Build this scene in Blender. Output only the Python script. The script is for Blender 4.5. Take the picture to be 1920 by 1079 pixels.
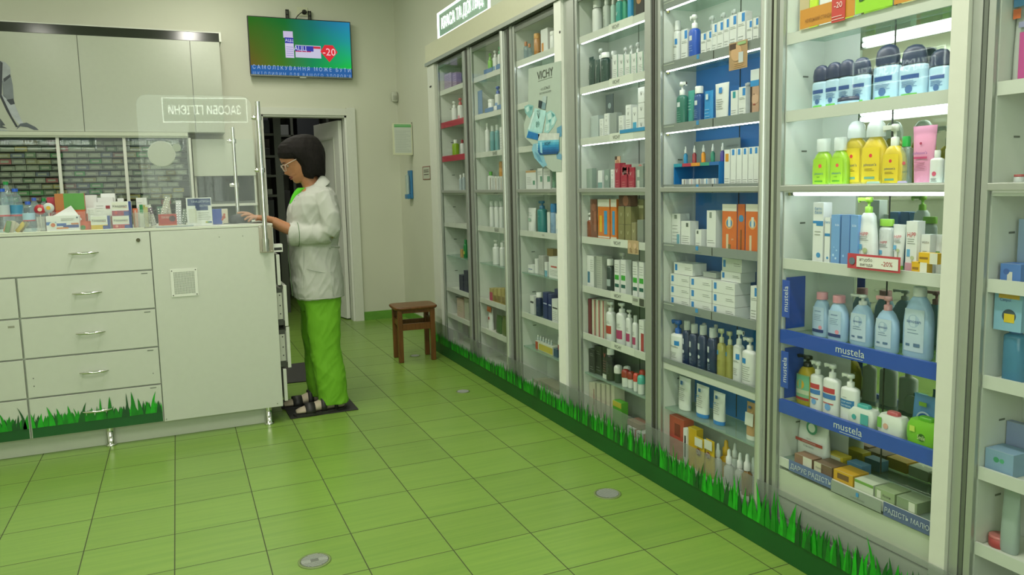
import bpy, bmesh, math, random
from mathutils import Vector, Matrix
random.seed(11)
for o in list(bpy.data.objects): bpy.data.objects.remove(o)
SC = bpy.context.scene; COL = SC.collection
PI = math.pi
# ---------------------------------------------------------------- camera
FPX = 1414.61; CX0 = 950.65; CY0 = 511.24
CAM = Vector((-0.5277, -2.7838, 1.3111))
def _rot(y, p, r):
    cy, sy, cp, sp, cr, sr = math.cos(y), math.sin(y), math.cos(p), math.sin(p), math.cos(r), math.sin(r)
    R0 = Matrix(((1,0,0),(0,0,-1),(0,1,0))); Ry = Matrix(((cy,sy,0),(-sy,cy,0),(0,0,1)))
    Rx = Matrix(((1,0,0),(0,cp,-sp),(0,sp,cp))); Rz = Matrix(((cr,-sr,0),(sr,cr,0),(0,0,1)))
    return Rz @ Rx @ R0 @ Ry
RC = _rot(-0.408948318, 0.113885926, -0.023487277)
cam = bpy.data.cameras.new('camera'); camo = bpy.data.objects.new('camera', cam); COL.objects.link(camo)
M4 = Matrix.Identity(4)
for i in range(3):
    M4[i][0] = RC[0][i]; M4[i][1] = -RC[1][i]; M4[i][2] = -RC[2][i]; M4[i][3] = CAM[i]
camo.matrix_world = M4
cam.sensor_width = 36; cam.lens = FPX/1920*36; cam.clip_start = .02; cam.clip_end = 60
cam.shift_x = (960-CX0)/1920; cam.shift_y = -(539.5-CY0)/1920
SC.camera = camo
# ---------------------------------------------------------------- world, lights, exposure
SC.view_settings.view_transform = 'Standard'; SC.view_settings.look = 'None'
SC.view_settings.gamma = 1; SC.view_settings.use_curve_mapping = False
SC.view_settings.exposure = 0.0
W = bpy.data.worlds.new('world'); SC.world = W; W.use_nodes = True
W.node_tree.nodes['Background'].inputs[0].default_value = (.75, .88, .72, 1)
W.node_tree.nodes['Background'].inputs[1].default_value = .35
LC = (1.0, .955, 0.86)
def area(name, loc, rot, sx, sy, power, col=LC):
    l = bpy.data.lights.new(name, 'AREA'); l.shape = 'RECTANGLE'; l.size = sx; l.size_y = sy
    l.energy = power; l.color = col
    o = bpy.data.objects.new(name, l); COL.objects.link(o); o.location = loc; o.rotation_euler = rot
    return o
# tubes of the ceiling fixtures (fixtures themselves are modelled below), plus daylight added for an unseen shop front behind the viewer
TUBES = [(-1.9,-1.6,12),(.3,-1.5,46),(-1.9,.35,11),(-.25,.9,38),(-1.9,2.7,13),(-.1,3.4,22)]
for tx, ty, tp in TUBES:
    area('ceiling_tube_light', (tx, ty, 3.28), (0,0,0), .18, 1.2, tp)
area('added_front_daylight', (-1.0, -3.85, 1.7), (math.radians(90), 0, 0), 2.6, 2.0, 48, (.93, 1.0, .88))  # added area light, daylight assumed from an unseen shop front
area('storeroom_fill_light', (.7, 5.7, 2.62), (0,0,0), .5, .5, 5)  # added fill light that lifts the dim storeroom
# ---------------------------------------------------------------- pixel rays (photograph frame) -> points on real planes
def ray(u, v):
    q = Vector(((u-CX0)/FPX, (v-CY0)/FPX, 1.0)); return RC.transposed() @ q
def at(u, v, ax, val):
    d = ray(u, v); return CAM + d*((val-CAM[ax])/d[ax])
# ---------------------------------------------------------------- materials
def lin(h):
    h = h.lstrip('#'); c = [int(h[i:i+2], 16)/255 for i in (0,2,4)]
    return [x/12.92 if x <= .04045 else ((x+.055)/1.055)**2.4 for x in c]
_M = {}
def mat(h, rough=.45, metal=0., var=.012, scale=30., **k):
    key = (h, rough, metal, var, tuple(sorted(k.items())))
    if key in _M: return _M[key]
    m = bpy.data.materials.new('paint_'+h.strip('#')); m.use_nodes = True; nt = m.node_tree
    b = nt.nodes['Principled BSDF']; c = lin(h)
    tc = nt.nodes.new('ShaderNodeTexCoord'); nz = nt.nodes.new('ShaderNodeTexNoise')
    nz.inputs['Scale'].default_value = scale; nz.inputs['Detail'].default_value = 2
    nt.links.new(tc.outputs['Object'], nz.inputs['Vector'])
    r = nt.nodes.new('ShaderNodeValToRGB'); r.color_ramp.elements[0].position = .3; r.color_ramp.elements[1].position = .7
    r.color_ramp.elements[0].color = (*[x*(1-var) for x in c], 1); r.color_ramp.elements[1].color = (*[min(1, x*(1+var)) for x in c], 1)
    nt.links.new(nz.outputs['Fac'], r.inputs['Fac']); nt.links.new(r.outputs['Color'], b.inputs['Base Color'])
    b.inputs['Roughness'].default_value = rough; b.inputs['Metallic'].default_value = metal
    if 'alpha' in k: b.inputs['Alpha'].default_value = k['alpha']
    if 'emit' in k:
        b.inputs['Emission Color'].default_value = (*c, 1); b.inputs['Emission Strength'].default_value = k['emit']
    if 'coat' in k: b.inputs['Coat Weight'].default_value = k['coat']
    if 'sss' in k:
        b.inputs['Subsurface Weight'].default_value = k['sss']; b.inputs['Subsurface Radius'].default_value = (.01,.004,.002)
    _M[key] = m; return m
def glow(h, s):
    key = ('glow', h, s)
    if key in _M: return _M[key]
    m = bpy.data.materials.new('glow_'+h.strip('#')); m.use_nodes = True; nt = m.node_tree; nt.nodes.clear()
    e = nt.nodes.new('ShaderNodeEmission'); e.inputs[0].default_value = (*lin(h), 1); e.inputs[1].default_value = s
    o = nt.nodes.new('ShaderNodeOutputMaterial'); nt.links.new(e.outputs[0], o.inputs[0]); _M[key] = m; return m
def clear(name, tint=(1,1,1), refl=1.0, body=0.0, bodycol=(.8,.9,.85), rough=.02):
    """thin clear sheet: straight see-through, fresnel reflection, a little body colour"""
    if name in _M: return _M[name]
    m = bpy.data.materials.new(name); m.use_nodes = True; nt = m.node_tree; nt.nodes.clear()
    t = nt.nodes.new('ShaderNodeBsdfTransparent'); t.inputs[0].default_value = (*tint, 1)
    g = nt.nodes.new('ShaderNodeBsdfGlossy'); g.inputs['Roughness'].default_value = rough
    fr = nt.nodes.new('ShaderNodeFresnel'); fr.inputs[0].default_value = 1.45
    mu = nt.nodes.new('ShaderNodeMath'); mu.operation = 'MULTIPLY'; mu.inputs[1].default_value = refl
    mx = nt.nodes.new('ShaderNodeMixShader'); o = nt.nodes.new('ShaderNodeOutputMaterial')
    ge = nt.nodes.new('ShaderNodeNewGeometry'); sb = nt.nodes.new('ShaderNodeMath'); sb.operation = 'SUBTRACT'; sb.inputs[0].default_value = 1
    m3 = nt.nodes.new('ShaderNodeMath'); m3.operation = 'MULTIPLY'; nt.links.new(ge.outputs['Backfacing'], sb.inputs[1]); nt.links.new(fr.outputs[0], m3.inputs[0]); nt.links.new(sb.outputs[0], m3.inputs[1])
    nt.links.new(m3.outputs[0], mu.inputs[0]); nt.links.new(mu.outputs[0], mx.inputs[0])
    base = t.outputs[0]
    if body > 0:
        d = nt.nodes.new('ShaderNodeBsdfDiffuse'); d.inputs[0].default_value = (*bodycol, 1)
        m2 = nt.nodes.new('ShaderNodeMixShader'); m2.inputs[0].default_value = body
        nt.links.new(t.outputs[0], m2.inputs[1]); nt.links.new(d.outputs[0], m2.inputs[2]); base = m2.outputs[0]
    nt.links.new(base, mx.inputs[1]); nt.links.new(g.outputs[0], mx.inputs[2]); nt.links.new(mx.outputs[0], o.inputs[0])
    _M[name] = m; return m
WHITE = mat('#c9ccc0', .4); WHITE2 = mat('#d6d8cf', .45); LAM = mat('#c0c3b8', .35)
ALU = mat('#aeb3ac', .38, .55); ALUD = mat('#6f756d', .4, .5); CHROME = mat('#d8d8d4', .08, 1.); DARK = mat('#22231f', .5)
BLACK = mat('#141412', .4); BLUE = mat('#2b4c9a', .35); GAP = mat('#30342c', .7)
GLASS = clear('cabinet_glass', (.985,1,.99), .9); SHELFGLASS = clear('shelf_glass', (.80,.93,.88), 1.0, .18, (.62,.78,.70))
ACRYL = clear('acrylic_sheet', (.98,.99,.98), 1.1, .025, (.8,.85,.8)); SKIRT = clear('skirt_sheet', (.80,.83,.82), 1.0, .16, (.45,.47,.47))
BINCLEAR = clear('bin_plastic', (.93,.95,.92), 1.0, .14, (.75,.76,.66)); BOTCLEAR = clear('clear_bottle', (.85,.93,.95), 1.1, .12, (.7,.82,.88))
FROST = clear('frosted_cap', (.9,.93,.92), .9, .45, (.80,.84,.80), .15)
MIRROR = mat('#c9d2c6', .03, 1.)
# ---------------------------------------------------------------- mesh builder
class MB:
    def __init__(s): s.v = []; s.f = []; s.m = []; s.mats = []; s.sm = []
    def mi(s, m):
        if m not in s.mats: s.mats.append(m)
        return s.mats.index(m)
    def add(s, vs, fs, m, smooth=False, T=None):
        n = len(s.v)
        s.v += [tuple(T @ Vector(p)) if T else tuple(p) for p in vs]
        k = s.mi(m)
        for f in fs: s.f.append([i+n for i in f]); s.m.append(k); s.sm.append(smooth)
        return s
    def box(s, x0, y0, z0, x1, y1, z1, m, T=None):
        if x0 > x1: x0, x1 = x1, x0
        if y0 > y1: y0, y1 = y1, y0
        if z0 > z1: z0, z1 = z1, z0
        vs = [(x,y,z) for z in (z0,z1) for y in (y0,y1) for x in (x0,x1)]
        return s.add(vs, [(0,2,3,1),(4,5,7,6),(0,1,5,4),(1,3,7,5),(3,2,6,7),(2,0,4,6)], m, False, T)
    def quad(s, pts, m, T=None): return s.add(pts, [tuple(range(len(pts)))], m, False, T)
    def loft(s, rings, m, cap0=True, cap1=True, smooth=True, T=None):
        n = len(rings[0]); vs = [p for r in rings for p in r]; fs = []
        for i in range(len(rings)-1):
            for j in range(n):
                a = i*n+j; b = i*n+(j+1) % n; fs.append((a, b, b+n, a+n))
        s.add(vs, fs, m, smooth, T); 
        k = [p for p in rings[0]], [p for p in rings[-1]]
        if cap0: s.add(list(reversed(k[0])), [tuple(range(n))], m, False, T)
        if cap1: s.add(k[1], [tuple(range(n))], m, False, T)
        return s
    def lathe(s, prof, m, seg=16, c=(0,0), sx=1., sy=1., T=None, smooth=True, pw=2.):
        rings = []
        for r, z in prof:
            ring = []
            for j in range(seg):
                a = 2*PI*j/seg; ca, sa = math.cos(a), math.sin(a)
                x = math.copysign(abs(ca)**(2/pw), ca); y = math.copysign(abs(sa)**(2/pw), sa)
                ring.append((c[0]+r*sx*x, c[1]+r*sy*y, z))
            rings.append(ring)
        return s.loft(rings, m, True, True, smooth, T)
    def sec(s, secs, m, seg=20, pw=2.6, T=None, c=(0,0)):
        """secs: (half width, half depth, z)"""
        rings = []
        for w, d, z in secs:
            ring = []
            for j in range(seg):
                a = 2*PI*j/seg; ca, sa = math.cos(a), math.sin(a)
                ring.append((c[0]+w*math.copysign(abs(ca)**(2/pw), ca), c[1]+d*math.copysign(abs(sa)**(2/pw), sa), z))
            rings.append(ring)
        return s.loft(rings, m, True, True, True, T)
    def tube(s, pts, r, m, seg=8, T=None, caps=True):
        pts = [Vector(p) for p in pts]; rings = []; n = len(pts)
        rr = r if isinstance(r, (list, tuple)) else [r]*n
        up = None
        for i, p in enumerate(pts):
            d = (pts[min(i+1, n-1)]-pts[max(i-1, 0)]).normalized()
            if up is None: up = Vector((0,0,1)) if abs(d.z) < .9 else Vector((0,1,0))
            a = d.cross(up).normalized(); b = a.cross(d).normalized(); up = b
            rings.append([tuple(p+a*(rr[i]*math.cos(2*PI*j/seg))-b*(rr[i]*math.sin(2*PI*j/seg))) for j in range(seg)])
        return s.loft(rings, m, caps, caps, True, T)
    def cyl(s, p, q, r, m, seg=16): return s.tube([p, q], r, m, seg)
    def text(s, t, size, T, m, align='C', wide=1.):
        vs, fs, w = glyphs(t)
        k = size*wide; ox = {'C': -w/2, 'L': 0, 'R': -w}[align]
        return s.add([((x+ox)*k, -.0006, (z-.35)*size) for x, z in vs], fs, m, False, T)
    def build(s, name, parent=None, bevel=0., sub=0):
        me = bpy.data.meshes.new(name); me.from_pydata(s.v, [], s.f); 
        for m in s.mats: me.materials.append(m)
        me.polygons.foreach_set('material_index', s.m); me.polygons.foreach_set('use_smooth', s.sm); me.update()
        o = bpy.data.objects.new(name, me); COL.objects.link(o)
        if parent: o.parent = parent
        if bevel:
            b = o.modifiers.new('bevel', 'BEVEL'); b.width = bevel; b.segments = 2; b.limit_method = 'ANGLE'
        if sub:
            b = o.modifiers.new('sub', 'SUBSURF'); b.levels = sub; b.render_levels = sub
        return o
def bw(mb, name, root, bevel=0., sub=0):
    """build world-coordinate geometry as a part of an unrotated thing"""
    L = root.matrix_world.translation if root.parent else root.location
    mb.v = [(x-L[0], y-L[1], z-L[2]) for x, y, z in mb.v]
    return mb.build(name, root, bevel, sub)
_G = {}
def glyphs(t):
    if t in _G: return _G[t]
    cu = bpy.data.curves.new('t', 'FONT'); cu.body = t; cu.resolution_u = 2; cu.size = 1
    o = bpy.data.objects.new('t', cu); COL.objects.link(o); bpy.context.view_layer.update()
    me = bpy.data.meshes.new_from_object(o.evaluated_get(bpy.context.evaluated_depsgraph_get()))
    vs = [(v.co.x, v.co.y) for v in me.vertices]; fs = [tuple(p.vertices) for p in me.polygons]
    w = max([v[0] for v in vs] or [0]); bpy.data.objects.remove(o); bpy.data.meshes.remove(me)
    _G[t] = (vs, fs, w); return _G[t]
def tag(o, label=None, cat=None, group=None, kind=None):
    if label: o['label'] = label
    if cat: o['category'] = cat
    if group: o['group'] = group
    if kind: o['kind'] = kind
    return o
def empty(name, loc, rz=0, label=None, cat=None, group=None, kind=None):
    o = bpy.data.objects.new(name, None); COL.objects.link(o); o.location = loc; o.rotation_euler = (0,0,rz)
    o.empty_display_size = .05
    return tag(o, label, cat, group, kind)
def struct(o, label=None): o['kind'] = 'structure'; 
def TR(x, y, z, rz=0, rx=0, ry=0):
    return Matrix.Translation((x,y,z)) @ Matrix.Rotation(rz, 4, 'Z') @ Matrix.Rotation(rx, 4, 'X') @ Matrix.Rotation(ry, 4, 'Y')
FACE = -PI/2       # local front (-y) turned to face -x, as everything on the cabinet shelves does
# ================================================================ ROOM
BW = 4.686; RW = 1.56; LW = -3.05; FW = -3.6; CEIL = 3.36; TX = .31; TY = .31*.972
def floor_mat():
    m = bpy.data.materials.new('green_floor_tiles'); m.use_nodes = True; nt = m.node_tree; N = nt.nodes.new; L = nt.links.new
    b = nt.nodes['Principled BSDF']; tc = N('ShaderNodeTexCoord'); sp = N('ShaderNodeSeparateXYZ'); L(tc.outputs['Object'], sp.inputs[0])
    def math_(op, a, c=None, d=None):
        n = N('ShaderNodeMath'); n.operation = op
        for i, x in enumerate((a, c, d)):
            if x is None: continue
            if isinstance(x, (int, float)): n.inputs[i].default_value = x
            else: L(x, n.inputs[i])
        return n.outputs[0]
    xs = math_('DIVIDE', sp.outputs[0], TX); ys = math_('DIVIDE', sp.outputs[1], TY)
    def edge(s, half):
        f = math_('ABSOLUTE', math_('SUBTRACT', math_('FRACT', math_('ADD', s, .5)), .5)); return math_('LESS_THAN', f, half)
    g1 = edge(xs, .0062); g2 = edge(ys, .0066); gr = math_('MAXIMUM', g1, g2)
    cb = N('ShaderNodeCombineXYZ'); L(math_('FLOOR', xs), cb.inputs[0]); L(math_('FLOOR', ys), cb.inputs[1])
    wn = N('ShaderNodeTexWhiteNoise'); L(cb.outputs[0], wn.inputs['Vector'])
    mp = N('ShaderNodeMapping'); mp.inputs['Scale'].default_value = (2.2, 60, 1); L(tc.outputs['Object'], mp.inputs[0])
    ad = N('ShaderNodeVectorMath'); ad.operation = 'ADD'; L(mp.outputs[0], ad.inputs[0]); L(wn.outputs['Color'], ad.inputs[1])
    nz = N('ShaderNodeTexNoise'); nz.inputs['Scale'].default_value = 1; nz.inputs['Detail'].default_value = 3; L(ad.outputs[0], nz.inputs['Vector'])
    cr = N('ShaderNodeValToRGB'); e = cr.color_ramp.elements
    e[0].position = .3; e[0].color = (*lin('#6b8e3a'), 1); e[1].position = .62; e[1].color = (*lin('#76963f'), 1); L(nz.outputs['Fac'], cr.inputs[0])
    mx = N('ShaderNodeMix'); mx.data_type = 'RGBA'; mx.blend_type = 'MULTIPLY'; mx.inputs['Factor'].default_value = 1
    sc = math_('MULTIPLY_ADD', wn.outputs['Value'], .10, .93)
    cc = N('ShaderNodeCombineColor'); [L(sc, cc.inputs[i]) for i in range(3)]
    L(cr.outputs[0], mx.inputs['A']); L(cc.outputs[0], mx.inputs['B'])
    m2 = N('ShaderNodeMix'); m2.data_type = 'RGBA'; L(gr, m2.inputs['Factor']); L(mx.outputs['Result'], m2.inputs['A']); m2.inputs['B'].default_value = (*lin('#343d1e'), 1)
    L(m2.outputs['Result'], b.inputs['Base Color'])
    L(math_('MULTIPLY_ADD', gr, .4, .3), b.inputs['Roughness'])
    bp = N('ShaderNodeBump'); bp.inputs['Strength'].default_value = .25; bp.inputs['Distance'].default_value = .002
    L(math_('SUBTRACT', 1, gr), bp.inputs['Height']); L(bp.outputs[0], b.inputs['Normal'])
    return m
def wall_mat(h):
    m = mat(h, .7, 0, .03, 1.3); nt = m.node_tree; nz = nt.nodes.new('ShaderNodeTexNoise'); nz.inputs['Scale'].default_value = 180
    bp = nt.nodes.new('ShaderNodeBump'); bp.inputs['Strength'].default_value = .08; bp.inputs['Distance'].default_value = .002
    nt.links.new(nz.outputs['Fac'], bp.inputs['Height']); nt.links.new(bp.outputs[0], nt.nodes['Principled BSDF'].inputs['Normal']); return m
WALL = wall_mat('#c6c8b6')
fl = MB().box(LW-.1, FW-.1, -.08, RW+.6, 7.2, 0, floor_mat()).build('floor'); fl['kind'] = 'structure'
ce = MB().box(LW-.1, FW-.1, CEIL, RW+.1, BW, CEIL+.08, mat('#d4d6cc', .8)).build('ceiling'); ce['kind'] = 'structure'
DL, DR, DH = .245, 1.04, 2.03      # door opening in the back wall
w = MB(); w.box(LW, BW, 0, DL, BW+.12, CEIL, WALL); w.box(DR, BW, 0, RW+.1, BW+.12, CEIL, WALL); w.box(DL, BW, DH, DR, BW+.12, CEIL, WALL)
w.build('wall_back')['kind'] = 'structure'
MB().box(RW, FW, 0, RW+.1, BW, CEIL, WALL).build('wall_right')['kind'] = 'structure'
MB().box(LW-.1, FW, 0, LW, BW+.12, CEIL, WALL).build('wall_left')['kind'] = 'structure'
w = MB(); w.box(LW, FW-.1, 0, -2.4, FW, CEIL, WALL); w.box(.4, FW-.1, 0, RW, FW, CEIL, WALL); w.box(-2.4, FW-.1, 2.75, .4, FW, CEIL, WALL); w.box(-2.4, FW-.1, 0, .4, FW, .6, WALL)
w.build('wall_front')['kind'] = 'structure'
w = MB()
for x in (-2.4, -1.03, .34): w.box(x, FW-.08, .6, x+.06, FW-.02, 2.75, WHITE)
w.box(-2.4, FW-.08, .6, .4, FW-.02, .66, WHITE); w.box(-2.4, FW-.08, 2.69, .4, FW-.02, 2.75, WHITE)
w.box(-2.34, FW-.055, .66, .34, FW-.045, 2.69, GLASS)
w.build('window_1')['kind'] = 'structure'
SK = mat('#5f9338', .35, 0, .1, 12)
MB().box(1.12, BW-.012, 0, RW, BW, .085, SK).build('baseboard_back')['kind'] = 'structure'
MB().box(RW-.012, 2.99, 0, RW, BW-.012, .085, SK).build('baseboard_right')['kind'] = 'structure'
# door casing
w = MB()
w.box(DR, BW-.022, 0, 1.125, BW, 2.105, WHITE); w.box(DL-.06, BW-.022, 0, DL, BW, 2.105, WHITE)
w.box(DL, BW-.02, DH, DR, BW-.001, 2.095, WHITE)
w.box(DR-.018, BW, 0, DR, BW+.12, DH, WHITE2); w.box(DL, BW, 0, DL+.018, BW+.12, DH, WHITE2); w.box(DL, BW, DH-.018, DR, BW+.12, DH, WHITE2)
w.build('trim_1')['kind'] = 'structure'
# open door leaf, hinged on the right jamb
hx, hy = DR-.022, BW+.125; ex, ey = .885, 5.44; ang = math.atan2(ey-hy, ex-hx); ln = math.hypot(ex-hx, ey-hy)
dr = empty('door_1', (hx, hy, 0), ang, kind='structure')
w = MB(); w.box(0, -.0, .012, ln, .038, 1.995, WHITE2)
lf = w.build('leaf', dr, .002)
w = MB()
for z0, z1 in ((.18,.86),(1.0,1.84)):
    for a in ((.12,z0,.145,z1),(ln-.145,z0,ln-.12,z1),(.12,z0,ln-.12,z0+.02),(.12,z1-.02,ln-.12,z1)):
        w.box(a[0], .038, a[1], a[2], .046, a[3], WHITE); w.box(a[0], -.008, a[1], a[2], 0, a[3], WHITE)
w.build('moulding', dr)
for z in (.45, 1.72):
    MB().cyl((-.004,-.01,z),(-.004,-.01,z+.09),.008,ALUD,10).build('hinge', dr)
w = MB().cyl((ln-.06,-.05,1.0),(ln-.06,.09,1.0),.009,CHROME,10); w.cyl((ln-.06,-.05,1.0),(ln-.17,-.05,1.0),.009,CHROME,10); w.cyl((ln-.06,.09,1.0),(ln-.17,.09,1.0),.009,CHROME,10)
w.build('door_handle', dr)
# back room
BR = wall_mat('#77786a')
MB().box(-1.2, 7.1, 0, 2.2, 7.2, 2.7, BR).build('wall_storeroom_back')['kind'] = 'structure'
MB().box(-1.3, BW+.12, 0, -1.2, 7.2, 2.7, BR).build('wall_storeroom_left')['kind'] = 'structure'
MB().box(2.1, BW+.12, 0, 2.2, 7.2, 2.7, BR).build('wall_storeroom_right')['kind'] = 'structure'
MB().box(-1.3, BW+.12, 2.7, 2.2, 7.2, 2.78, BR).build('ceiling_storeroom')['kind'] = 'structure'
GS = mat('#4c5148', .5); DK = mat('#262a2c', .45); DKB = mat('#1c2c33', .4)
rk = empty('storage_rack', (.28, 5.62, 0), 0, 'grey metal rack with dark bins in the dim storeroom behind the doorway', 'rack')
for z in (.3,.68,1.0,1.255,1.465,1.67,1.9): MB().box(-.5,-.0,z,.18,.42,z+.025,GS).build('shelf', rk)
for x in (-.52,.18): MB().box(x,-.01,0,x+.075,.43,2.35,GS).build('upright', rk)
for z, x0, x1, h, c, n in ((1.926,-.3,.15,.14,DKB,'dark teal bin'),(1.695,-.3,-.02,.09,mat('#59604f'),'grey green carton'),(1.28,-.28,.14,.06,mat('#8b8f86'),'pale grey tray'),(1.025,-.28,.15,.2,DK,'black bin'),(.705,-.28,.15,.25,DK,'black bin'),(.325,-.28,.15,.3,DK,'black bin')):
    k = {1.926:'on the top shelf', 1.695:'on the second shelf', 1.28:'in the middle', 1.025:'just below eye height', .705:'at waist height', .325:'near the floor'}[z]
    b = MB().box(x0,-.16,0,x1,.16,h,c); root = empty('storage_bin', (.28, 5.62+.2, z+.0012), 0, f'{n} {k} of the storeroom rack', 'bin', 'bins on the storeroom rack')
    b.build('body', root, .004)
    w = MB(); w.box(-.08,-.165,h*.35,.0,-.16,h*.75,mat('#a8aca4')); 
    if h > .1: w.box(.02,-.165,h*.35,.09,-.16,h*.75,mat('#8d9189'))
    w.build('paper_label', root)
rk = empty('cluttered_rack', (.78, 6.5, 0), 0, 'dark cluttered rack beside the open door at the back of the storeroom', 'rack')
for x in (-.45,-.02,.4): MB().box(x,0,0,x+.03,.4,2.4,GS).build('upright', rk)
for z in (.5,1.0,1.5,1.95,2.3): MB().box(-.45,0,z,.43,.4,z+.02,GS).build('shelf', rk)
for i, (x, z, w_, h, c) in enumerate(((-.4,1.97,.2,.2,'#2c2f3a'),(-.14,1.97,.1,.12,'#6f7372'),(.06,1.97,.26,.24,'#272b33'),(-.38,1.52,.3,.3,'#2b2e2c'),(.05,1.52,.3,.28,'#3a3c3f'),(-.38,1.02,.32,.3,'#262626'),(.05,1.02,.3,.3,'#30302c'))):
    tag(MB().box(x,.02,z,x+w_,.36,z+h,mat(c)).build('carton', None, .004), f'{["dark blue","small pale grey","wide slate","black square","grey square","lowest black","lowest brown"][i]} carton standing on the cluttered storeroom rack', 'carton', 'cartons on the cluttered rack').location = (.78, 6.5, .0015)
r = empty('storeroom_fill_lamp', (.7, 5.7, 2.7), 0, 'flat square fill lamp added unseen on the storeroom ceiling behind the doorway', 'lamp')  # added housing for the storeroom fill, hidden behind the lintel
MB().box(-.26,-.26,-.06,.26,.26,-.001,WHITE).build('housing', r)
# ceiling fixtures
for i, (tx, ty, _) in enumerate(TUBES):
    r = empty('ceiling_lamp', (tx, ty, CEIL), 0, ['ceiling lamp over the shop floor, left of the viewer','ceiling lamp over the shop floor, above the viewer','ceiling lamp over the floor, left before the counter','ceiling lamp over the floor, right before the counter','ceiling lamp behind the counter, far left','ceiling lamp behind the counter, nearest the doorway'][i], 'lamp', 'linear lamps on the ceiling')
    MB().box(-.12,-.64,-.05,.12,.64,0,WHITE).build('housing', r)
    w = MB(); [w.cyl((x,-.6,-.062),(x,.6,-.062),.012,glow('#f4ffe6',9),8) for x in (-.06,.06)]; w.build('tube', r)
# floor fittings
def ring_cover(u, v, r, look, label):
    p = at(u, v, 2, 0); t = empty('floor_cover', (p.x, p.y, .0), 0, label, 'floor cover', 'round covers set in the floor')
    MB().lathe([(r,.0),(r,.003),(r*.86,.004),(r*.86,.0)], mat('#6b7d48', .5), 28).build('rim', t)
    w = MB().lathe([(r*.84,.0),(r*.84,.0035)], mat('#5f655c', .5), 28)
    n = 13
    for i in range(n):
        y = -r*.8+r*1.6*(i+.5)/n; h = math.sqrt(max(0, (r*.8)**2-y*y))
        if look == 'worn' and abs(y) < r*.2: w.box(-h, y-.0012, .0035, -h*.3, y+.0012, .0045, mat('#b4b9af')); w.box(h*.3, y-.0012, .0035, h, y+.0012, .0045, mat('#b4b9af')); continue
        w.box(-h, y-.0014, .0035, h, y+.0014, .0046, mat('#989e94'))
    w.build('grille', t)
ring_cover(590, 1053, .058, 'worn', 'worn round grey cover in the floor tile nearest the viewer')
ring_cover(1139, 927, .058, 'g', 'round ribbed grey cover in the floor before the blue-backed cabinet')
ring_cover(868, 735, .045, 'g', 'small round cover in the floor near the wooden stool')
ring_cover(778, 668, .04, 'g', 'faint round cover in the floor under the wooden stool')
# ================================================================ WALL OF GLASS-FRONTED CABINETS
XF = 1.335; XS = 1.352; XB = 1.515; TOPZ = 2.245
# bay: (name, y left edge of opening, y right edge of opening)
BAYS = {'F':(2.735,2.20),'E':(2.03,1.515),'D':(1.335,.80),'C':(.58,-.012),'B':(-.125,-.715),'A':(-.815,-1.412),'G':(-1.525,-2.14)}
CUT = [2.955, 2.115, 1.41, .72, -.083, -.765, -1.462, -2.2]     # where one cabinet ends and the next begins
WHERE = {'F':'far-end cabinet','E':'second-farthest cabinet','D':'poster cabinet','C':'white-lipped cabinet','B':'blue-backed cabinet','A':'blue-lipped cabinet','G':'rightmost cabinet'}
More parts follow.
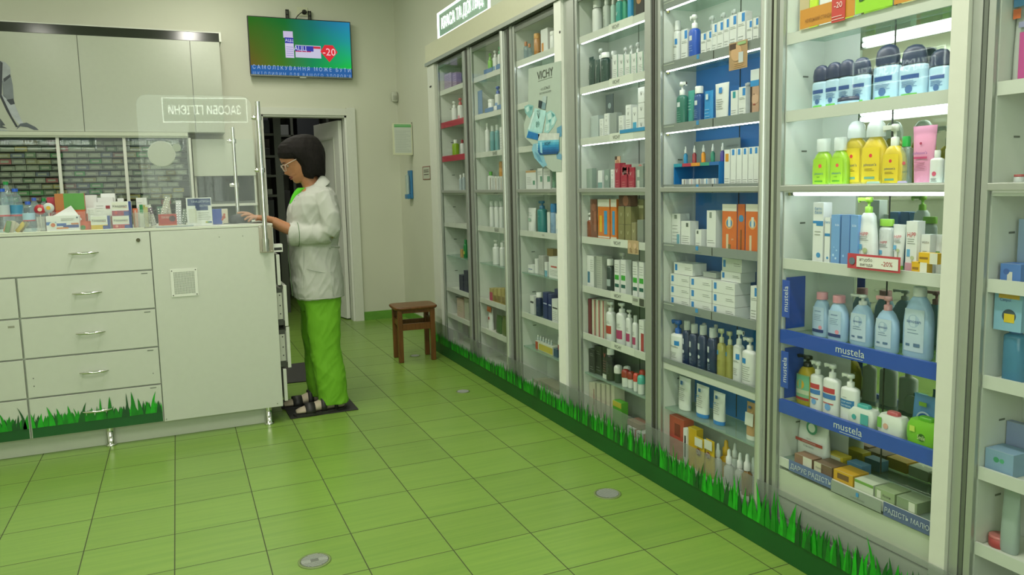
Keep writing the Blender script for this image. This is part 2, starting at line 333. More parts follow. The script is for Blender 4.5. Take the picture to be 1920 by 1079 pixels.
# shelves: top z -> look of the lip
SHZ = {1:2.03, 2:1.785, 3:1.535, 4:1.288, 5:1.045, 6:.795, 7:.55, 8:.343, 9:.125}
SHN = {1:'top shelf', 2:'second shelf', 3:'third shelf', 4:'fourth shelf', 5:'fifth shelf', 6:'sixth shelf', 7:'seventh shelf', 8:'eighth shelf', 9:'bottom board'}
PANEL_A = mat('#c4c8b8', .45); SIDEW = mat('#c8ccc4', .45); BACKW = mat('#bec3bb', .5); BLUEB = mat('#2f7ccc', .45); LIP = mat('#c2c5bd', .4); LIPG = mat('#7d8481', .35)
NAVYLIP = mat('#2f4fa8', .3); REDLIP = mat('#a83546', .4); BLACKTXT = mat('#2f332f', .6); LED = glow('#f4f8ff', 13)
names = list(BAYS)
for i, b in enumerate(names):
    yl, yr = BAYS[b]; c1, c0 = CUT[i], CUT[i+1]
    lab = {'F':'far-end glass-fronted display cabinet beside the stool, red shelf lips','E':'second glass-fronted display cabinet from the far end, light blue cards','D':'glass-fronted display cabinet with the large skincare poster on its pane','C':'glass-fronted display cabinet with white lips, right of the poster cabinet','B':'glass-fronted display cabinet with bright blue back panel','A':'glass-fronted display cabinet with dark blue shelf lips and mirror back','G':'rightmost glass-fronted display cabinet with baby accessories, cut by frame'}[b]
    R = empty('display_cabinet', (XF, (c0+c1)/2, 0), 0, lab, 'display cabinet', 'row of glass-fronted display cabinets')
    w = MB(); w.box(XS, c0+.0006, .1, XB+.03, yr, TOPZ, SIDEW); bw(w, 'side_panel', R)
    w = MB(); w.box(XS, yl, .1, XB+.03, c1-.0006, TOPZ, SIDEW); bw(w, 'side_panel', R)
    w = MB()
    if b == 'A': w.box(XB, yr, .34, XB+.02, yr+.45, 2.2, MIRROR); w.box(XB, yr+.45, .1, XB+.02, yl, TOPZ, BACKW); w.box(XB, yr, .1, XB+.02, yr+.45, .34, BACKW); w.box(XB, yr, 2.2, XB+.02, yr+.45, TOPZ, BACKW)
    elif b == 'B': w.box(XB, yr, .343, XB+.02, yl, 1.79, BLUEB); w.box(XB, yr, 1.79, XB+.02, yl, TOPZ, BACKW); w.box(XB, yr, .1, XB+.02, yl, .343, BACKW)
    elif b == 'C': w.box(XB, yr, .343, XB+.02, yl, .795, mat('#7c8279', .3)); w.box(XB, yr, .795, XB+.02, yl, TOPZ, BACKW); w.box(XB, yr, .1, XB+.02, yl, .343, BACKW)
    else: w.box(XB, yr, .1, XB+.02, yl, TOPZ, BACKW)
    w.box(XB-.0015, (yl+yr)/2+.02, .35, XB, (yl+yr)/2+.024, TOPZ, GAP)
    bw(w, 'back_panel', R)
    w = MB(); w.box(XS-.005, yr, .06, XB+.02, yl, SHZ[9]-.003, WHITE); bw(w, 'base_board', R)
    if b in 'A':
        w = MB(); w.box(XS-.003, yr+.002, SHZ[9]+.012, XS+.012, yl-.002, .305, mat('#b9bfae', .4)); w.box(XS-.0045, yr+.002, .205, XS-.003, yl-.002, .208, GAP); bw(w, 'kick_panel', R)
    w = MB(); w.box(XS, yr, TOPZ-.03, XB+.02, yl, TOPZ, WHITE); bw(w, 'top_board', R)
    # small number stickers on the far side wall
    # shelves
    for s in range(1, 9):
        z = SHZ[s]
        glassy = (s == 8 and b not in 'FEG') or (b in 'DEF' and s in (6,)) 
        sh = MB()
        if glassy: sh.box(XS+.004, yr+.002, z-.006, XB-.003, yl-.002, z, SHELFGLASS)
        elif b in 'ABCD' or b == 'E' and s < 6: sh.box(XS+.004, yr+.002, z-.014, XB-.003, yl-.002, z-.008, SHELFGLASS); sh.box(XS+.008, yr+.002, z-.008, XB-.003, yl-.002, z, SHELFGLASS) if 0 else None
        else: sh.box(XS+.004, yr+.002, z-.014, XB-.003, yl-.002, z-.008, WHITE)
        so = bw(sh, 'shelf', R)
        if glassy and b != 'A': continue
        lm, z0, z1 = LIP, z-.030, z+.004
        if b == 'B': lm, z0, z1 = (LIPG, z-.020, z+.014) if s < 7 else (LIP, z-.034, z-.006)
        if b == 'A': lm, z0, z1 = (LIP, z-.034, z+.002) if s < 6 else ((NAVYLIP, z-.040, z+.006) if s < 8 else (LIP, z-.026, z+.004))
        if b == 'F' and s in (2,3): lm, z0, z1 = REDLIP, z-.03, z+.012
        if b == 'A' and s == 4: z0, z1 = z-.02, z+.006
        w = MB(); y0, y1 = yr+.001, yl-.001
        if b == 'A' and s in (6,7): w.box(XS-.010, y0, z0, XS+.004, y1, z1, lm)
        else: w.box(XS-.004, y0, z0, XS+.004, y1, z1, lm)
        if b == 'B' and s == 7: w.box(XS-.006, y0, z-.006, XS+.004, y1, z+.014, LIPG)
        if b == 'B' and s < 7: w.box(XS-.0052, -.447, z0+.002, XS-.004, -.443, z1-.002, GAP); w.box(XS-.0055, -.36, z-.004, XS-.004, -.345, z+.012, mat('#3a86c0'))
        T = lambda y, zz: TR(XS-.0105 if (b == 'A' and s in (6,7)) else XS-.0048, y, zz, FACE)
        if b == 'C' and s in (1,2,3,5,6,7):
            w.box(XS-.0046, .30, z0+.001, XS-.004, .10, z1+.004, mat('#cfd2c8')); w.text('VICHY', .024, T(.24, (z0+z1)/2+.002), BLACKTXT, 'C', .9)
        if b == 'C' and s == 4: w.text('VICHY', .014, T(.22, z-.01), BLACKTXT)
        if b == 'E' and s in (3,4,5,6): w.text('BABE', .034, T(1.69, z-.012 if s != 4 else z-.013), mat('#6d746a'), 'C', 1.)
        if b == 'B' and s < 7:
            w.text('LA ROCHE POSAY', .0065, T(-.352, z0+.008), mat('#4a564e')); w.box(XS-.005, -.20, z+.003, XS-.0042, -.13, z+.006, mat('#b0b6aa'))
        if b == 'A' and s in (6,7):
            w.text('mustela', .034, T(-1.11, z-.014), mat('#c9cfc9'), 'C', 1.05)
            w.box(XS-.0108, -1.08, z-.034, XS-.0102, -1.16, z-.0325, mat('#c9cfc9'))
        if b == 'D' and s in (5,6): w.text('VICHY', .011, T(1.02, z-.012), BLACKTXT)
        if b == 'E' and s in (1,2): w.box(XS-.0055, 1.53, z+.002, XS-.0042, 1.64, z+.03, mat('#5478a8')); w.box(XS-.0055, 1.70, z+.002, XS-.0042, 1.84, z+.028, mat('#5478a8'))
        lo = MB(); lo.v, lo.f, lo.m, lo.mats, lo.sm = w.v, w.f, w.m, w.mats, w.sm
        L = R.location; lo.v = [(x-L[0], y-L[1], zz-L[2]) for x, y, zz in lo.v]; lo.build('shelf_lip', so)
        if s in (1,2,3) and b in 'ABC' or (s == 4 and b == 'A') or (b == 'D' and s == 1):
            w = MB()
            if b == 'A': w.cyl((XS+.016, yr+.02, z-.023), (XS+.016, yl-.03, z-.023), .0075, LED, 10); w.cyl((XS+.016, yl-.03, z-.023), (XS+.016, yl-.008, z-.023), .008, ALUD, 10)
            else: w.box(XS-.003, yr+.02, z0-.0038, XS+.004, yl-.02, z0-.0005, LED)
            w.v = [(x-L[0], y-L[1], zz-L[2]) for x, y, zz in w.v]; w.build('light_strip', so)
            w = MB(); w.lathe([(.006,0),(.006,.016)], mat('#8b8a4e', .4, .6), 10, T=TR(XS+.012, yl-.012, z-.03, 0)); w.v = [(x-L[0], y-L[1], zz-L[2]) for x, y, zz in w.v]; w.build('shelf_bracket', so)
    # glass door in an aluminium frame
    D = MB(); D.box(XF+.001, yr-.002, .245, XF+.005, yl+.002, 2.215, GLASS); D = bw(D, 'glass_door', R)
    w = MB()
    def al(y0, y1, m, x0=XF-.006, x1=XS-.004, z0=.1, z1=2.235): w.box(x0, y0, z0, x1, y1, z1, m)
    al(yr-.046, yr-.002, ALU, XF-.004); al(yl+.002, yl+.02, ALU, XF); al(yl+.024, yl+.036, ALUD, XF+.004)
    w.box(XF+.0055, yr, 2.2, XS-.006, yl, 2.24, ALUD); w.box(XF-.003, yr-.002, 1.272, XF+.001, yl+.002, 1.291, ALU)
    L = R.location; w.v = [(x-L[0], y-L[1], zz-L[2]) for x, y, zz in w.v]; w.build('door_frame', D, .0015)
    if b in 'BE':
        w = MB(); w.cyl((XF-.008, yr-.021, .12), (XF-.008, yr-.021, 2.235), .014, mat('#c4c8c2', .3, .6), 14); w.v = [(x-L[0], y-L[1], zz-L[2]) for x, y, zz in w.v]; w.build('pull_bar', D)
    w = MB()
    if b in 'ADF':       # white corner posts
        a0 = {'A':-1.414,'D':.797,'F':2.735}[b]; 
        if b == 'A': w.box(XF-.012, -1.461, .1, XS, -1.414-.001, TOPZ, WHITE)
        if b == 'D': w.box(XF-.014, .721, .1, XS, .798, TOPZ, mat('#e2e4dc', .4))
        if b == 'F': w.box(XF-.012, 2.79, .1, XS, 2.954, TOPZ, WHITE)
        w.box(XF-.0145, c0+.005 if b != 'F' else 2.86, 2.08, XF-.0118, c0+.02 if b != 'F' else 2.90, 2.092, DARK) if b != 'A' else None
    if b in 'BCEFG': w.box(XF-.002, c0+.001, .1, XS, c0+.013, TOPZ, mat('#3a3a32', .5))
    for q in range(3):
        yy = c0+.002+q*.011
        if b not in 'AD': w.box(XF+.004, yy, .1, XS, yy+.007, TOPZ, (ALU, ALUD, GAP)[q])
    if b not in 'F': w.box(XF+.002, yl+.037, .1, XS, c1-.001, TOPZ, ALU if b != 'A' else mat('#a4ab98', .4, .2))
    if w.v: bw(w, 'corner_post', R)
    # printed code stickers on the far side wall of the bay
    for s in range(2, 9):
        if b in 'AGBDF': w = MB(); w.box(XS+.07, yl-.0012, SHZ[s]+.115, XS+.093, yl-.0004, SHZ[s]+.120, mat('#5f645c')); bw(w, 'code_sticker', R)
# fascia on top of the row, with the lit sign
R = empty('cabinet_fascia', (1.32, .4, 2.25), 0, 'long cream fascia board running along the top of the cabinet row', 'fascia')
w = MB(); w.box(1.318, -2.2, 2.262, RW-.002, 2.975, 2.405, mat('#c3c3a8', .4)); bw(w, 'fascia_board', R, .002)
w = MB(); w.box(1.322, -2.2, TOPZ+.0005, 1.345, 2.955, 2.2615, ALUD); w.box(1.310, -2.2, 2.247, 1.318, 2.975, 2.272, ALU); bw(w, 'sliding_rail', R)
def lit_sign(text, root_loc, T, wd, ht, label, letter=.6, s=9, tw=1.0, col='#f6fff4', plate=True, t=.009):
    r = empty('lit_sign', root_loc, 0, label, 'sign')
    def sh(w): w.v = [(x-root_loc[0], y-root_loc[1], z-root_loc[2]) for x, y, z in w.v]; return w
    g = glow(col, s)
    if plate: w = MB(); w.box(-wd/2, -.004, -ht/2, wd/2, .004, ht/2, clear('sign_plate', (.75,.88,.85), 1, .25, (.45,.6,.52)), T); sh(w).build('plate', r)
    w = MB()
    for a in ((-wd/2,-ht/2,wd/2,-ht/2+t),(-wd/2,ht/2-t,wd/2,ht/2),(-wd/2,-ht/2,-wd/2+t,ht/2),(wd/2-t,-ht/2,wd/2,ht/2)): w.box(a[0], -.008, a[1], a[2], .006, a[3], g, T)
    sh(w).build('lit_edge', r)
    w = MB(); tw_ = glyphs(text)[2]; k = wd*.86/tw_; w.text(text, ht*letter, T @ Matrix.Translation((0,-.0085,0)), g, 'C', k/(ht*letter)*tw)
    sh(w).build('letters', r)
    return r
lit_sign('КРАСА ТА ДОГЛЯД', (1.40, 2.2, 2.406), TR(1.34, 2.2, 2.50, FACE), 1.0, .185, 'glowing white sign reading КРАСА ТА ДОГЛЯД on the cabinet fascia', .60, 4.5, .95)
w = MB(); [w.cyl((1.36,y,2.406),(1.36,y,2.44),.006,CHROME,8) for y in (1.8,2.6)]
# skirt with the grass print
sk = empty('clear_skirt_panel', (XF-.018, .4, 0), 0, 'long clear skirting panel with green grass print below the cabinets', 'skirting panel')
w = MB(); w.box(XF-.020, -2.2, .001, XF-.0175, 2.96, .246, SKIRT); bw(w, 'clear_sheet', sk)
w = MB(); w.box(XF-.015, -2.2, .001, XF-.0125, 2.96, .099, mat('#5b5f58', .6)); bw(w, 'plinth', sk)
GR = [mat(c, .45, 0, .15, 40) for c in ('#0b5a18','#0c7a14','#108f12','#1aa21a','#0a4a1a')]
def grass(w, x0, x1, zb, zt, n, rnd, y=0, T=None, hmin=.5):
    """printed blades: flat curved strips in the plane local y=0"""
    for i in range(n):
        x = x0+(x1-x0)*(i+rnd.random())/n; h = (zt-zb)*(hmin+(1-hmin)*rnd.random()**1.3); wd = .014+.016*rnd.random(); lean = rnd.uniform(-.5,.5)*h*.6
        k = 5; L = []; Rr = []
        yy = y-.0002*(i % 9)-.0002
        for j in range(k+1):
            t = j/k; cx = x+lean*t*t; zz = zb-.03+(h+.03)*t*(1-.12*t*abs(lean)/h); hw = wd*(1-t)**.8/2+.0003
            L.append((min(max(cx-hw, x0), x1), yy, zz)); Rr.append((min(max(cx+hw, x0), x1), yy, zz))
        vs = L+Rr; fs = [(j, k+1+j, k+2+j, j+1) for j in range(k)]
        w.add(vs, fs, GR[rnd.choice((0,1,1,2,2,3,4))], False, T)
rnd = random.Random(5); w = MB()
T = TR(XF-.0205, 2.96, 0, FACE)
w.box(0, -.0002, .001, 5.16, 0, .100, mat('#0c4f1c', .4, 0, .15, 3), T)
for a, b_, zt, n in ((0,1.2,.185,150),(1.2,2.4,.205,150),(2.4,3.6,.225,130),(3.6,5.16,.243,120)):
    grass(w, a, b_, .118, .135, int(n*1.2), rnd, 0, T, .8); grass(w, a, b_, .118, .10+(zt-.10)*.72, int(n*1.3), rnd, -.0015, T, .45); grass(w, a, b_, .118, zt, int(n*.6), rnd, -.0035, T, .45)
w.v = [(x, y, min(z, .2445)) for x, y, z in w.v]
bw(w, 'grass_print', sk)
# advertising poster hung on the glass of the poster cabinet
P = empty('glass_poster', (XF-.016, 1.06, 1.37), 0, 'tall pale skincare poster with bottle and blue jar on the glass', 'poster')
def pq(u0, v0, u1, v1, col, dx=0, w=None):
    """flat printed quad between picture points on the poster plane"""
def onp(u, v, dx=0.): p = at(u, v, 0, XF-.0165-dx); return (p.x, p.y, p.z)
w = MB()
sheet = [onp(*q) for q in ((991,129),(1052,114),(1053,322),(1036,322),(1008,300),(999,272),(984,258),(982,235),(990,205))]
w.quad(list(reversed(sheet)), mat('#a9b7ab', .35)); bw(w, 'sheet', P)
w = MB()
def poly(pts, col, dx): w.quad(list(reversed([onp(u, v, dx) for u, v in pts])), mat(col, .35, 0, .12, 25))
poly([(983,200),(991,196),(1000,198),(998,214),(993,222),(985,212)], '#7fb3b0', .001)
poly([(1023,212),(1033,207),(1040,213),(1044,224),(1038,238),(1028,250),(1020,248),(1024,228)], '#93c2c0', .001)
poly([(1003,203),(1024,208),(1016,252),(1007,263),(987,258),(989,246)], '#a7d0cf', .002)
poly([(991,246),(1012,252),(1008,263),(987,258)], '#1c6fae', .003)
poly([(1010,188),(1017,190),(1015,204),(1009,202)], '#223238', .003); poly([(1016,189),(1024,192),(1022,206),(1015,204)], '#6f8c94', .003); poly([(1017,181),(1025,180),(1024,194),(1016,190)], '#a9bab8', .0035)
poly([(1000,270),(1012,268),(1022,302),(1026,310),(1018,314),(1002,296),(997,280)], '#7fb2c4', .001)
poly([(1044,240),(1053,235),(1053,256),(1044,258)], '#5d93b0', .001); poly([(1042,282),(1053,290),(1053,300),(1044,298)], '#6c9bb5', .001)
poly([(1009,250),(1049,250),(1048,262),(1009,264)], '#c3cac4', .003)
for q, c in enumerate(('#6fb6cc','#4a9fc0','#2d86b4','#236fa4','#1c5a92','#17497c')):
    i0 = max(0, q-4)*1.5; poly([(1008+i0,264+q*4.4),(1048-i0,262+q*4.4),(1048-i0*2,266.6+q*4.4),(1009+i0*2,268.6+q*4.4)], c, .004+q*.0001)
poly([(1012,266),(1016,266),(1017,288),(1013,286)], '#8fc4d6', .0048)
for a_ in ([(985,203),(991,199),(992,208),(988,211)],[(1026,214),(1033,210),(1034,222),(1027,226)],[(1035,222),(1041,218),(1039,232),(1034,236)],[(1024,234),(1030,230),(1029,244),(1024,246)]): poly(a_, '#b9d8d4', .0015)
for a_ in ([(992,200),(998,200),(995,208)],[(1034,211),(1040,216),(1036,220)],[(1028,226),(1033,224),(1031,231)]): poly(a_, '#4f8f92', .0018)
for q, c in enumerate(('#9fcdd0','#7fbcc8','#559fc0')): poly([(990,240+q*4),(1016.5-q*.8,246+q*4),(1016-q*.8,250+q*4),(989.5,244+q*4)], c, .0024+q*.0001)
poly([(1000,210),(1003,211),(993,244),(990,242)], '#c4dedc', .0026)
poly([(1006,270),(1013,269),(1014,280),(1008,284)], '#a9cdd6', .0015); poly([(1002,284),(1010,290),(1018,306),(1010,302)], '#5f97b2', .0015)
bw(w, 'picture', P)
w = MB(); tz = lambda v: onp(1022, v)[2]
ym = onp(1022, 138)[1]
w.text('VICHY', .062, TR(XF-0.0185, ym-.002, onp(1022,138)[2], FACE), mat('#4a4f47'), 'C', 1.05)
bw(w, 'headline', P); w = MB()
w.text('–61% БІЛЬШЕ', .019, TR(XF-0.0185, ym, onp(1022,165.5)[2], FACE), mat('#4a4f47'), 'C', .95); w.text('ЗВОЛОЖЕННЯ ШКІРИ', .0135, TR(XF-0.0185, ym, onp(1022,173.5)[2], FACE), mat('#4a4f47'), 'C', .95)
w.box(XF-.0185, ym-.085, onp(1022,149)[2], XF-.018, ym+.085, onp(1022,149)[2]+.0015, mat('#6a6f66'))
bw(w, 'caption', P); w = MB()
w.text('V', .05, TR(XF-0.021, onp(1011,217)[1], onp(1011,217)[2], FACE), mat('#20362f')); bw(w, 'bottle_mark', P); w = MB(); w.text('VICHY', .016, TR(XF-0.021, onp(1011,208)[1], onp(1011,208)[2], FACE), mat('#3c544c')); bw(w, 'bottle_name', P); w = MB(); w.text('VICHY', .026, TR(XF-0.022, onp(1028,269)[1], onp(1028,269)[2], FACE), mat('#143b5e')); bw(w, 'jar_name', P); w = MB()
w.text('89', .045, TR(XF-0.021, onp(1009,233)[1], onp(1009,233)[2], FACE), mat('#5d8a84'))
bw(w, 'small_print', P)
# ================================================================ COUNTER
CY = 1.56; CT = 1.125
def sh(w, r):
    L = r.location; w.v = [(x-L[0], y-L[1], z-L[2]) for x, y, z in w.v]; return w
Cn = empty('service_counter', (-1.3, 1.8, 0), 0, 'long white service counter with chrome drawer handles and plinth', 'counter')
w = MB(); w.box(-2.6, CY+.02, .10, -.052, CY+.038, CT-.004, LAM); w.box(-2.6, CY+.62, .10, -.052, CY+.638, CT-.02, LAM); w.box(-2.6, CY+.038, .1, -.052, CY+.62, .118, LAM)
w.box(-.07, CY+.038, .118, -.052, CY+.62, CT-.02, LAM); w.box(-.672, CY+.038, .118, -.655, CY+.62, CT-.02, LAM)
bw(w, 'carcass', Cn)
w = MB(); w.box(-2.6, CY+.002, CT-.003, -.05, CY+.66, CT+.012, mat('#c6cabc', .3)); bw(w, 'worktop', Cn, .002)
w = MB(); w.box(-.664, CY, .100, -.05, CY+.0185, CT-.005, LAM); bw(w, 'end_panel', Cn, .001)
w = MB(); w.box(-2.6, CY+.055, .001, -.13, CY+.071, .098, mat('#b9bdae', .4)); bw(w, 'plinth', Cn)
for x, y in ((-.929, CY+.035), (-.128, CY+.022), (-1.75, CY+.035), (-.128, CY+.5)):
    w = MB(); w.lathe([(.026,.001),(.026,.012),(.019,.014),(.019,.099)], CHROME, 16, (x, y)); bw(w, 'leg', Cn)
HZ = [(.921,CT-.005),(.717,.917),(.511,.713),(.309,.507),(.100,.305)]
def drawer(x0, x1, z0, z1, hxc=None, grassy=False, lock=False):
    w = MB(); w.box(x0+.002, CY+.001, z0+.002, x1-.002, CY+.0185, z1-.002, LAM); 
    d = bw(w, 'drawer', Cn, .0012)
    def sub(m, n): sh(m, Cn).build(n, d)
    if hxc is not None:
        zc = (z0+z1)/2+.005
        w = MB(); w.tube([(hxc-.066,CY-.012,zc),(hxc-.045,CY-.024,zc),(hxc,CY-.029,zc),(hxc+.045,CY-.024,zc),(hxc+.066,CY-.012,zc)], [.003,.006,.007,.006,.003], CHROME, 10)
        w.cyl((hxc-.048,CY+.002,zc),(hxc-.048,CY-.022,zc),.004,CHROME,8); w.cyl((hxc+.048,CY+.002,zc),(hxc+.048,CY-.022,zc),.004,CHROME,8); sub(w, 'handle')
    if z1 < CT-.01 and x1 > -.7: w = MB(); w.box(x1-.055, CY+.0002, z1-.016, x1-.025, CY+.001, z1-.012, mat('#5d6258')); sub(w, 'scratched_mark')
    if lock: w = MB(); w.tube([(x1-.056,CY+.003,z1-.042),(x1-.056,CY-.004,z1-.042)], .010, mat('#4b4a34', .35, .6), 14); sub(w, 'lock')
    if grassy:
        w = MB(); rg = random.Random(7 if x1 > -.7 else 9); T = TR(x0+.004, CY+.0008, 0, 0); W_ = x1-x0-.008
        w.box(0, -.0002, z0+.003, W_, 0, z0+.078, mat('#0c4f1c', .4, 0, .15, 3), T)
        grass(w, 0, W_, z0+.085, z0+.12, int(W_*120), rg, 0, T, .5); grass(w, 0, W_, z0+.085, z0+.135, int(W_*60), rg, -.0018, T, .5); grass(w, 0, W_, z0+.085, z0+.185, int(W_*20), rg, -.003, T, .6)
        w.v = [(x, y, min(z, z1-.006)) for x, y, z in w.v]; sub(w, 'grass_print')
    for (sx, sz) in (((x1-.035,z0+.06),(x0+.03,z0+.06),(x0+.03,z0+.10)) if z1 < .51 and x1 > -.7 else ()):
        w = MB(); w.tube([(sx,CY+.002,sz),(sx,CY-.0005,sz)], .0025, DARK, 8); sub(w, 'screw')
for i, (z0, z1) in enumerate(HZ):
    x0 = -1.274 if i else -1.9
    drawer(x0, -.667, z0, z1, -.974, i == 4, i == 0)
    if i: drawer(-1.9, -1.279, z0, z1, -1.6, i == 4)
w = MB(); w.box(-1.33, CY+.0002, .672, -1.302, CY+.001, .683, mat('#8f9080')); bw(w, 'paper_scrap', Cn)
# vent grille
w = MB(); x0, x1, z0, z1 = -.584, -.452, .768, .915
w.box(x0, CY-.004, z0, x1, CY-.0004, z1, WHITE2)
for i in range(15):
    for j in range(17): w.box(x0+.016+i*.0069, CY-.0046, z0+.015+j*.0070, x0+.016+i*.0069+.0038, CY-.004, z0+.015+j*.0070+.0040, mat('#55604f'))
for a in ((x0+.008,z0+.008),(x1-.008,z0+.008),(x0+.008,z1-.008),(x1-.008,z1-.008)): w.tube([(a[0],CY-.0035,a[1]),(a[0],CY-.0055,a[1])], .003, DARK, 8)
bw(w, 'vent_grille', Cn)
for a in ((-.33,1.075),(-.21,1.075),(-.655,.112),(-.08,.118)):
    w = MB(); w.tube([(a[0],CY+.001,a[1]),(a[0],CY-.001,a[1])], .003, mat('#7c8073', .3, .6), 8); bw(w, 'screw', Cn)
# end drawers that slide out to the right, standing a little open
for k, (z0, z1, out) in enumerate(((.79,.965,.012),(.555,.79,.040),(.315,.553,.043),(.125,.312,.014))):
    w = MB(); X = -.052+out; w.box(X, CY+.01, z0, X+.018, CY+.60, z1-.004, LAM); d = bw(w, 'end_drawer', Cn, .001)
    if out > .03:
        w = MB(); w.box(-.0515, CY+.03, z0+.03, X-.0005, CY+.56, z1-.03, mat('#c2c5b8')); w.box(-.0515, CY+.024, z0+.005, X-.004, CY+.03, z1-.02, mat('#3b3e38'))
        for q in (.3,.5,.75): w.tube([(X-.02,CY+.0245,z0+(z1-z0)*q),(X-.02,CY+.022,z0+(z1-z0)*q)], .004, DARK, 8)
        w.box(-.05, CY+.0225, z0+.04, X-.008, CY+.024, z1-.045, mat('#aaada0')); sh(w, Cn).build('runner', d)
w = MB(); w.box(-.05, CY+.03, .975, .0, CY+.09, 1.018, WHITE2); w.box(-.046, CY+.029, .985, -.004, CY+.0299, 1.0, DARK); bw(w, 'socket_box', Cn)
# corner plate and the two chrome posts
w = MB(); w.box(-.126, CY-.005, .978, -.054, CY-.0006, 1.128, mat('#a39b8c', .18, .9)); 
for a in ((-.118,.986),(-.062,.986),(-.118,1.12),(-.062,1.12)): w.tube([(a[0],CY-.004,a[1]),(a[0],CY-.009,a[1])], .005, CHROME, 10)
bw(w, 'post_plate', Cn)
def post(x, y, z0, z1, cl, label, r=.0125):
    p = empty('shield_post', (x, y, z0), 0, label, 'post', 'chrome posts of the counter shield')
    w = MB(); w.tube([(0,0,0),(0,0,z1-z0)], r, CHROME, 18); w.build('tube', p)
    for z in cl:
        w = MB(); w.tube([(.012,0,z-z0),(-.020,0,z-z0),(-.032,0,z-z0),(-.036,0,z-z0)], [.009,.011,.011,.006], CHROME, 14); w.lathe([(r+.006,-.012),(r+.006,.012)], CHROME, 16, T=TR(0,0,z-z0)); w.build('clamp', p)
    if z0 < 1.1: w = MB(); w.lathe([(r+.005,0),(r+.005,.07)], CHROME, 16); w.build('sleeve', p)
post(-.094, CY-.024, .985, 1.795, (1.708, 1.428), 'tall chrome post bolted to the front corner of the counter')
post(-.200, 1.95, CT+.013, 1.69, (1.61, 1.356), 'shorter chrome post standing behind the clear shield', .010)
# shields: clear sheets with rounded corners
def shield(pts3, label, th=.005):
    """pts3: outline in the sheet plane"""
    c = sum((Vector(p) for p in pts3), Vector())/len(pts3); s = empty('counter_shield', (c.x, c.y, CT+.02), 0, label, 'counter shield', 'clear shields on the counter')
    n = (Vector(pts3[1])-Vector(pts3[0])).cross(Vector(pts3[-1])-Vector(pts3[0])).normalized()*th
    a = [tuple(Vector(p)) for p in pts3]; b = [tuple(Vector(p)+n) for p in pts3]
    w = MB(); w.quad(a, ACRYL); w.quad(list(reversed(b)), ACRYL)
    k = len(a); w.add(a+b, [(j, (j+1) % k, (j+1) % k+k, j+k) for j in range(k)], clear('acrylic_edge', (.9,.95,.9), 1, .35, (.75,.85,.76)))
    w.v = [(x-s.location[0], y-s.location[1], z-s.location[2]) for x, y, z in w.v]; w.build('clear_sheet', s); return s
def rr(x0, x1, z0, z1, r, yf):
    out = []
    for cx, cz, a0 in ((x0+r, z0+r, 180), (x1-r, z0+r, 270), (x1-r, z1-r, 0), (x0+r, z1-r, 90)):
        for q in range(6):
            a = math.radians(a0+q*18); X = cx+r*math.cos(a); out.append((X, yf(X), cz+r*math.sin(a)))
    return out
S1 = shield(rr(-.685, -.125, CT+.015, 1.825, .05, lambda X: CY+.006-(X+.125)*.066), 'tall clear shield with rounded corners at the counter right end')
S2 = shield(rr(-1.75, -.67, CT+.015, 1.235, .01, lambda X: CY+.006), 'low clear front strip before the boxes on the counter')
w = MB(); w.box(-1.74, CY+.0005, CT+.0132, -.69, CY+.0055, CT+.0165, mat('#eef2dc', .15)); w.v = [(x-S2.location[0], y-S2.location[1], z-S2.location[2]) for x, y, z in w.v]; w.build('edge_glint', S2)  # pale strip painted in for light reflecting along the bottom edge
# round blank disc stuck on the shield
p = at(303, 289, 1, CY+.006+.03); 
w = MB(); w.lathe([(.064,0),(.064,.0012)], mat('#a7ada2', .6), 32, T=TR(p.x, CY+.006-(p.x+.125)*.066-.0068, p.z, -.066, PI/2)); w.lathe([(.067,-.0008),(.067,-.0002)], mat('#b9bfb4', .5), 32, T=TR(p.x, CY+.006-(p.x+.125)*.066-.0060, p.z, -.066, PI/2))
w.v = [(x-S1.location[0], y-S1.location[1], z-S1.location[2]) for x, y, z in w.v]; w.build('round_sticker', S1)
w = MB(); q = at(331, 277, 1, CY+.03); w.lathe([(.022,0),(.022,.001)], mat('#98a194', .6), 20, T=TR(q.x, CY+.006-(q.x+.125)*.066-.0062, q.z, -.066, PI/2)); w.v = [(x-S1.location[0], y-S1.location[1], z-S1.location[2]) for x, y, z in w.v]; w.build('small_sticker', S1)
# signs on the front and left walls that mirror in the sheets and glass
lit_sign('ЗАСОБИ ГІГІЄНИ', (-.78, -3.0, 2.1), TR(-.78, -3.0, 2.21, PI), .86, .26, 'glowing white sign hung at right behind the viewer, mirrored in the shield', .5, 20, t=.006)
lit_sign('ВИДАЧА ІНТЕРНЕТ-ЗАМОВЛЕНЬ', (-2.55, -3.0, 2.1), TR(-2.45, -3.0, 2.20, PI), 1.5, .2, 'long glowing white sign at left behind the viewer, mirrored in the medicine cabinet', .5, 26, t=.006)
lit_sign('ЛІКАРСЬКІ ЗАСОБИ', (LW+.03, 2.35, 2.2), TR(LW+.03, 2.35, 2.32, PI/2), .98, .25, 'glowing white sign reading ЛІКАРСЬКІ ЗАСОБИ on the left wall', .55, 14, t=.006)
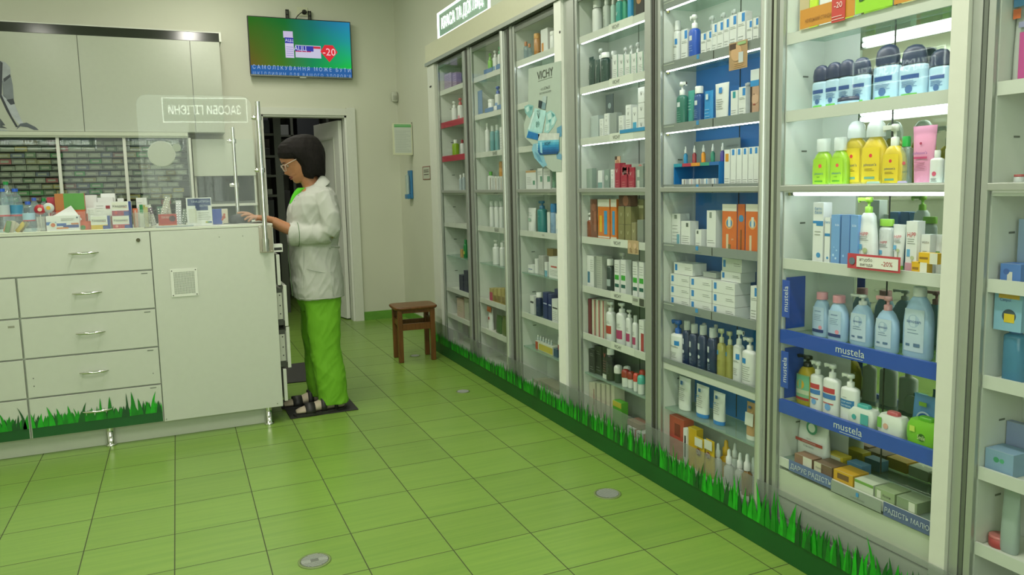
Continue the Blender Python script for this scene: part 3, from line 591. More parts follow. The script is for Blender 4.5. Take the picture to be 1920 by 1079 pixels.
# ================================================================ CUPBOARDS ON THE BACK WALL
BY = 4.35
U = empty('upper_cupboard', (-1.4, BY+.16, 1.83), 0, 'white upper cupboard with flush doors over the medicine cabinet', 'cupboard')
w = MB(); w.box(-2.9, BY+.019, 1.835, -.097, BW-.001, 2.61, LAM); bw(w, 'carcass', U)
for x0, x1 in ((-2.9,-2.05),(-2.05,-1.178),(-1.178,-.334),(-.334,-.097)):
    w = MB(); w.box(x0+.0025, BY, 1.838, x1-.0025, BY+.018, 2.607, mat('#a6ac9b', .22)); bw(w, 'door', U)
w = MB(); w.box(-2.9, BY+.004, 2.6105, -.097, BW-.001, 2.682, mat('#23281f', .12)); w.box(-2.9, BY-.002, 2.682, -.080, BW-.001, 2.690, WHITE); w.box(-.097, BY-.002, 2.611, -.080, BW-.001, 2.682, WHITE); bw(w, 'dark_top_strip', U)
# printed athletic figure on the left door, arm and hand reaching down
fg = []
def fp(u, v): p = at(u, v, 1, BY-.0008); return (p.x, BY-.0008, p.z)
w = MB()
def fpoly(pts, c, d=0): w.quad([(x, y-d, z) for x, y, z in [fp(*q) for q in pts]][::-1], mat(c, .4, 0, .1, 20))
fpoly([(-60,90),(0,114),(10,117),(19,126),(20,140),(12,150),(4,156),(4,180),(-60,246)], '#8f9698')
fpoly([(4,152),(20,141),(24,160),(26,186),(18,190),(6,180)], '#6c7478', .0004); fpoly([(3,176),(18,190),(28,197),(40,225),(45,232),(38,236),(26,222),(10,200)], '#a3aaae', .0004)
fpoly([(0,114),(5,118),(3,178),(22,218),(34,238),(30,239),(12,208),(0,182)], '#23282e', .0006); fpoly([(12,187),(25,185),(28,195),(20,197)], '#2c3238', .0008); fpoly([(6,148),(19,139),(20,144),(8,154)], '#2c3238', .0008)
fpoly([(38,232),(50,230),(66,238),(73,244),(64,244),(52,239),(38,237),(31,243),(34,236)], '#4a5258', .0008); fpoly([(0,222),(10,235),(4,236),(14,241),(0,240)], '#3d4448', .0006); fpoly([(-20,236),(0,240),(18,246),(-20,246)], '#9aa39d', .0004)
bw(w, 'figure_print', U)
Mc = empty('medicine_cabinet', (-1.4, BY+.16, .9), 0, 'wide glass-fronted medicine cabinet packed with small cartons behind the counter', 'cabinet')
w = MB(); w.box(-2.9, BY+.03, .85, -.392, BW-.001, .87, WHITE); w.box(-2.9, BW-.012, .87, -.392, BW-.001, 1.789, mat('#3c443b')); w.box(-.410, BY+.03, .87, -.392, BW-.013, 1.789, WHITE); w.box(-2.9, BY+.03, .1, -.392, BW-.001, .848, LAM)
bw(w, 'carcass', Mc)
w = MB(); w.box(-2.9, BY-.02, 1.789, -.40, BW-.001, 1.834, mat('#b9c0ab', .4)); w.box(-2.9, BY-.026, 1.80, -.40, BY-.02, 1.806, mat('#9ea590')); bw(w, 'cornice', Mc)
w = MB()
for x in (-1.87,-1.38,-.896): w.box(x-.012, BY-.004, .87, x+.012, BY+.012, 1.788, WHITE2); bw(w, 'sliding_frame', Mc); w = MB()
w.box(-.40, BY-.004, .87, -.380, BY+.012, 1.788, WHITE2); w.box(-.416, BY-.002, .87, -.404, BY+.012, 1.788, ALUD)
bw(w, 'sliding_frame', Mc)
w = MB(); w.box(-2.89, BY+.014, .87, -.412, BY+.018, 1.788, GLASS); bw(w, 'glass_pane', Mc)
rb = random.Random(3); PALM = ['#6f7a68','#747f6c','#66715f','#7b8570','#80876f','#5f6a5a','#70776a','#5a6458','#7c7e58','#6a504a','#4f6a4c','#505c66','#73704e','#6f746a','#6f7a68','#66715f','#7b8570','#8a4a4a','#3f7a44','#8f8a4a']
rows = 18; pitch = .0505; k = 0; cols_ = []
for r in range(rows):
    z = .872+r*pitch
    w = MB(); w.box(-2.2, BY+.05, z-.002, -.412, BW-.014, z, mat('#59614f')); bw(w, 'thin_shelf', Mc)
protos = {}
def carton(wd, h, c):
    key = (wd, h, c)
    if key not in protos:
        m = MB(); m.box(-wd/2, 0, 0, wd/2, .2, h, mat(c, .5)); m.box(-wd*.35, -.0006, h*.25, wd*.3, 0, h*.7, mat('#8b937e', .6)); o = m.build('medicine_carton'); protos[key] = o.data; bpy.data.objects.remove(o)
    return protos[key]
for r in range(7, rows):
    x = -2.0+rb.random()*.03
    while x < -.49:
        wd = rb.choice((.085,.095,.075)); h = rb.choice((.034,.037,.041)); xm = x+wd/2
        if xm < -1.84 : x += wd+.004; continue
        if xm+wd/2 > -.415: break
        o = bpy.data.objects.new('medicine_carton', carton(wd, h, rb.choice(PALM))); COL.objects.link(o); o.location = (xm, BY+.062+rb.random()*.012, .8735+r*pitch)
        tag(o, 'small medicine carton lying in the rows behind the sliding glass of the cabinet', 'medicine carton', 'medicine cartons packed in rows behind glass')
        x += wd+.004
# niche cabinet between the medicine cabinet and the doorway
Nc = empty('niche_cabinet', (-.1, BY+.2, 1.0), 0, 'pale wall cupboard over a dark glass niche left of the doorway', 'cupboard')
w = MB(); w.box(-.370, BY+.10, 1.462, .150, BW-.001, 1.785, mat('#bcc2b2', .35)); bw(w, 'upper_panel', Nc)
w = MB(); w.box(-.370, BY+.12, .1, -.352, BW-.001, 1.461, WHITE); w.box(.132, BY+.12, .1, .150, BW-.001, 1.461, WHITE); w.box(-.352, BW-.012, .1, .132, BW-.001, 1.461, mat('#50594f')); w.box(-.352, BY+.12, .1, .132, BW-.013, .13, WHITE); bw(w, 'carcass', Nc)
w = MB(); w.box(-.352, BY+.14, 1.235, .132, BY+.144, 1.460, clear('smoked_glass', (.45,.5,.48), 1, .15, (.12,.15,.14))); bw(w, 'dark_glass', Nc)
w = MB(); w.box(-.369, BY+.08, 1.192, .149, BW-.015, 1.214, WHITE2); bw(w, 'ledge', Nc)
w = MB(); w.box(-.35, BY+.13, 1.216, .13, BY+.135, 1.234, mat('#59605a')); w.box(-.10, BY+.2, 1.2145, .02, BW-.02, 1.44, mat('#77766a')); bw(w, 'inner_panel', Nc)
# ================================================================ TV, WALL PIECES, STOOL, MATS
TVy = BW-.07; a = at(463, 31, 1, TVy); b_ = at(661, 147, 1, TVy)
tx0, tx1, tz1, tz0 = a.x, at(659, 90, 1, TVy).x, (a.z+at(657, 39, 1, TVy).z)/2, (at(661,148,1,TVy).z+at(467,142,1,TVy).z)/2
tvc = ((tx0+tx1)/2, (tz0+tz1)/2); TV = empty('wall_television', (tvc[0], TVy, tvc[1]), 0, 'black flat television showing a green advertisement on the back wall', 'television')
hw, hh = (tx1-tx0)/2, (tz1-tz0)/2; ROT = TR(0,0,0,0,0,0)
w = MB(); w.box(-hw, 0, -hh, hw, .035, hh, BLACK, ROT); w.build('casing', TV, .004)
w = MB(); w.box(-hw, -.003, -hh, hw, .0, -hh+.012, ALUD, ROT); w.box(-.03, -.004, -hh-.008, .03, 0, -hh+.004, mat('#9da39a')); w.build('lower_bezel', TV)
def screen_mat():
    m = bpy.data.materials.new('screen_picture'); m.use_nodes = True; nt = m.node_tree; nt.nodes.clear(); N = nt.nodes.new; L = nt.links.new
    tc = N('ShaderNodeTexCoord'); sp = N('ShaderNodeSeparateXYZ'); L(tc.outputs['Object'], sp.inputs[0])
    def ramp(els, sock, lo, hi):
        mr = N('ShaderNodeMapRange'); mr.inputs[1].default_value = lo; mr.inputs[2].default_value = hi; L(sock, mr.inputs[0])
        r = N('ShaderNodeValToRGB'); e = r.color_ramp.elements
        while len(e) < len(els): e.new(.5)
        for q, (p, c) in zip(e, els): q.position = p; q.color = (*lin(c), 1)
        L(mr.outputs[0], r.inputs[0]); return r.outputs[0]
    top = ramp([(0,'#2c6a20'),(.35,'#1f6a30'),(.62,'#20706a'),(1,'#2a7fb4')], sp.outputs[0], -hw, hw)
    bot = ramp([(0,'#6b5a28'),(.3,'#4a7424'),(.6,'#1f8a50'),(1,'#22c02c')], sp.outputs[0], -hw, hw)
    mr = N('ShaderNodeMapRange'); mr.inputs[1].default_value = -hh*.7; mr.inputs[2].default_value = hh*.9; L(sp.outputs[2], mr.inputs[0])
    nz = N('ShaderNodeTexNoise'); nz.inputs['Scale'].default_value = 3; L(tc.outputs['Object'], nz.inputs['Vector'])
    ad = N('ShaderNodeMath'); ad.operation = 'MULTIPLY_ADD'; L(nz.outputs['Fac'], ad.inputs[0]); ad.inputs[1].default_value = .5; ad.inputs[2].default_value = -.25
    a2 = N('ShaderNodeMath'); a2.operation = 'ADD'; a2.use_clamp = True; L(ad.outputs[0], a2.inputs[0]); L(mr.outputs[0], a2.inputs[1])
    mx = N('ShaderNodeMix'); mx.data_type = 'RGBA'; L(a2.outputs[0], mx.inputs['Factor']); L(bot, mx.inputs['A']); L(top, mx.inputs['B'])
    e = N('ShaderNodeEmission'); e.inputs[1].default_value = 1.0; L(mx.outputs['Result'], e.inputs[0]); o = N('ShaderNodeOutputMaterial'); L(e.outputs[0], o.inputs[0]); return m
w = MB(); w.box(-hw+.008, -.0012, -hh+.014, hw-.008, -.0002, hh-.008, screen_mat(), ROT)
def sc(u, v): return ((u-32)/1570*2-1)*hw, (1-(v-100)/890*2)*hh     # from the zoomed screen picture
def sq(x0, z0, x1, z1, c, d): w.box(x0, -.0012-d, z0, x1, -.0012, z1, glow(c, 1.0), ROT)
X0, Z0 = sc(120, 985); X1, Z1 = sc(1570, 835); sq(-hw+.008, -hh+.014, hw-.008, Z1, '#2f609c', .0004)
k1 = (2*hw-.04)/glyphs('С А М О Л І К У В А Н Н Я   М О Ж Е   Б У Т И')[2]/.050; k2 = (2*hw-.04)/glyphs("Ш К І Д Л И В И М   Д Л Я   В А Ш О Г О   З Д О Р О В ' Я")[2]/.042
w.text('С А М О Л І К У В А Н Н Я   М О Ж Е   Б У Т И', .050, TR(0, -.0018, (Z0+Z1)/2+.032), glow('#a4bcdc', 1.0), 'C', k1)
w.text("Ш К І Д Л И В И М   Д Л Я   В А Ш О Г О   З Д О Р О В ' Я", .042, TR(0, -.0018, (Z0+Z1)/2-.026), glow('#93aed2', 1.0), 'C', k2)
x0, z1 = sc(550, 300); x1, z0 = sc(695, 400); sq(x0, z0, x1, z1, '#c3b8d4', .0006); x0, z1 = sc(570, 390); x1, z0 = sc(700, 700); sq(x0, z0, x1, z1, '#c9c0dc', .0005)
x0, z1 = sc(570, 395); x1, z0 = sc(700, 480); sq(x0, z0, x1, z1, '#3a3f9c', .0008); w.text('АЦЦ', .035, TR((x0+x1)/2, -.0022, (z0+z1)/2), glow('#dfe2f4', 1), 'C')
for q in range(5): xx0, zz = sc(585, 540+q*32); xx1, _ = sc(690, 0); sq(xx0, zz, xx1, zz+.004, '#7a7fb0', .0008)
x0, z1 = sc(720, 500); x1, z0 = sc(1115, 690); sq(x0, z0, x1, z1, '#c4c2d8', .0005); x0, z1 = sc(720, 510); x1, z0 = sc(1000, 590); sq(x0, z0, x1, z1, '#39409f', .0008); w.text('АЦЦ', .055, TR(x0+.045, -.0022, (z0+z1)/2), glow('#dfe2f4', 1), 'C')
x0, z1 = sc(1000, 510); x1, z0 = sc(1110, 545); sq(x0, z0, x1, z1, '#c4384a', .0008); x0, z1 = sc(720, 590); x1, z0 = sc(960, 602); sq(x0, z0, x1, z1, '#c4384a', .0008)
cx, cz = sc(1240, 600); r_ = .085
w.quad([(cx-r_*.95, -.0024, cz+.01), (cx, -.0024, cz-r_), (cx+r_*.95, -.0024, cz+.01), (cx+r_*.45, -.0024, cz+r_*.85), (cx-r_*.45, -.0024, cz+r_*.85)], glow('#d8343c', 1.0))
w.text('-20', .095, TR(cx, -.0030, cz+.01), glow('#f0c8cc', 1), 'C'); w.build('screen', TV)
for x in (at(538,20,1,TVy+.05).x, at(580,22,1,TVy+.05).x):
    w = MB(); x -= TV.location[0]; w.box(x-.014, .036, -.15, x-.006, .060, hh+.085, BLACK); w.box(x+.006, .036, -.15, x+.014, .060, hh+.085, BLACK)
    for q in range(5): w.box(x-.014, .036, hh+.083-q*.04, x+.014, .046, hh+.075-q*.04, BLACK)
    w.build('bracket', TV)
so = at(567, 22, 1, BW-.01); r = empty('wall_socket', (so.x, BW-.001, so.z), 0, 'cream wall socket with a black plug above the television', 'wall socket')
MB().box(-.05, -.010, -.04, .05, -.0005, .04, mat('#c9cbb0', .4)).build('plate', r, .003); MB().lathe([(.022,.010),(.022,.03),(.014,.045)], BLACK, 16, T=TR(.015,0,-.005,0,PI/2)).build('plug', r)
MB().tube([(.01,-.045,-.01),(-.02,-.05,-.02),(-.05,-.035,-.045),(-.08,-.02,-.09)], .004, BLACK, 8).build('cable', r)
# emergency card, detector, sanitizer, small notice on the right wall
def wallbox(name, u0, v0, u1, v1, depth, label, cat):
    """a box hung on the right wall, its outer edge at u0, its back edge at u1"""
    return None
g = at(740, 182, 1, BW-.03); r = empty('motion_detector', (g.x, BW-.001, g.z), 0, 'small white motion detector high on the back wall by the corner', 'detector')
MB().sec([(.028,.020,-.045),(.034,.026,-.02),(.034,.026,.02),(.026,.018,.048)], mat('#b5b8a8', .5), 16, T=TR(0,-.028,0)).build('housing', r); MB().sec([(.018,.006,-.03),(.02,.008,.01)], mat('#9a9d8e', .5), 12, T=TR(-.004,-.052,0)).build('lens', r)
b0 = at(774, 290, 0, RW); yb = b0.y; zt = at(773, 232, 0, RW).z; zb = at(775, 291, 0, RW).z
r = empty('notice_holder', (RW-.001, yb, zb), 0, 'white notice with green heading angled out from the right wall', 'notice')
p0 = at(734, 240, 1, yb+.02); p0b = at(737, 293, 1, yb+.02); p1 = at(771, 238, 1, yb+.01)
X0_, X1_ = p0.x-RW, p1.x-RW-.002
w = MB(); w.box(X0_, -.03, .0, X1_, .0, zt-zb, mat('#c9ccaf', .5)); w.build('holder', r, .002)
w = MB(); w.box(X0_+.012, -.0325, .02, X1_-.012, -.0302, zt-zb-.008, mat('#bcc3b8', .5)); w.box(X0_+.012, -.034, zt-zb-.035, X1_-.012, -.0326, zt-zb-.010, mat('#4c9a52', .5)); w.box(X0_+.012, -.0345, zt-zb-.025, X1_-.012, -.034, zt-zb-.018, mat('#8fc08c', .5))
for q in range(13): w.box(X0_+.02, -.0334, .035+q*.0155, X1_-.022-.02*((q*7) % 3), -.0326, .0375+q*.0155, mat('#9aa29a'))
w.build('notice_sheet', r); w = MB(); w.box(X1_, -.02, -.003, -.001, .0, zt-zb+.012, mat('#4c503f')); w.build('wall_bracket', r)
yb = at(772, 345, 0, RW).y; z0 = at(775, 373, 0, RW).z; z1 = at(770, 320, 0, RW).z; k = at(762, 345, 1, yb).x-RW
r = empty('sanitizer_dispenser', (RW-.001, yb, z0), 0, 'blue wall sanitizer dispenser with a clear bottle, right of the corner', 'dispenser')
H = z1-z0
w = MB(); w.box(k*.45, -.05, .0, -.001, .05, H, mat('#2a6f9e', .4)); w.box(k*1.1, -.05, .0, k*.45, .05, .045, mat('#2a6f9e', .4)); w.build('holder', r, .006)
w = MB(); w.sec([(abs(k)*.3,.036,.047),(abs(k)*.3,.036,H*.8),(abs(k)*.12,.014,H*.88)], clear('gel_bottle', (.8,.87,.86), 1, .3, (.6,.7,.68)), 16, T=TR(k*.8,0,0)); w.build('bottle', r)
n0 = at(793, 324, 0, RW-.002); n1 = at(807, 324, 0, RW-.002); zz0 = at(800, 337, 0, RW).z; zz1 = at(800, 312, 0, RW).z
r = empty('wall_notice', (RW-.001, (n0.y+n1.y)/2, zz0), 0, 'small red-edged notice card taped to the wall beside the cabinets', 'notice')
hy_ = (n0.y-n1.y)/2; H = zz1-zz0; w = MB(); w.box(-.0035, -hy_, 0, -.002, hy_, H, mat('#b3b9a8', .5)); w.build('card', r)
w = MB()
for y0, z0_, y1, z1_ in ((-hy_,0,hy_,.006),(-hy_,H-.006,hy_,H),(-hy_,0,-hy_+.008,H),(hy_-.008,0,hy_,H)): w.box(-.0045, y0, z0_, -.0036, y1, z1_, mat('#8a4a44'))
for q in (.35,.55,.68): w.box(-.0045, -hy_*.6, H*q, -.0036, hy_*.65, H*q+.008, mat('#5a5048'))
w.build('red_border', r)
# light chase pipe and sockets between wall and cabinets
w = MB(); w.box(RW-.03, 2.957, .001, RW-.002, 2.99, 2.26, mat('#b7bba9', .5)); tag(bw(w, 'cable_duct', empty('cable_trunking', (RW-.015, 2.97, 0), 0, 'narrow upright cable trunking between wall and cabinets', 'trunking')), None)
# stool
WOOD = None
def wood(h1, h2):
    m = bpy.data.materials.new('stained_wood'); m.use_nodes = True; nt = m.node_tree; N = nt.nodes.new; L = nt.links.new; b = nt.nodes['Principled BSDF']
    tc = N('ShaderNodeTexCoord'); mp = N('ShaderNodeMapping'); mp.inputs['Scale'].default_value = (60, 60, 4); L(tc.outputs['Object'], mp.inputs[0]); nz = N('ShaderNodeTexNoise'); nz.inputs['Scale'].default_value = 1; nz.inputs['Distortion'].default_value = 1.2; L(mp.outputs[0], nz.inputs[0])
    r = N('ShaderNodeValToRGB'); r.color_ramp.elements[0].position = .3; r.color_ramp.elements[1].position = .7; r.color_ramp.elements[0].color = (*lin(h1), 1); r.color_ramp.elements[1].color = (*lin(h2), 1); L(nz.outputs[0], r.inputs[0]); L(r.outputs[0], b.inputs['Base Color']); b.inputs['Roughness'].default_value = .35; return m
WD = wood('#573512', '#70451b')
st = empty('wooden_stool', (1.085, 2.775, 0), math.radians(-4), 'brown wooden stool with a square seat standing by the far end cabinet', 'stool')
sw, sd, stH = .125, .10, .425
w = MB(); w.sec([(.163,.132,stH-.022),(.170,.138,stH-.014),(.170,.138,stH-.004),(.165,.133,stH)], WD, 28, 6); w.build('seat', st)
for sx in (-1, 1):
    for sy in (-1, 1):
        MB().box(sx*sw-.018, sy*sd-.018, .001, sx*sw+.018, sy*sd+.018, stH-.0225, WD).build('leg', st, .003)
for sy in (-1, 1): MB().box(-sw+.0185, sy*sd-.009, .245, sw-.0185, sy*sd+.009, .295, WD).build('rail', st, .002)
for sx in (-1, 1): MB().box(sx*sw-.009, -sd+.0185, .275, sx*sw+.009, sd-.0185, .325, WD).build('rail', st, .002)
for sy in (-1, 1): MB().box(-sw+.0185, sy*sd-.009, stH-.05, sw-.0185, sy*sd+.009, stH-.0225, WD).build('apron', st)
# mats
MATM = mat('#2a2a27', .8, 0, .1, 300)
def quad_mat(pts, label):
    c = sum((at(u, v, 2, 0) for u, v in pts), Vector())/4; r = empty('floor_mat', (c.x, c.y, 0), 0, label, 'mat', 'dark mats behind the counter')
    v = [at(u, v_, 2, 0) for u, v_ in pts]; lo = [(p.x-c.x, p.y-c.y, .001) for p in v]; hi = [(x, y, .006) for x, y, z in lo]
    w = MB(); w.loft([lo, hi], MATM, smooth=False); w.build('rubber_sheet', r)
quad_mat([(545,787),(672,769),(650,744),(525,752)], 'dark floor mat under the sandals of the person at the counter')
quad_mat([(520,722),(608,713),(598,678),(530,686)], 'dark floor mat lying further behind the person at the counter')
# ================================================================ GOODS ON THE SHELVES
def B(*a): return ('b',)+a
def L(*a): return ('l',)+a
def Tx(*a): return ('t',)+a
W_ = '#d3d5d3'; G_ = '#b4b9b2'; TXT = '#7d827c'
def deco(m, w, h, y, D, T=None, nc=0):
    """flat print on a front at local y; fractions of width and height"""
    def strip(x0, z0, x1, z1, yy, c):
        if not nc: m.box(x0, yy, z0, x1, y+.0002, z1, mat(c), T); return
        xs = [x0+(x1-x0)*q/nc for q in range(nc+1)]; m.add([(x, yy, z0) for x in xs]+[(x, yy, z1) for x in xs], [(q, q+1, nc+q+2, nc+q+1) for q in range(nc)], mat(c), True, T)
    for i, e in enumerate(D):
        yy = y-.0004-.0002*i
        if e[0] == 'b': strip((e[1]-.5)*w, e[2]*h, (e[3]-.5)*w, e[4]*h, yy, e[5])
        elif e[0] == 'l':
            for q in range(e[5]):
                z = (e[2]+(e[4]-e[2])*(q+.5)/e[5])*h; r = ((q*37+i*11) % 10)/10*.25
                strip((e[1]-.5)*w, z-.0008, (e[3]-.5-r*(e[3]-e[1]))*w, z+.0008, yy, e[6] if len(e) > 6 else TXT)
        elif e[0] == 't':
            tw = glyphs(e[1])[2]; sz = e[4]*h; mw = e[6]*w if len(e) > 6 else .85*w; k = min(1., mw/(tw*sz)) if tw else 1
            m.text(e[1], sz, (T or Matrix()) @ TR((e[2]-.5)*w, yy+.0004, e[3]*h), mat(e[5]), 'C', k)
        elif e[0] == 'd':
            r = e[3]*w; m.lathe([(r, 0), (r, .0006)], mat(e[4]), 18, T=(T or Matrix()) @ TR((e[1]-.5)*w, yy+.0006, e[2]*h, 0, PI/2))
def MK(name, R): return lambda m, n, **k: m.build(n, R, **k)
def k_box(R, w, d, h, c=W_, D=(), side=None, cat='box', **k):
    m = MB(); m.box(-w/2, 0, 0, w/2, d, h, mat(c)); 
    if side: m.box(w/2, .0008, .0008, w/2+.0003, d-.0008, h-.0008, mat(side))
    deco(m, w, h, 0, D); m.box(-w/2+.002, .001, h, w/2-.002, .0018, h+.0003, mat(G_)); m.build('carton', R)
def prof_body(w, d, h, style):
    a, b = w/2, d/2
    if style == 'sq': return [(a*.96,b*.96,0),(a,b,.006),(a,b,h*.90),(a*.86,b*.86,h*.96),(a*.4,b*.5,h)]
    if style == 'oval': return [(a*.82,b*.85,0),(a*.93,b*.95,h*.04),(a,b,h*.35),(a*.97,b,h*.6),(a*.86,b*.95,h*.8),(a*.6,b*.8,h*.93),(a*.36,b*.6,h)]
    if style == 'drop': return [(a*.7,b*.8,0),(a*.95,b*.96,h*.10),(a,b,h*.28),(a*.90,b,h*.5),(a*.66,b*.9,h*.78),(a*.42,b*.7,h)]
    if style == 'taper': return [(a,b,0),(a,b,h*.05),(a*.82,b*.9,h*.6),(a*.62,b*.8,h*.94),(a*.4,b*.6,h)]
    if style == 'slope': return [(a*.9,b*.9,0),(a,b,h*.05),(a,b,h*.55),(a*.9,b,h*.75),(a*.6,b*.85,h*.92),(a*.35,b*.6,h)]
    return [(a*.97,b*.97,0),(a,b,h*.03),(a,b,h*.90),(a*.93,b*.94,h*.95),(a*.66,b*.7,h*.985),(a*.45,b*.55,h)]
def k_pump(R, w, d, h, c=W_, cc='#d8dad6', D=(), bh=.72, style='cyl', dirx=-1, mt=None, lab=None, pw=2.4, head=1., **k):
    H = h*bh; M = mt or mat(c, .3); m = MB(); m.sec(prof_body(w, d, H, style), M, 24, pw, c=(0, d/2)); m.build('body', R)
    n = min(w, d)*.30; m = MB(); C = mat(cc, .35); r = h-H
    m.lathe([(n,0),(n,r*.35),(n*.8,r*.4),(n*.35,r*.42),(n*.4,r*.66),(n*1.0,r*.70),(n*1.0,r*.94),(n*.8,r)], C, 14, (0,d/2), T=TR(0,0,H+.0002))
    L = w*.5*head; m.box(0 if dirx > 0 else -L, d/2-n*.45, H+r*.76, L if dirx > 0 else 0, d/2+n*.45, H+r*.97, C); m.box(dirx*L, d/2-n*.3, H+r*.66, dirx*(L-n*.4), d/2+n*.3, H+r*.95, C)
    m.build('pump', R); lbl(R, w, d, H, D, lab, .84 if style in ('cyl','sq') else .68, pw)
def lbl(R, w, d, H, D, lab=None, wide=.84, pw=2.4):
    """label wrapped round the front of a rounded body"""
    if not D: return
    m = MB(); lw = w*wide; z0, z1 = H*.12, H*.80
    if lab: deco(m, lw, z1-z0, .0002, [B(0,0,1,1,lab)], TR(0, 0, z0), 10)
    deco(m, lw, z1-z0, 0, [tuple(max(0, min(1, v)) if k in (1, 3) and e[0] == 'b' else v for k, v in enumerate(e)) for e in D], TR(0, 0, z0), 10)
    a, b = w/2, d/2
    m.v = [(x, y-.0006+b-b*(1-min(.98, abs(x)/a)**pw)**(1/pw), z) for x, y, z in m.v]; m.build('label', R)
def k_bottle(R, w, d, h, c=W_, cc='#d8dad6', D=(), bh=.8, style='cyl', mt=None, cm=None, lab=None, capw=.55, pw=2.4, dome=False, **k):
    H = h*bh; m = MB(); m.sec(prof_body(w, d, H, style), mt or mat(c, .3), 24, pw, c=(0, d/2)); m.build('body', R)
    cw = w*capw/2; cd = min(d/2, cw); r = h-H; m = MB()
    if dome: m.sec([(cw,cd,0),(cw*1.02,cd,r*.35),(cw*.9,cd*.9,r*.7),(cw*.6,cd*.6,r*.92),(cw*.2,cd*.2,r)], cm or mat(cc, .35), 20, 2.2, T=TR(0,0,H+.0002), c=(0,d/2))
    else: m.sec([(cw,cd,0),(cw,cd,r*.92),(cw*.9,cd*.9,r)], cm or mat(cc, .35), 20, 2.2, T=TR(0,0,H+.0002), c=(0,d/2))
    m.build('cap', R); lbl(R, w, d, H, D, lab, .84 if style in ('cyl','sq') else .68, pw)
def k_tube(R, w, d, h, c=W_, cc='#d8dad6', D=(), cf=.12, taper=.62, bot=None, lab=None, **k):
    """tube standing on its cap, flat seam on top"""
    H = h*cf; m = MB(); r = w/2*taper; dd = min(d/2, r); m.sec([(r*.97,dd*.97,0),(r,dd,.002),(r,dd,H)], mat(bot or cc, .35), 22, 2, c=(0,d/2)); m.build('cap', R)
    m = MB(); a = w/2; m.sec([(r,dd,0),(r*1.02,dd*1.02,(h-H)*.05),(r+(a-r)*.5,dd*.75,(h-H)*.5),(a*.97,dd*.25,(h-H)*.93),(a,.0012,(h-H))], mat(c, .35), 22, 2, T=TR(0,0,H+.0002), c=(0,d/2))
    m.build('body', R)
    if D: m = MB(); T = TR(0, 0, H+(h-H)*.15, 0, -.05 if d > .01 else 0); deco(m, w*.72, (h-H)*.75, d/2-dd*.98-.0015, D, T); m.build('label', R)
def k_can(R, w, d, h, c=W_, cc='#d8dad6', D=(), bh=.8, lab=None, **k):
    H = h*bh; r = w/2; m = MB(); m.lathe([(r*.96,0),(r,.003),(r,H*.97),(r*.9,H)], mat(c, .3), 22, (0,r)); m.build('body', R)
    m = MB(); m.lathe([(r*.98,0),(r*.98,(h-H)*.8),(r*.85,h-H)], mat(cc, .35), 22, (0,r), T=TR(0,0,H+.0002)); m.build('cap', R); lbl(R, w, w, H, D, lab, .84, 2.)
def k_roll(R, w, d, h, c=W_, cc='#a8302c', D=(), **k):
    H = h*.55; r = w/2; m = MB(); m.lathe([(r*.8,0),(r*.86,H*.1),(r*.9,H)], mat(c, .35), 18, (0,r)); m.build('body', R)
    m = MB(); m.lathe([(r,0),(r,(h-H)*.65),(r*.85,(h-H)*.9),(r*.4,h-H)], mat(cc, .35), 18, (0,r), T=TR(0,0,H+.0002)); m.build('cap', R); lbl(R, w, d, H, D)
def k_drop(R, w, d, h, c='#a8862a', cc='#d4d6d0', D=(), mt=None, **k):
    H = h*.6; r = w/2; m = MB(); m.lathe([(r*.96,0),(r,.003),(r,H*.82),(r*.5,H*.95),(r*.45,H)], mt or mat(c, .2), 18, (0,r)); m.build('body', R)
    m = MB(); m.lathe([(r*.62,0),(r*.62,(h-H)*.45),(r*.38,(h-H)*.55),(r*.34,(h-H)*.9),(r*.2,h-H)], mat(cc, .4), 14, (0,r), T=TR(0,0,H+.0002)); m.build('cap', R); lbl(R, w, d, H, D)
def k_wipes(R, w, d, h, c='#c8cec6', D=(), lid='#3f9a96', lc=None, **k):
    m = MB(); a = w/2
    m.sec([(a*.86,d*.46,0),(a*.97,d*.5,h*.3),(a,d*.5,h*.5),(a*.95,d*.48,h*.8),(a*.8,d*.38,h)], mat(c, .35), 26, 5, c=(0,d/2)); m.build('pack', R)
    m = MB(); m.sec([(a*.45,d*.26,0),(a*.44,d*.25,.007),(a*.38,d*.2,.010)], mat(lid, .35), 20, 3, T=TR(0,0,h+.0003), c=(0,d/2)); m.build('lid', R)
    if D: m = MB(); deco(m, w*.8, h*.7, -.0012, D, TR(0, 0, h*.15)); m.build('label', R)
def k_pouch(R, w, d, h, c=W_, D=(), **k):
    m = MB(); a = w/2; m.sec([(a*.9,d*.42,0),(a*.97,d*.5,h*.06),(a,d*.46,h*.3),(a*.98,d*.3,h*.7),(a*.97,d*.06,h*.95),(a,.001,h)], mat(c, .3), 24, 3.2, c=(0,d/2)); m.build('pouch', R)
    if D: m = MB(); deco(m, w*.9, h, -.0012, D, TR(0, 0, 0)); m.build('print', R)
def k_card(R, w, d, h, c=W_, D=(), tilt=0, **k):
    m = MB(); m.box(-w/2, 0, 0, w/2, max(.0015, min(d, .003)), h, mat(c)); deco(m, w, h, 0, D); m.build('card', R)
KIND = {'box':(k_box,'box'),'pump':(k_pump,'pump bottle'),'bottle':(k_bottle,'bottle'),'tube':(k_tube,'tube'),'can':(k_can,'can'),'roll':(k_roll,'deodorant'),'drop':(k_drop,'dropper bottle'),'wipes':(k_wipes,'wipes'),'pouch':(k_pouch,'pouch'),'card':(k_card,'card')}
NAME = {'box':'product_box','pump':'pump_bottle','bottle':'bottle','tube':'cream_tube','can':'spray_can','roll':'roll_on_deodorant','drop':'dropper_bottle','wipes':'wipes_pack','pouch':'refill_pouch','card':'display_card'}
ORD = ['leftmost','second','third','fourth','fifth','sixth','seventh','eighth','ninth','tenth']
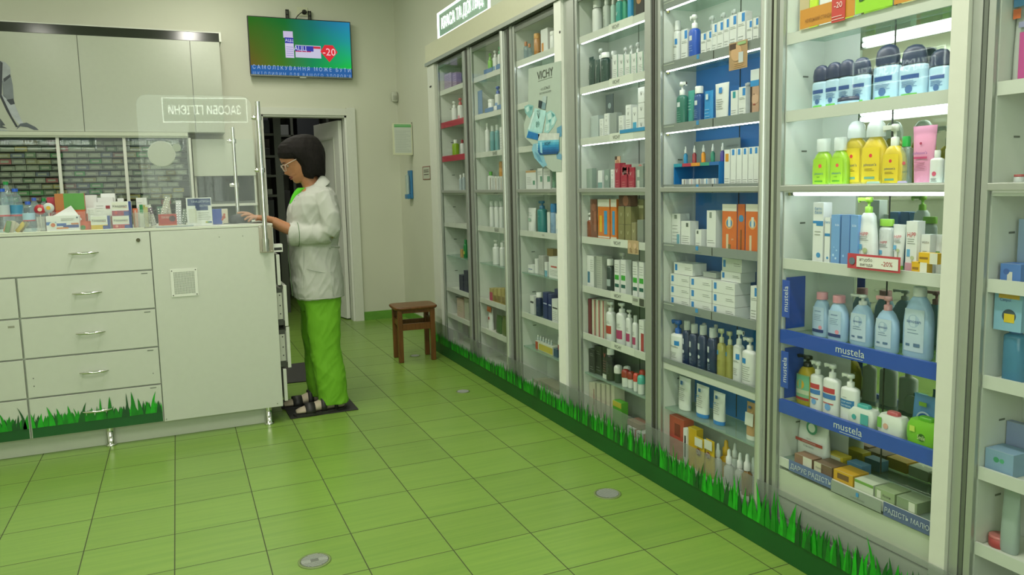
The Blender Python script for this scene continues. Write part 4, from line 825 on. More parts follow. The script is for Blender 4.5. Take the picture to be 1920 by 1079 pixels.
def shelf(bay, s, items, zbase=None, place=None):
    """items: (kind, u0, u1, vtop, dx, k, look, opts). Front items: dx is the gap behind the lip, k is depth over width."""
    z = SHZ[s] if zbase is None else zbase
    if zbase is None: z = z-.0075 if not ((s == 8 and bay not in 'FEG') or (bay in 'DEF' and s == 6) or s == 9) else (z+.0006 if s != 9 else z-.002)
    counts = {}
    for it in items: counts[it[6]] = counts.get(it[6], 0)+1
    seen = {}
    yl, yr = BAYS[bay]; last = None
    for it in items:
        kind, u0, u1, vt, dx, k, look = it[:7]; o = it[7] if len(it) > 7 else {}
        X = XS+.008+dx; um = (u0+u1)/2; zz = z+o.get('lift', 0)
        vmid = 540
        # picture row of the item's middle, so the rays are taken at its own height
        pt = at(um, vt, 0, X); q = RC @ (Vector((X, pt.y, (pt.z+zz)/2))-CAM); vmid = CY0+FPX*q.y/q.z
        a, b = at(u0, vmid, 0, X), at(u1, vmid, 0, X)
        if kind in ('box','card','wipes') or o.get('flat'):
            w = abs(a.y-b.y)*.985; d = o.get('d', w*k); yc = (a.y+b.y)/2
        else:
            c = at(um, vmid, 0, X+.02); v = Vector((c.x-CAM.x, c.y-CAM.y)); r = v.length; ct = v.x/r; s_ = v.y/r; s_ = abs(s_)
            ra, rb = ray(u0, vmid), ray(u1, vmid); al = abs(math.atan2(ra.x, ra.y)-math.atan2(rb.x, rb.y)); P = r*al
            w = P/math.sqrt(ct*ct+k*k*s_*s_); d = w*k; c = at(um, vmid, 0, X+d/2); yc = c.y
        d = min(d, XB-.004-X); w = max(w, .008)
        mg_ = .014 if bay == 'A' and s in (6,7) else .003; yc = min(max(yc, yr+w/2+.003), yl-w/2-mg_) if w < yl-yr else yc
        zt = at(um, vt, 0, X+(0 if kind in ('box','card','wipes') else d/2)).z; h = o.get('h', max(zt-zz, .015))
        if kind in ('box','card','wipes') and last and dx == last[1] and not o.get('lift') and not last[2]:
            over = yc+w/2-last[0]
            if 0 < over < w*.6: w -= over+.001; yc -= (over+.001)/2
        if kind in ('box','card','wipes'): last = (yc-w/2, dx, o.get('lift'))
        else: last = None
        n = counts[look]; seen[look] = seen.get(look, 0)+1
        where = o.get('where') or f'{SHN[s]} of the {WHERE[bay]}'
        lab = look+', '+(ORD[seen[look]-1]+(' from left' if seen[look] > 1 else '')+f' of {n}, ' if n > 1 else '')+where
        wds = lab.split()
        if len(wds) > 16:
            lab = look+', '+(ORD[seen[look]-1]+f' of {n}, ' if n > 1 else '')+where.replace(' of the ', ', ')
            if len(lab.split()) > 16: print('LONG', lab)
        R = empty(o.get('name', NAME[kind]), (X, yc, zz), FACE+o.get('rz', 0), lab, o.get('cat', KIND[kind][1]), (look+'s on the '+where) if n > 1 else None)
        KIND[kind][0](R, w, d, h, **{q: v for q, v in o.items() if q not in ('d','flat','lift','h','where','rz','cat','name')})
VB = [Tx('V',.5,.72,.16,'#3a4038',.5), Tx('VICHY',.5,.88,.05,'#5a6058'), L(.15,.1,.85,.55,6)]
LRP = [B(.55,.74,.95,.96,'#2b7cc0'), L(.1,.62,.9,.70,2), L(.1,.1,.8,.4,4)]
# ---- A: blue-lipped cabinet
navycap = dict(c='#a3bfd2', cc='#26304c', bh=.66, style='cyl', capw=.96, dome=True, D=[B(.1,.68,.9,.86,'#2c4a86'), L(.15,.35,.85,.62,5,'#4b6c96'), B(.15,.02,.85,.10,'#58a63c'), ('d',.5,.28,.16,'#3f5f8c')])
shelf('A', 2, [('box',1499,1517,2,.03,.5,'beige slim carton',dict(c='#c2b08a',h=.14)),('bottle',1518,1535,-20,.02,.5,'lime green bottle with white foot',dict(c='#b4cf35',h=.14)),
 ('box',1537,1564,-20,.02,.4,'white carton with grey print',dict(h=.14,D=[L(.15,.2,.85,.6,6)])),('box',1568,1601,-20,.02,.4,'white and lime skincare carton',dict(h=.14,D=[B(0,0,1,.3,'#b7cf3a'),L(.15,.4,.85,.7,4)])),('box',1620,1660,-20,.02,.4,'lime carton behind the green card',dict(h=.14,c='#a9c738')),('box',1690,1740,-20,.02,.4,'pale yellow wide carton',dict(h=.14,c='#c9c48f'))])
shelf('A', 2+1, [('bottle',1524,1555,123,.022,.5,'pale blue baby bottle with navy cap',navycap),('bottle',1548,1580,117,.025,.5,'pale blue baby bottle with navy cap',navycap),('bottle',1572,1604,112,.028,.5,'pale blue baby bottle with navy cap',navycap),('bottle',1598,1633,108,.03,.5,'pale blue baby bottle with navy cap',navycap),
 ('bottle',1638,1690,84,.05,.45,'large pale blue bottle with navy cap',dict(navycap,capw=.85)),('bottle',1687,1741,84,.045,.45,'large pale blue bottle with navy cap',dict(navycap,capw=.85)),('bottle',1742,1784,92,.06,.45,'pale blue bottle with navy cap behind mirror glare',dict(navycap)),
 ('can',1556,1604,180,.005,.6,'low round tub with navy lid',dict(c='#8fb6d0',cc='#26304c',bh=.6,h=.032,flat=1,d=.06))])
grn = dict(c='#8fb82e', mt=None, cm=FROST, bh=.74, style='oval', capw=.55, lab='#9cc832', D=[('d',.6,.72,.12,'#d9534a'),Tx("johnson's",.5,.42,.12,'#1f5fa0'),Tx('BABY',.5,.28,.07,'#2e7d32'),B(.2,.08,.8,.14,'#5a9c28')])
yel = dict(c='#c4ac2c', bh=.74, style='oval', lab='#d9bf2c', D=[('d',.55,.76,.09,'#cf3b3b'),Tx("johnson's",.5,.5,.12,'#20407a',.95),L(.2,.3,.8,.4,2,'#8a7420'),B(.2,.08,.8,.15,'#6f9f86')])
shelf('A', 4, [('bottle',1524,1564,261,.02,.5,'green shampoo bottle with frosted cap',grn),('bottle',1557,1594,258,.025,.5,'green shampoo bottle with frosted cap',grn),
 ('bottle',1580,1630,227,.05,.5,'yellow foam bottle with clear dome cap',dict(yel,cm=FROST,dome=True,capw=.6)),('bottle',1615,1668,224,.03,.5,'large yellow foam bottle with clear dome cap',dict(yel,cm=FROST,dome=True,capw=.6)),
 ('pump',1654,1701,233,.02,.5,'yellow foam bottle with white pump',dict(yel,bh=.66,cc='#c9cabb')),('bottle',1686,1711,256,.03,.6,'clear baby oil bottle with green cap',dict(mt=BOTCLEAR,cc='#1d9a3c',D=[('d',.6,.7,.15,'#c95560'),Tx("johnson's",.5,.4,.12,'#2a6a66',.9)])),
 ('tube',1709,1757,236,.02,.4,'pink baby cream tube standing on cap',dict(c='#d58fb0',cc='#dfe0dc',cf=.08,taper=.72,D=[('d',.45,.72,.07,'#a8385a'),Tx("johnson's",.45,.5,.10,'#6a3a8a',.9),B(.1,.36,.85,.41,'#b8406f'),L(.15,.1,.8,.3,4,'#b87090')])),
 ('bottle',1744,1770,282,.015,.6,'small white bottle with pink drop mark',dict(D=[('d',.5,.5,.2,'#c95570'),L(.2,.1,.8,.3,3)],capw=.4)),('box',1771,1784,279,.02,1,'white carton with pink drop mark',dict(D=[('d',.5,.8,.2,'#cf6a5a'),L(.2,.1,.8,.5,5)])),
 ('wipes',1606,1662,333,.0,.5,'flat teal sachet pack on the edge',dict(c='#8fbdb4',h=.009,d=.016,lid='#a9ccc6')),('wipes',1668,1708,332,.0,.5,'flat lilac sachet pack on the edge',dict(c='#a79cc9',h=.009,d=.016,lid='#b7aed6'))])
hipp = [Tx('HiPP',.5,.74,.14,'#b8283c',.8),L(.15,.55,.85,.68,3),B(.12,.32,.4,.46,'#5fa0c8'),('d',.62,.3,.16,'#a9b48a'),B(.59,.08,.65,.25,'#9aa47e')]
shelf('A', 5, [('box',1524,1543,380,.012,.9,'white carton with blue wave',dict(D=[Tx('бето',.5,.9,.07,'#2f79b0',.9),Tx('база',.5,.84,.07,'#2f79b0',.9),B(0,.66,1,.70,'#2f79b0'),B(.35,.62,1,.66,'#2f79b0'),('d',.6,.14,.2,'#3f86b8'),L(.2,.45,.8,.55,2)])),('box',1546,1556,408,.014,1,'short white carton with blue wave',dict(D=[B(0,.6,1,.66,'#2f79b0'),Tx('бето',.5,.9,.08,'#2f79b0',.9),('d',.6,.14,.2,'#3f86b8')])),
 ('box',1558,1574,403,.012,.9,'blue bubble carton',dict(c='#6d97c9',D=[Tx('SUSA',.7,.8,.06,'#d8e2ee',.5),('d',.3,.2,.12,'#a9c8e4'),('d',.6,.14,.10,'#bcd4ea'),('d',.7,.3,.08,'#9dbde0'),('d',.4,.36,.06,'#9dbde0')])),('box',1577,1592,403,.012,.9,'blue bubble carton',dict(c='#6389be',D=[('d',.3,.2,.12,'#93b4dc')])),('box',1594,1608,404,.014,.9,'blue bubble carton',dict(c='#6d97c9',D=[('d',.5,.2,.14,'#a9c8e4'),Tx('SUSA',.5,.8,.06,'#d8e2ee',.6)])),
 ('pump',1607,1649,370,.02,.5,'white tapering bottle with green pump',dict(cc='#86b83a',bh=.78,style='taper',D=hipp)),('bottle',1648,1676,411,.05,.5,'white bottle with broad green cap',dict(cc='#8cc03e',capw=.95,bh=.86,style='sq',D=hipp[:3])),
 ('tube',1673,1699,421,.025,.45,'white tube with red lettering on green cap',dict(cc='#7fb83a',D=hipp)),('box',1698,1719,415,.015,.9,'white carton with pink foot and tree',dict(D=hipp+[B(0,0,1,.2,'#c493a0')])),('box',1726,1743,440,.03,.9,'white carton with grey lettering',dict(D=[Tx('WELEDA',.5,.8,.08,'#6a6058',.8),L(.2,.5,.8,.6,2)])),
 ('box',1709,1738,492,.0,.5,'lower yellow and white carton',dict(c='#d3a51e',d=.022,D=[B(.55,0,1,1,'#d5d2c4'),B(.05,.4,.45,.6,'#8f6a20')],where='fifth shelf edge of the blue-lipped cabinet')),('box',1722,1758,471,.0,.5,'upper yellow and white carton',dict(c='#d9ac22',d=.020,lift=.0335,h=.03,D=[B(.6,0,1,1,'#d5d2c4'),B(.05,.4,.5,.6,'#8f6a20')],where='fifth shelf edge of the blue-lipped cabinet')),
 ('tube',1752,1770,440,.05,.5,'small white tube with green stripe',dict(D=[B(.2,.4,.8,.5,'#6f9a56')]))])
pk = dict(c='#9db9d6', cc='#d693a0', capw=.5, bh=.84, style='slope', lab='#a9bed3', D=[Tx('sanosan',.5,.85,.10,'#39508c',.9),L(.15,.45,.85,.72,4,'#7d8fae'),('d',.75,.2,.14,'#d68f9c'),B(.0,0,1,.12,'#33406e')])
sa = dict(c='#98b5d3', cc='#c6c8c4', style='slope', lab='#b4c5d3', D=[('d',.5,.72,.3,'#9db2c8'),Tx('sanosan',.5,.72,.12,'#39508c',1),L(.2,.4,.8,.55,2,'#6b7f9e'),B(.12,.12,.35,.18,'#56708f'),B(.55,.12,.85,.2,'#56708f')])
shelf('A', 6, [('bottle',1524,1558,548,.045,.55,'pale blue bottle with pink cap',pk),('bottle',1553,1592,554,.03,.55,'pale blue bottle with pink cap',pk),('pump',1594,1640,553,.04,.5,'pale blue bottle with white pump',dict(sa,bh=.80)),
 ('pump',1641,1687,556,.03,.5,'pale blue bottle with pink topped pump',dict(sa,bh=.75,cc='#d0959a')),('bottle',1694,1752,538,.03,.5,'tall pale blue bottle with white cap',dict(sa,bh=.87,capw=.38)),('box',1757,1770,553,.05,1,'tall white carton with blue mark',dict(D=[B(.3,.8,.9,.84,'#3a4f9a'),B(.2,.45,.8,.47,'#b05060'),L(.2,.1,.8,.4,4)]))])
red = [B(.05,.72,.95,.92,'#b43a44'),B(.0,.5,1,.68,'#3f6fb0'),B(.1,.3,.9,.34,'#b43a44'),('d',.5,.18,.22,'#6d9ccc')]
shelf('A', 7, [('pump',1485,1526,665,.03,.6,'orange soap bottle with black pump',dict(c='#b0992a',cc='#1d1c1a',bh=.78,style='slope',lab='#7fae86',D=[B(0,.3,1,.95,'#6fae8c'),('d',.4,.62,.28,'#cfa23a'),B(0,.25,1,.42,'#b9c2a4'),B(-.2,.02,1.2,.12,'#a83a3a')])),
 ('pump',1520,1546,678,.02,.6,'white soap bottle with red and blue label',dict(bh=.74,D=red)),('pump',1544,1577,683,.008,.6,'white soap bottle with red and blue label',dict(bh=.74,D=red)),
 ('pump',1577,1612,702,.006,.6,'white antibacterial soap with blue band',dict(bh=.74,D=[B(0,.45,1,.78,'#2d6ea8'),Tx('SOAP ANTI',.5,.68,.10,'#d3dbe0',.95),Tx('BACTERIAL',.5,.54,.10,'#d3dbe0',.95),Tx('active',.4,.88,.09,'#4a6a72',.7)])),
 ('wipes',1584,1636,767,.004,.4,'white and teal wipes pack',dict(D=[('d',.3,.5,.1,'#3f9a96'),B(.6,.1,.95,.9,'#4fa39c')],d=.05)),('wipes',1640,1690,781,.002,.4,'white wipes pack with red lid',dict(c='#cdd2ca',lid='#a84a50',D=[('d',.4,.5,.12,'#cfa08c'),B(0,.3,.2,1,'#6aa84a')],d=.05)),
 ('pouch',1706,1760,741,.10,.25,'blue tissue pack with white heart',dict(c='#5b90c4',flat=1,d=.03,D=[('d',.5,.42,.30,'#c3d2e2'),('d',.5,.42,.24,'#2f5fa8'),Tx('Zewa',.5,.42,.12,'#d5dbe4',.4),B(.3,.75,.6,.85,'#7fae3a')])),
 ('wipes',1694,1758,792,.0,.4,'bright green wipes pack',dict(c='#6fb02c',lid='#4f9a1c',D=[('d',.55,.4,.13,'#2d5f1a'),Tx('Smile',.55,.4,.35,'#c9dca0',.3),B(.1,.6,.3,.9,'#b8cf5a')],d=.055))])
shelf('A', 8, [('pouch',1472,1527,784,.055,.3,'white refill pouch with red band',dict(flat=1,d=.045,D=[('d',.6,.92,.2,'#3f7f66'),('d',.6,.92,.13,'#c6cdc4'),B(0,.46,1,.54,'#a8403e'),Tx('АНТИБАКТЕРІАЛЬНЕ',.5,.5,.045,'#d8d8d0',.9),Tx('МИЛО',.5,.6,.05,'#4d6a66',.9),Tx('ГЕЛЬ-МИЛО',.5,.38,.06,'#4d6a66',.6),B(.35,.1,.75,.14,'#a8403e')])),
 ('box',1498,1532,0,.0,.4,'brown and white soap carton',dict(c='#8a6a58',h=.034,d=.045,D=[B(.5,0,1,1,'#c9c6b8')])),('box',1536,1571,0,.0,.4,'dark brown soap carton with cream end',dict(c='#6f5848',h=.034,d=.07,D=[B(0,0,.4,1,'#c3bda6'),Tx('Кушон',.3,.5,.3,'#5a5a50',.4)])),
 ('box',1574,1612,0,.0,.4,'yellow wooden-toned soap carton',dict(c='#c79a2c',h=.036,d=.07,D=[B(.2,.3,.8,.8,'#6f5030')])),('box',1615,1652,0,.0,.4,'white and green herbal carton',dict(c='#c4cbb8',h=.034,d=.07,D=[B(0,.7,1,.95,'#6f9a4a')])),('box',1655,1694,0,.0,.4,'green flower patterned carton',dict(c='#8fa07a',h=.034,d=.07,D=[B(.1,.1,.3,.8,'#c9cdbc'),Tx('Кушон',.6,.5,.3,'#5a5a50',.4)])),
 ('box',1697,1738,0,.0,.4,'grey green herbal carton',dict(c='#7f8f72',h=.034,d=.07,D=[B(.6,.1,.9,.9,'#c9cdbc')])),
 ('box',1560,1592,0,.09,.4,'yellow and cream tube carton at the back',dict(c='#cdb22c',h=.04,d=.04,D=[B(.15,.1,.85,.9,'#c8c9b4')])),('box',1600,1630,0,.095,.4,'blue soap carton at the back',dict(c='#4f7fa8',h=.035,d=.04)),('box',1500,1530,0,.115,.4,'teal and brown carton at the back',dict(c='#6a9a90',h=.05,d=.03,D=[B(.5,0,1,1,'#8a6a58')]))])
# strips and cards clipped to the blue-lipped cabinet
def onlip(name, y0, y1, z0, z1, c, label, cat, texts=(), x=XS-.012, th=.0012, extra=()):
    R = empty(name, (x, (y0+y1)/2, z0), FACE, label, cat); w_ = abs(y0-y1); h_ = z1-z0; m = MB(); m.box(-w_/2, 0, 0, w_/2, th, h_, mat(c)); deco(m, w_, h_, 0, extra); m.build('card', R)
    for k_, e_ in enumerate(texts): m = MB(); deco(m, w_, h_, -.0012-.0002*k_, [e_]); m.build({'t': 'lettering', 'd': 'round_mark', 'l': 'fine_print', 'b': 'print_field'}[e_[0]], R)
    return R
ya = lambda u, v, x=XS-.012: at(u, v, 0, x).y
onlip('shelf_strip', ya(1500,50), ya(1602,30), SHZ[2]+.003, SHZ[2]+.062, '#c4862c', 'orange shelf strip with a red discount diamond, top of the blue-lipped cabinet', 'shelf strip', [Tx('НІМЕЦЬКИЙ СТАНДАРТ',.38,.35,.26,'#7a4a1c',.55)])
r = onlip('discount_tag', ya(1561,20), ya(1586,20), SHZ[2]-.004, SHZ[2]+.065, '#b83a34', 'red discount tag reading -20 on the orange strip', 'tag', [Tx('-20',.5,.72,.35,'#e0cfc8',.85),L(.05,.05,.95,.3,2,'#e0cfc8')], x=XS-.0155)
onlip('brand_card', ya(1604,20), ya(1674,10), SHZ[2]+.004, SHZ[2]+.115, '#8fc726', 'bright green card with dark lettering on the top lip', 'card', [Tx('Doliva',.5,.42,.36,'#24452c',.85)], x=XS-.0135)
onlip('shelf_strip', ya(1676,10), ya(1786,0), SHZ[2]+.003, SHZ[2]+.062, '#c4862c', 'orange shelf strip right of the green lettered card', 'shelf strip', [Tx('НІМЕЦЬКИЙ СТАНДАРТ',.5,.35,.26,'#7a4a1c',.7)])
onlip('discount_sign', ya(1589,490,XS-.02), ya(1688,492,XS-.02), at(1640,508,0,XS-.02).z, at(1640,479,0,XS-.02).z, '#b04048', 'red framed sign reading #турбо вигода -20% on the shelf edge', 'sign', [B(.19,.14,.97,.86,'#d0d2c8'),Tx('#турбо',.37,.66,.30,'#5a504c',.3),Tx('вигода',.38,.34,.30,'#5a504c',.32),Tx('-20%',.77,.5,.42,'#a83a40',.3),('d',.1,.5,.06,'#5f6c78')], x=XS-.02)
for s_, v0 in ((6, 0), (7, 0)):
    R = empty('brand_side_card', (XS+.0, -.84, SHZ[s_]+.0065), 0, f'blue upright side card with white lettering on the {"upper" if s_ == 6 else "lower"} blue lip', 'card')
    yL = -.822; m = MB(); m.box(-.0, -.0006, 0, .085, .0006, .178, mat('#2f4fa8', .35)); m.v = [(x+.008, y+(yL+.84), z) for x, y, z in m.v]; m.build('back_card', R)
    m = MB(); m.box(-.0115, -.018, .045, -.0103, .016, .172, mat('#2f4fa8', .35), TR(0,0,0)); m.text('mustela', .030, TR(-.0118, -.001, .108, FACE) @ Matrix.Rotation(-PI/2, 4, 'Y'), mat('#c9cfd6'), 'C', .95); m.build('front_flap', R)
z8 = SHZ[8]-.03
onlip('paper_strip', ya(1478,865), ya(1558,905), SHZ[8]-.026, SHZ[8]+.012, '#5f6f9c', 'left blue paper strip with white capitals on the lowest lip', 'shelf strip', [Tx('ДАРУЄ РАДІСТЬ',.52,.5,.62,'#c6cbd0',.95)], x=XS-.009)
onlip('price_rail', ya(1558,920), ya(1652,950), SHZ[8]-.03, SHZ[8]+.006, '#8f978f', 'grey card with a small blue mark on the bottom lip', 'shelf strip', [Tx('LA ROCHE POSAY',.55,.3,.18,'#55605c',.4),B(.52,.5,.57,.85,'#3f86c0')], x=XS-.012)
onlip('paper_strip', ya(1655,950), ya(1760,990), SHZ[8]-.034, SHZ[8]+.008, '#55618a', 'right blue paper strip with white capitals on the lowest lip', 'shelf strip', [Tx('РАДІСТЬ МАЛЮКА',.5,.5,.5,'#c6cbd0',.95)], x=XS-.009)
# ---- B: blue-backed cabinet
tg = lambda: dict(D=LRP)
shelf('B', 2, [('bottle',1262,1277,40,.03,.9,'slim white bottle with blue label',dict(D=LRP,capw=.7)),('box',1277,1289,55,.04,.6,'white carton with blue square',dict(D=LRP)),('pump',1292,1313,28,.012,.8,'royal blue bottle with white pump',dict(c='#1e4fb0',D=[B(.3,.78,.7,.98,'#c9cfd4'),L(.2,.3,.8,.6,3,'#8fb0dc')],style='sq')),
 ('box',1314,1324,62,.015,.8,'white carton with blue tag',dict(D=LRP)),('box',1325,1334,58,.015,.8,'white carton with blue tag',dict(D=LRP)),('box',1335,1344,44,.02,.8,'taller white carton with blue tag',dict(D=LRP)),('box',1345,1356,40,.02,.8,'taller white carton with blue tag',dict(D=LRP)),('box',1357,1367,34,.02,.8,'taller white carton with blue tag',dict(D=LRP)),
 ('box',1368,1381,28,.02,.8,'tall white carton with round blue print',dict(D=LRP)),('box',1383,1397,22,.015,.8,'tallest white carton with blue tag',dict(D=LRP)),('box',1400,1410,38,.015,.8,'small white carton with blue tag at the end',dict(D=LRP)),('box',1412,1422,33,.015,.8,'small white carton with blue tag at the end',dict(D=LRP)),
 ('pump',1328,1343,30,.085,.8,'white pump bottle behind the cartons',dict()),('pump',1350,1364,24,.085,.8,'white pump bottle behind the cartons',dict()),('pump',1370,1384,18,.085,.8,'white pump bottle behind the cartons',dict())])
shelf('B', 3, [('pump',1269,1290,154,.012,.7,'dark green bottle with white pump',dict(c='#2b6a5c',style='sq',D=[B(.3,.78,.7,.98,'#c9cfd4'),L(.2,.1,.8,.6,5,'#7fb0a4')],dirx=1)),('tube',1289,1304,170,.03,.5,'green tube with white seam',dict(c='#3c8f86',D=[L(.2,.3,.8,.8,4,'#b0d0c8')])),('bottle',1302,1320,162,.012,.8,'deep blue bottle with white cap',dict(c='#1d4a86',bh=.82,capw=.75,style='sq',D=[B(.3,.78,.75,.98,'#c9cfd4'),L(.2,.2,.8,.6,5,'#7f9fc8')])),
 ('pouch',1321,1338,170,.015,.3,'sky blue refill pouch',dict(c='#2f86c4',D=[B(.3,.74,.6,.9,'#c9d6dc'),L(.2,.2,.8,.5,3,'#a0c8e4')])),('tube',1340,1368,156,.012,.3,'broad white tube with blue square',dict(D=[B(.35,.78,.65,.98,'#2b7cc0'),L(.15,.2,.85,.6,5)],taper=.8,cf=.06)),('box',1370,1383,170,.015,.6,'white carton with teal tag',dict(D=[B(.3,.76,.7,.97,'#2f8f98'),L(.1,.1,.8,.4,4)])),('box',1385,1398,163,.015,.6,'white carton with blue tag',dict(D=LRP)),
 ('pump',1396,1410,155,.08,.8,'small clear pump bottle at the back',dict(mt=BOTCLEAR)),('card',1407,1423,130,.006,.1,'portrait card of a woman applying cream',dict(c='#b5927c',D=[B(0,.78,1,1,'#cdd3d4'),B(0,.66,1,.78,'#2f86c4'),('d',.55,.4,.42,'#c9a48c'),B(.0,.1,.2,.66,'#3a2c26'),('d',.45,.5,.05,'#3a2c26'),B(.35,.28,.6,.31,'#9a5048')]))])
shelf('B', 4, [('box',1358,1368,281,.012,.6,'white carton with orange tag',dict(D=[B(.2,.7,.8,.9,'#c98a2c'),L(.1,.05,.9,.3,4)]))]+[('box',u,u+9.5,279-i,.014,.8,'tall white carton with blue top tag',dict(D=[B(.25,.84,.7,.98,'#2b7cc0'),L(.1,.05,.9,.25,4)])) for i, u in enumerate((1370,1381,1392,1403,1413))])
R = empty('tester_stand', (XS+.02, ya(1304,330,XS+.02), SHZ[4]-.007), FACE, 'blue tester stand with coloured top holding five vials', 'display stand')
wS = abs(ya(1262,330,XS+.02)-ya(1347,330,XS+.02)); m = MB(); bm_ = mat('#1f73b4', .35)
m.box(-wS/2, 0, 0, wS/2, .1, .006, bm_); m.box(-wS/2, .094, .006, wS/2, .1, .098, bm_); m.box(-wS/2, 0, .006, -wS/2+.004, .094, .098, bm_); m.box(wS/2-.004, 0, .006, wS/2, .094, .098, bm_); m.box(-wS/2, 0, .098, wS/2, .1, .104, bm_); m.build('stand', R)
m = MB()
for q, c in enumerate(('#2c8fa8','#b03a50','#d08a2c','#3f8f7a','#2f66a8')): m.box(-wS/2+q*wS/5+.001, -.001, .1042, -wS/2+(q+1)*wS/5-.001, .09, .1052, mat(c)); m.box(-wS/2+q*wS/5+.001, -.001, .092, -wS/2+(q+1)*wS/5-.001, -.0002, .1042, mat(c))
m.build('coloured_top', R)
zS = SHZ[4]-.007
for q, (c, nm) in enumerate((('#2c7fa8','blue'),('#8a3038','red'),('#c9861f','amber'),('#2f7a62','green'),('#4a3f8a','violet'))):
    yy = R.location[1]+wS/2-(q+.5)*wS/5; r2 = empty('serum_vial', (XS+.05, yy, zS+.1058), FACE, f'small {nm} dropper vial on the coloured tester stand', 'vial', 'dropper vials on the tester stand'); k_drop(r2, .017, .017, .07, c)
for q in range(5):
    yy = R.location[1]+wS/2-.03-(q+.5)*(wS-.05)/5; r2 = empty('sample_box', (XS+.03, yy, zS+.0068), FACE, f'small white sample box under the tester stand, {ORD[q]} of five', 'box', 'sample boxes under the tester stand'); k_box(r2, .026, .03, .035, D=[B(.6,.05,.8,.95,['#6a6058','#c0a0a0','#6a5048','#3f8fc0','#6f8fb0'][q])])
shelf('B', 4, [('card',1301,1388,262,.125,.1,'grey backing card behind the vials',dict(c='#8f9894',D=[('d',.42,.45,.09,'#d0a04a'),Tx('LA ROCHE POSAY',.85,.85,.06,'#4f5a58',.25)]))])
shelf('B', 5, [('box',1258,1274,401,.03,.8,'white carton with grey tag',dict(D=[B(.3,.85,.6,.97,'#7a827c'),L(.1,.1,.8,.7,6),B(.6,.1,.9,.4,'#6fa0b0')])),('box',1277,1294,415,.010,.7,'shorter white carton with dark tag',dict(D=[B(.55,.8,.8,.94,'#5a625c'),L(.1,.2,.9,.5,4)])),('box',1304,1315,431,.012,1,'small white carton with dark tag',dict(D=[B(.2,.8,.5,.95,'#5a625c'),L(.1,.1,.8,.4,3)])),('box',1325,1342,395,.012,.8,'tall white carton with grey tag',dict(D=[B(.3,.82,.55,.96,'#7f8781'),L(.1,.2,.9,.3,2)])),
 ('card',1354,1381,383,.006,.5,'orange sun care display box',dict(c='#c8652a',D=[B(0,.86,1,1,'#cfccc0'),('d',.5,.62,.28,'#d99a5a'),('d',.5,.62,.2,'#3f7fae'),B(.42,.55,.6,.75,'#c9cdc8'),B(.3,.05,.45,.4,'#c9b79a'),B(.45,.0,.6,.2,'#7a6a3a'),Tx('SPF',.75,.3,.05,'#d9c0a0',.4)],cat='display box',name='display_box')),('card',1383,1396,383,.008,.5,'narrow orange sun care display panel',dict(c='#b9591f',D=[('d',.5,.72,.35,'#3f7fae'),B(.4,.1,.6,.5,'#7a4a20')],cat='display box',name='display_box')),('card',1398,1424,383,.006,.5,'second orange sun care display box',dict(c='#c8652a',D=[B(0,.86,1,1,'#cfccc0'),('d',.5,.62,.28,'#d99a5a'),('d',.5,.62,.2,'#3f7fae'),B(.42,.55,.6,.75,'#c9cdc8'),B(.3,.05,.45,.4,'#c9b79a')],cat='display box',name='display_box'))])
flat = [B(.06,.3,.18,.85,'#2b7cc0'),L(.6,.4,.95,.7,2)]
st = []
for u0, u1, tops, nm in ((1257,1294,3,'first'),(1295,1336,3,'second'),(1338,1381,3,'third')):
    for q in range(tops): st.append(('box',u0,u1,0,.014,.5,f'flat white carton in the {nm} low stack',dict(h=.0455,d=.075,lift=q*.0468,D=flat,where='sixth shelf of the blue-backed cabinet')))
shelf('B', 6, st+[('box',1264,1300,0,.02,.5,'flat white carton topping the first stack',dict(h=.048,d=.07,lift=.1410,D=flat)),('box',1354,1392,0,.03,.5,'flat white carton topping the third stack',dict(h=.038,d=.07,lift=.1410,D=flat)),('box',1356,1394,0,.03,.5,'uppermost flat white carton of the third stack',dict(h=.05,d=.07,lift=.1800,D=flat)),('box',1320,1345,0,.05,.5,'pale flat carton lying on the second stack',dict(h=.02,d=.05,lift=.1410,c='#aab0aa')),
 ('box',1407,1421,537,.012,1,'upright white carton with blue square',dict(D=LRP))])
nav = dict(c='#1f2f50', cm=FROST, bh=.80, capw=.62, style='sq', D=[B(.05,.72,.5,.95,'#b4bcc4'),('d',.35,.42,.2,'#c3cad0'),L(.1,.05,.7,.3,4,'#8f9cb4')])
oil = dict(mt=clear('oil_plastic', (.85,.8,.35), 1, .45, (.62,.6,.2)), D=[B(.1,.8,.5,.98,'#3f86b8'),L(.1,.3,.8,.6,4,'#8f8a3a')], style='sq')
shelf('B', 7, [('pump',1250,1277,599,.012,.6,'white bottle with blue pump',dict(cc='#2a5fae',bh=.70,D=LRP)),('bottle',1280,1297,602,.02,.8,'dark navy bottle with clear cap',nav),('bottle',1293,1311,608,.015,.8,'dark navy bottle with clear cap',nav),('bottle',1309,1328,610,.01,.8,'dark navy bottle with clear cap',nav),('bottle',1327,1345,615,.006,.8,'dark navy bottle with clear cap',nav),
 ('pump',1345,1361,617,.02,.9,'yellow oil bottle with clear pump',dict(oil,cc='#b9bd9a')),('pump',1361,1376,622,.04,.9,'yellow oil bottle with clear pump',dict(oil,cc='#b9bd9a')),('pump',1375,1396,619,.03,.7,'white lotion bottle with tall pump',dict(D=LRP,dirx=1)),('pump',1392,1420,634,.006,.6,'front white lotion bottle with pump',dict(D=[B(.1,.78,.5,.98,'#2b7cc0'),L(.1,.1,.9,.7,7)],bh=.76)),
 ('pump',1316,1326,606,.09,.9,'dark navy bottle at the back',dict(c='#1f2f50')),('pump',1338,1348,609,.09,.9,'dark navy bottle at the back',dict(c='#1f2f50'))])
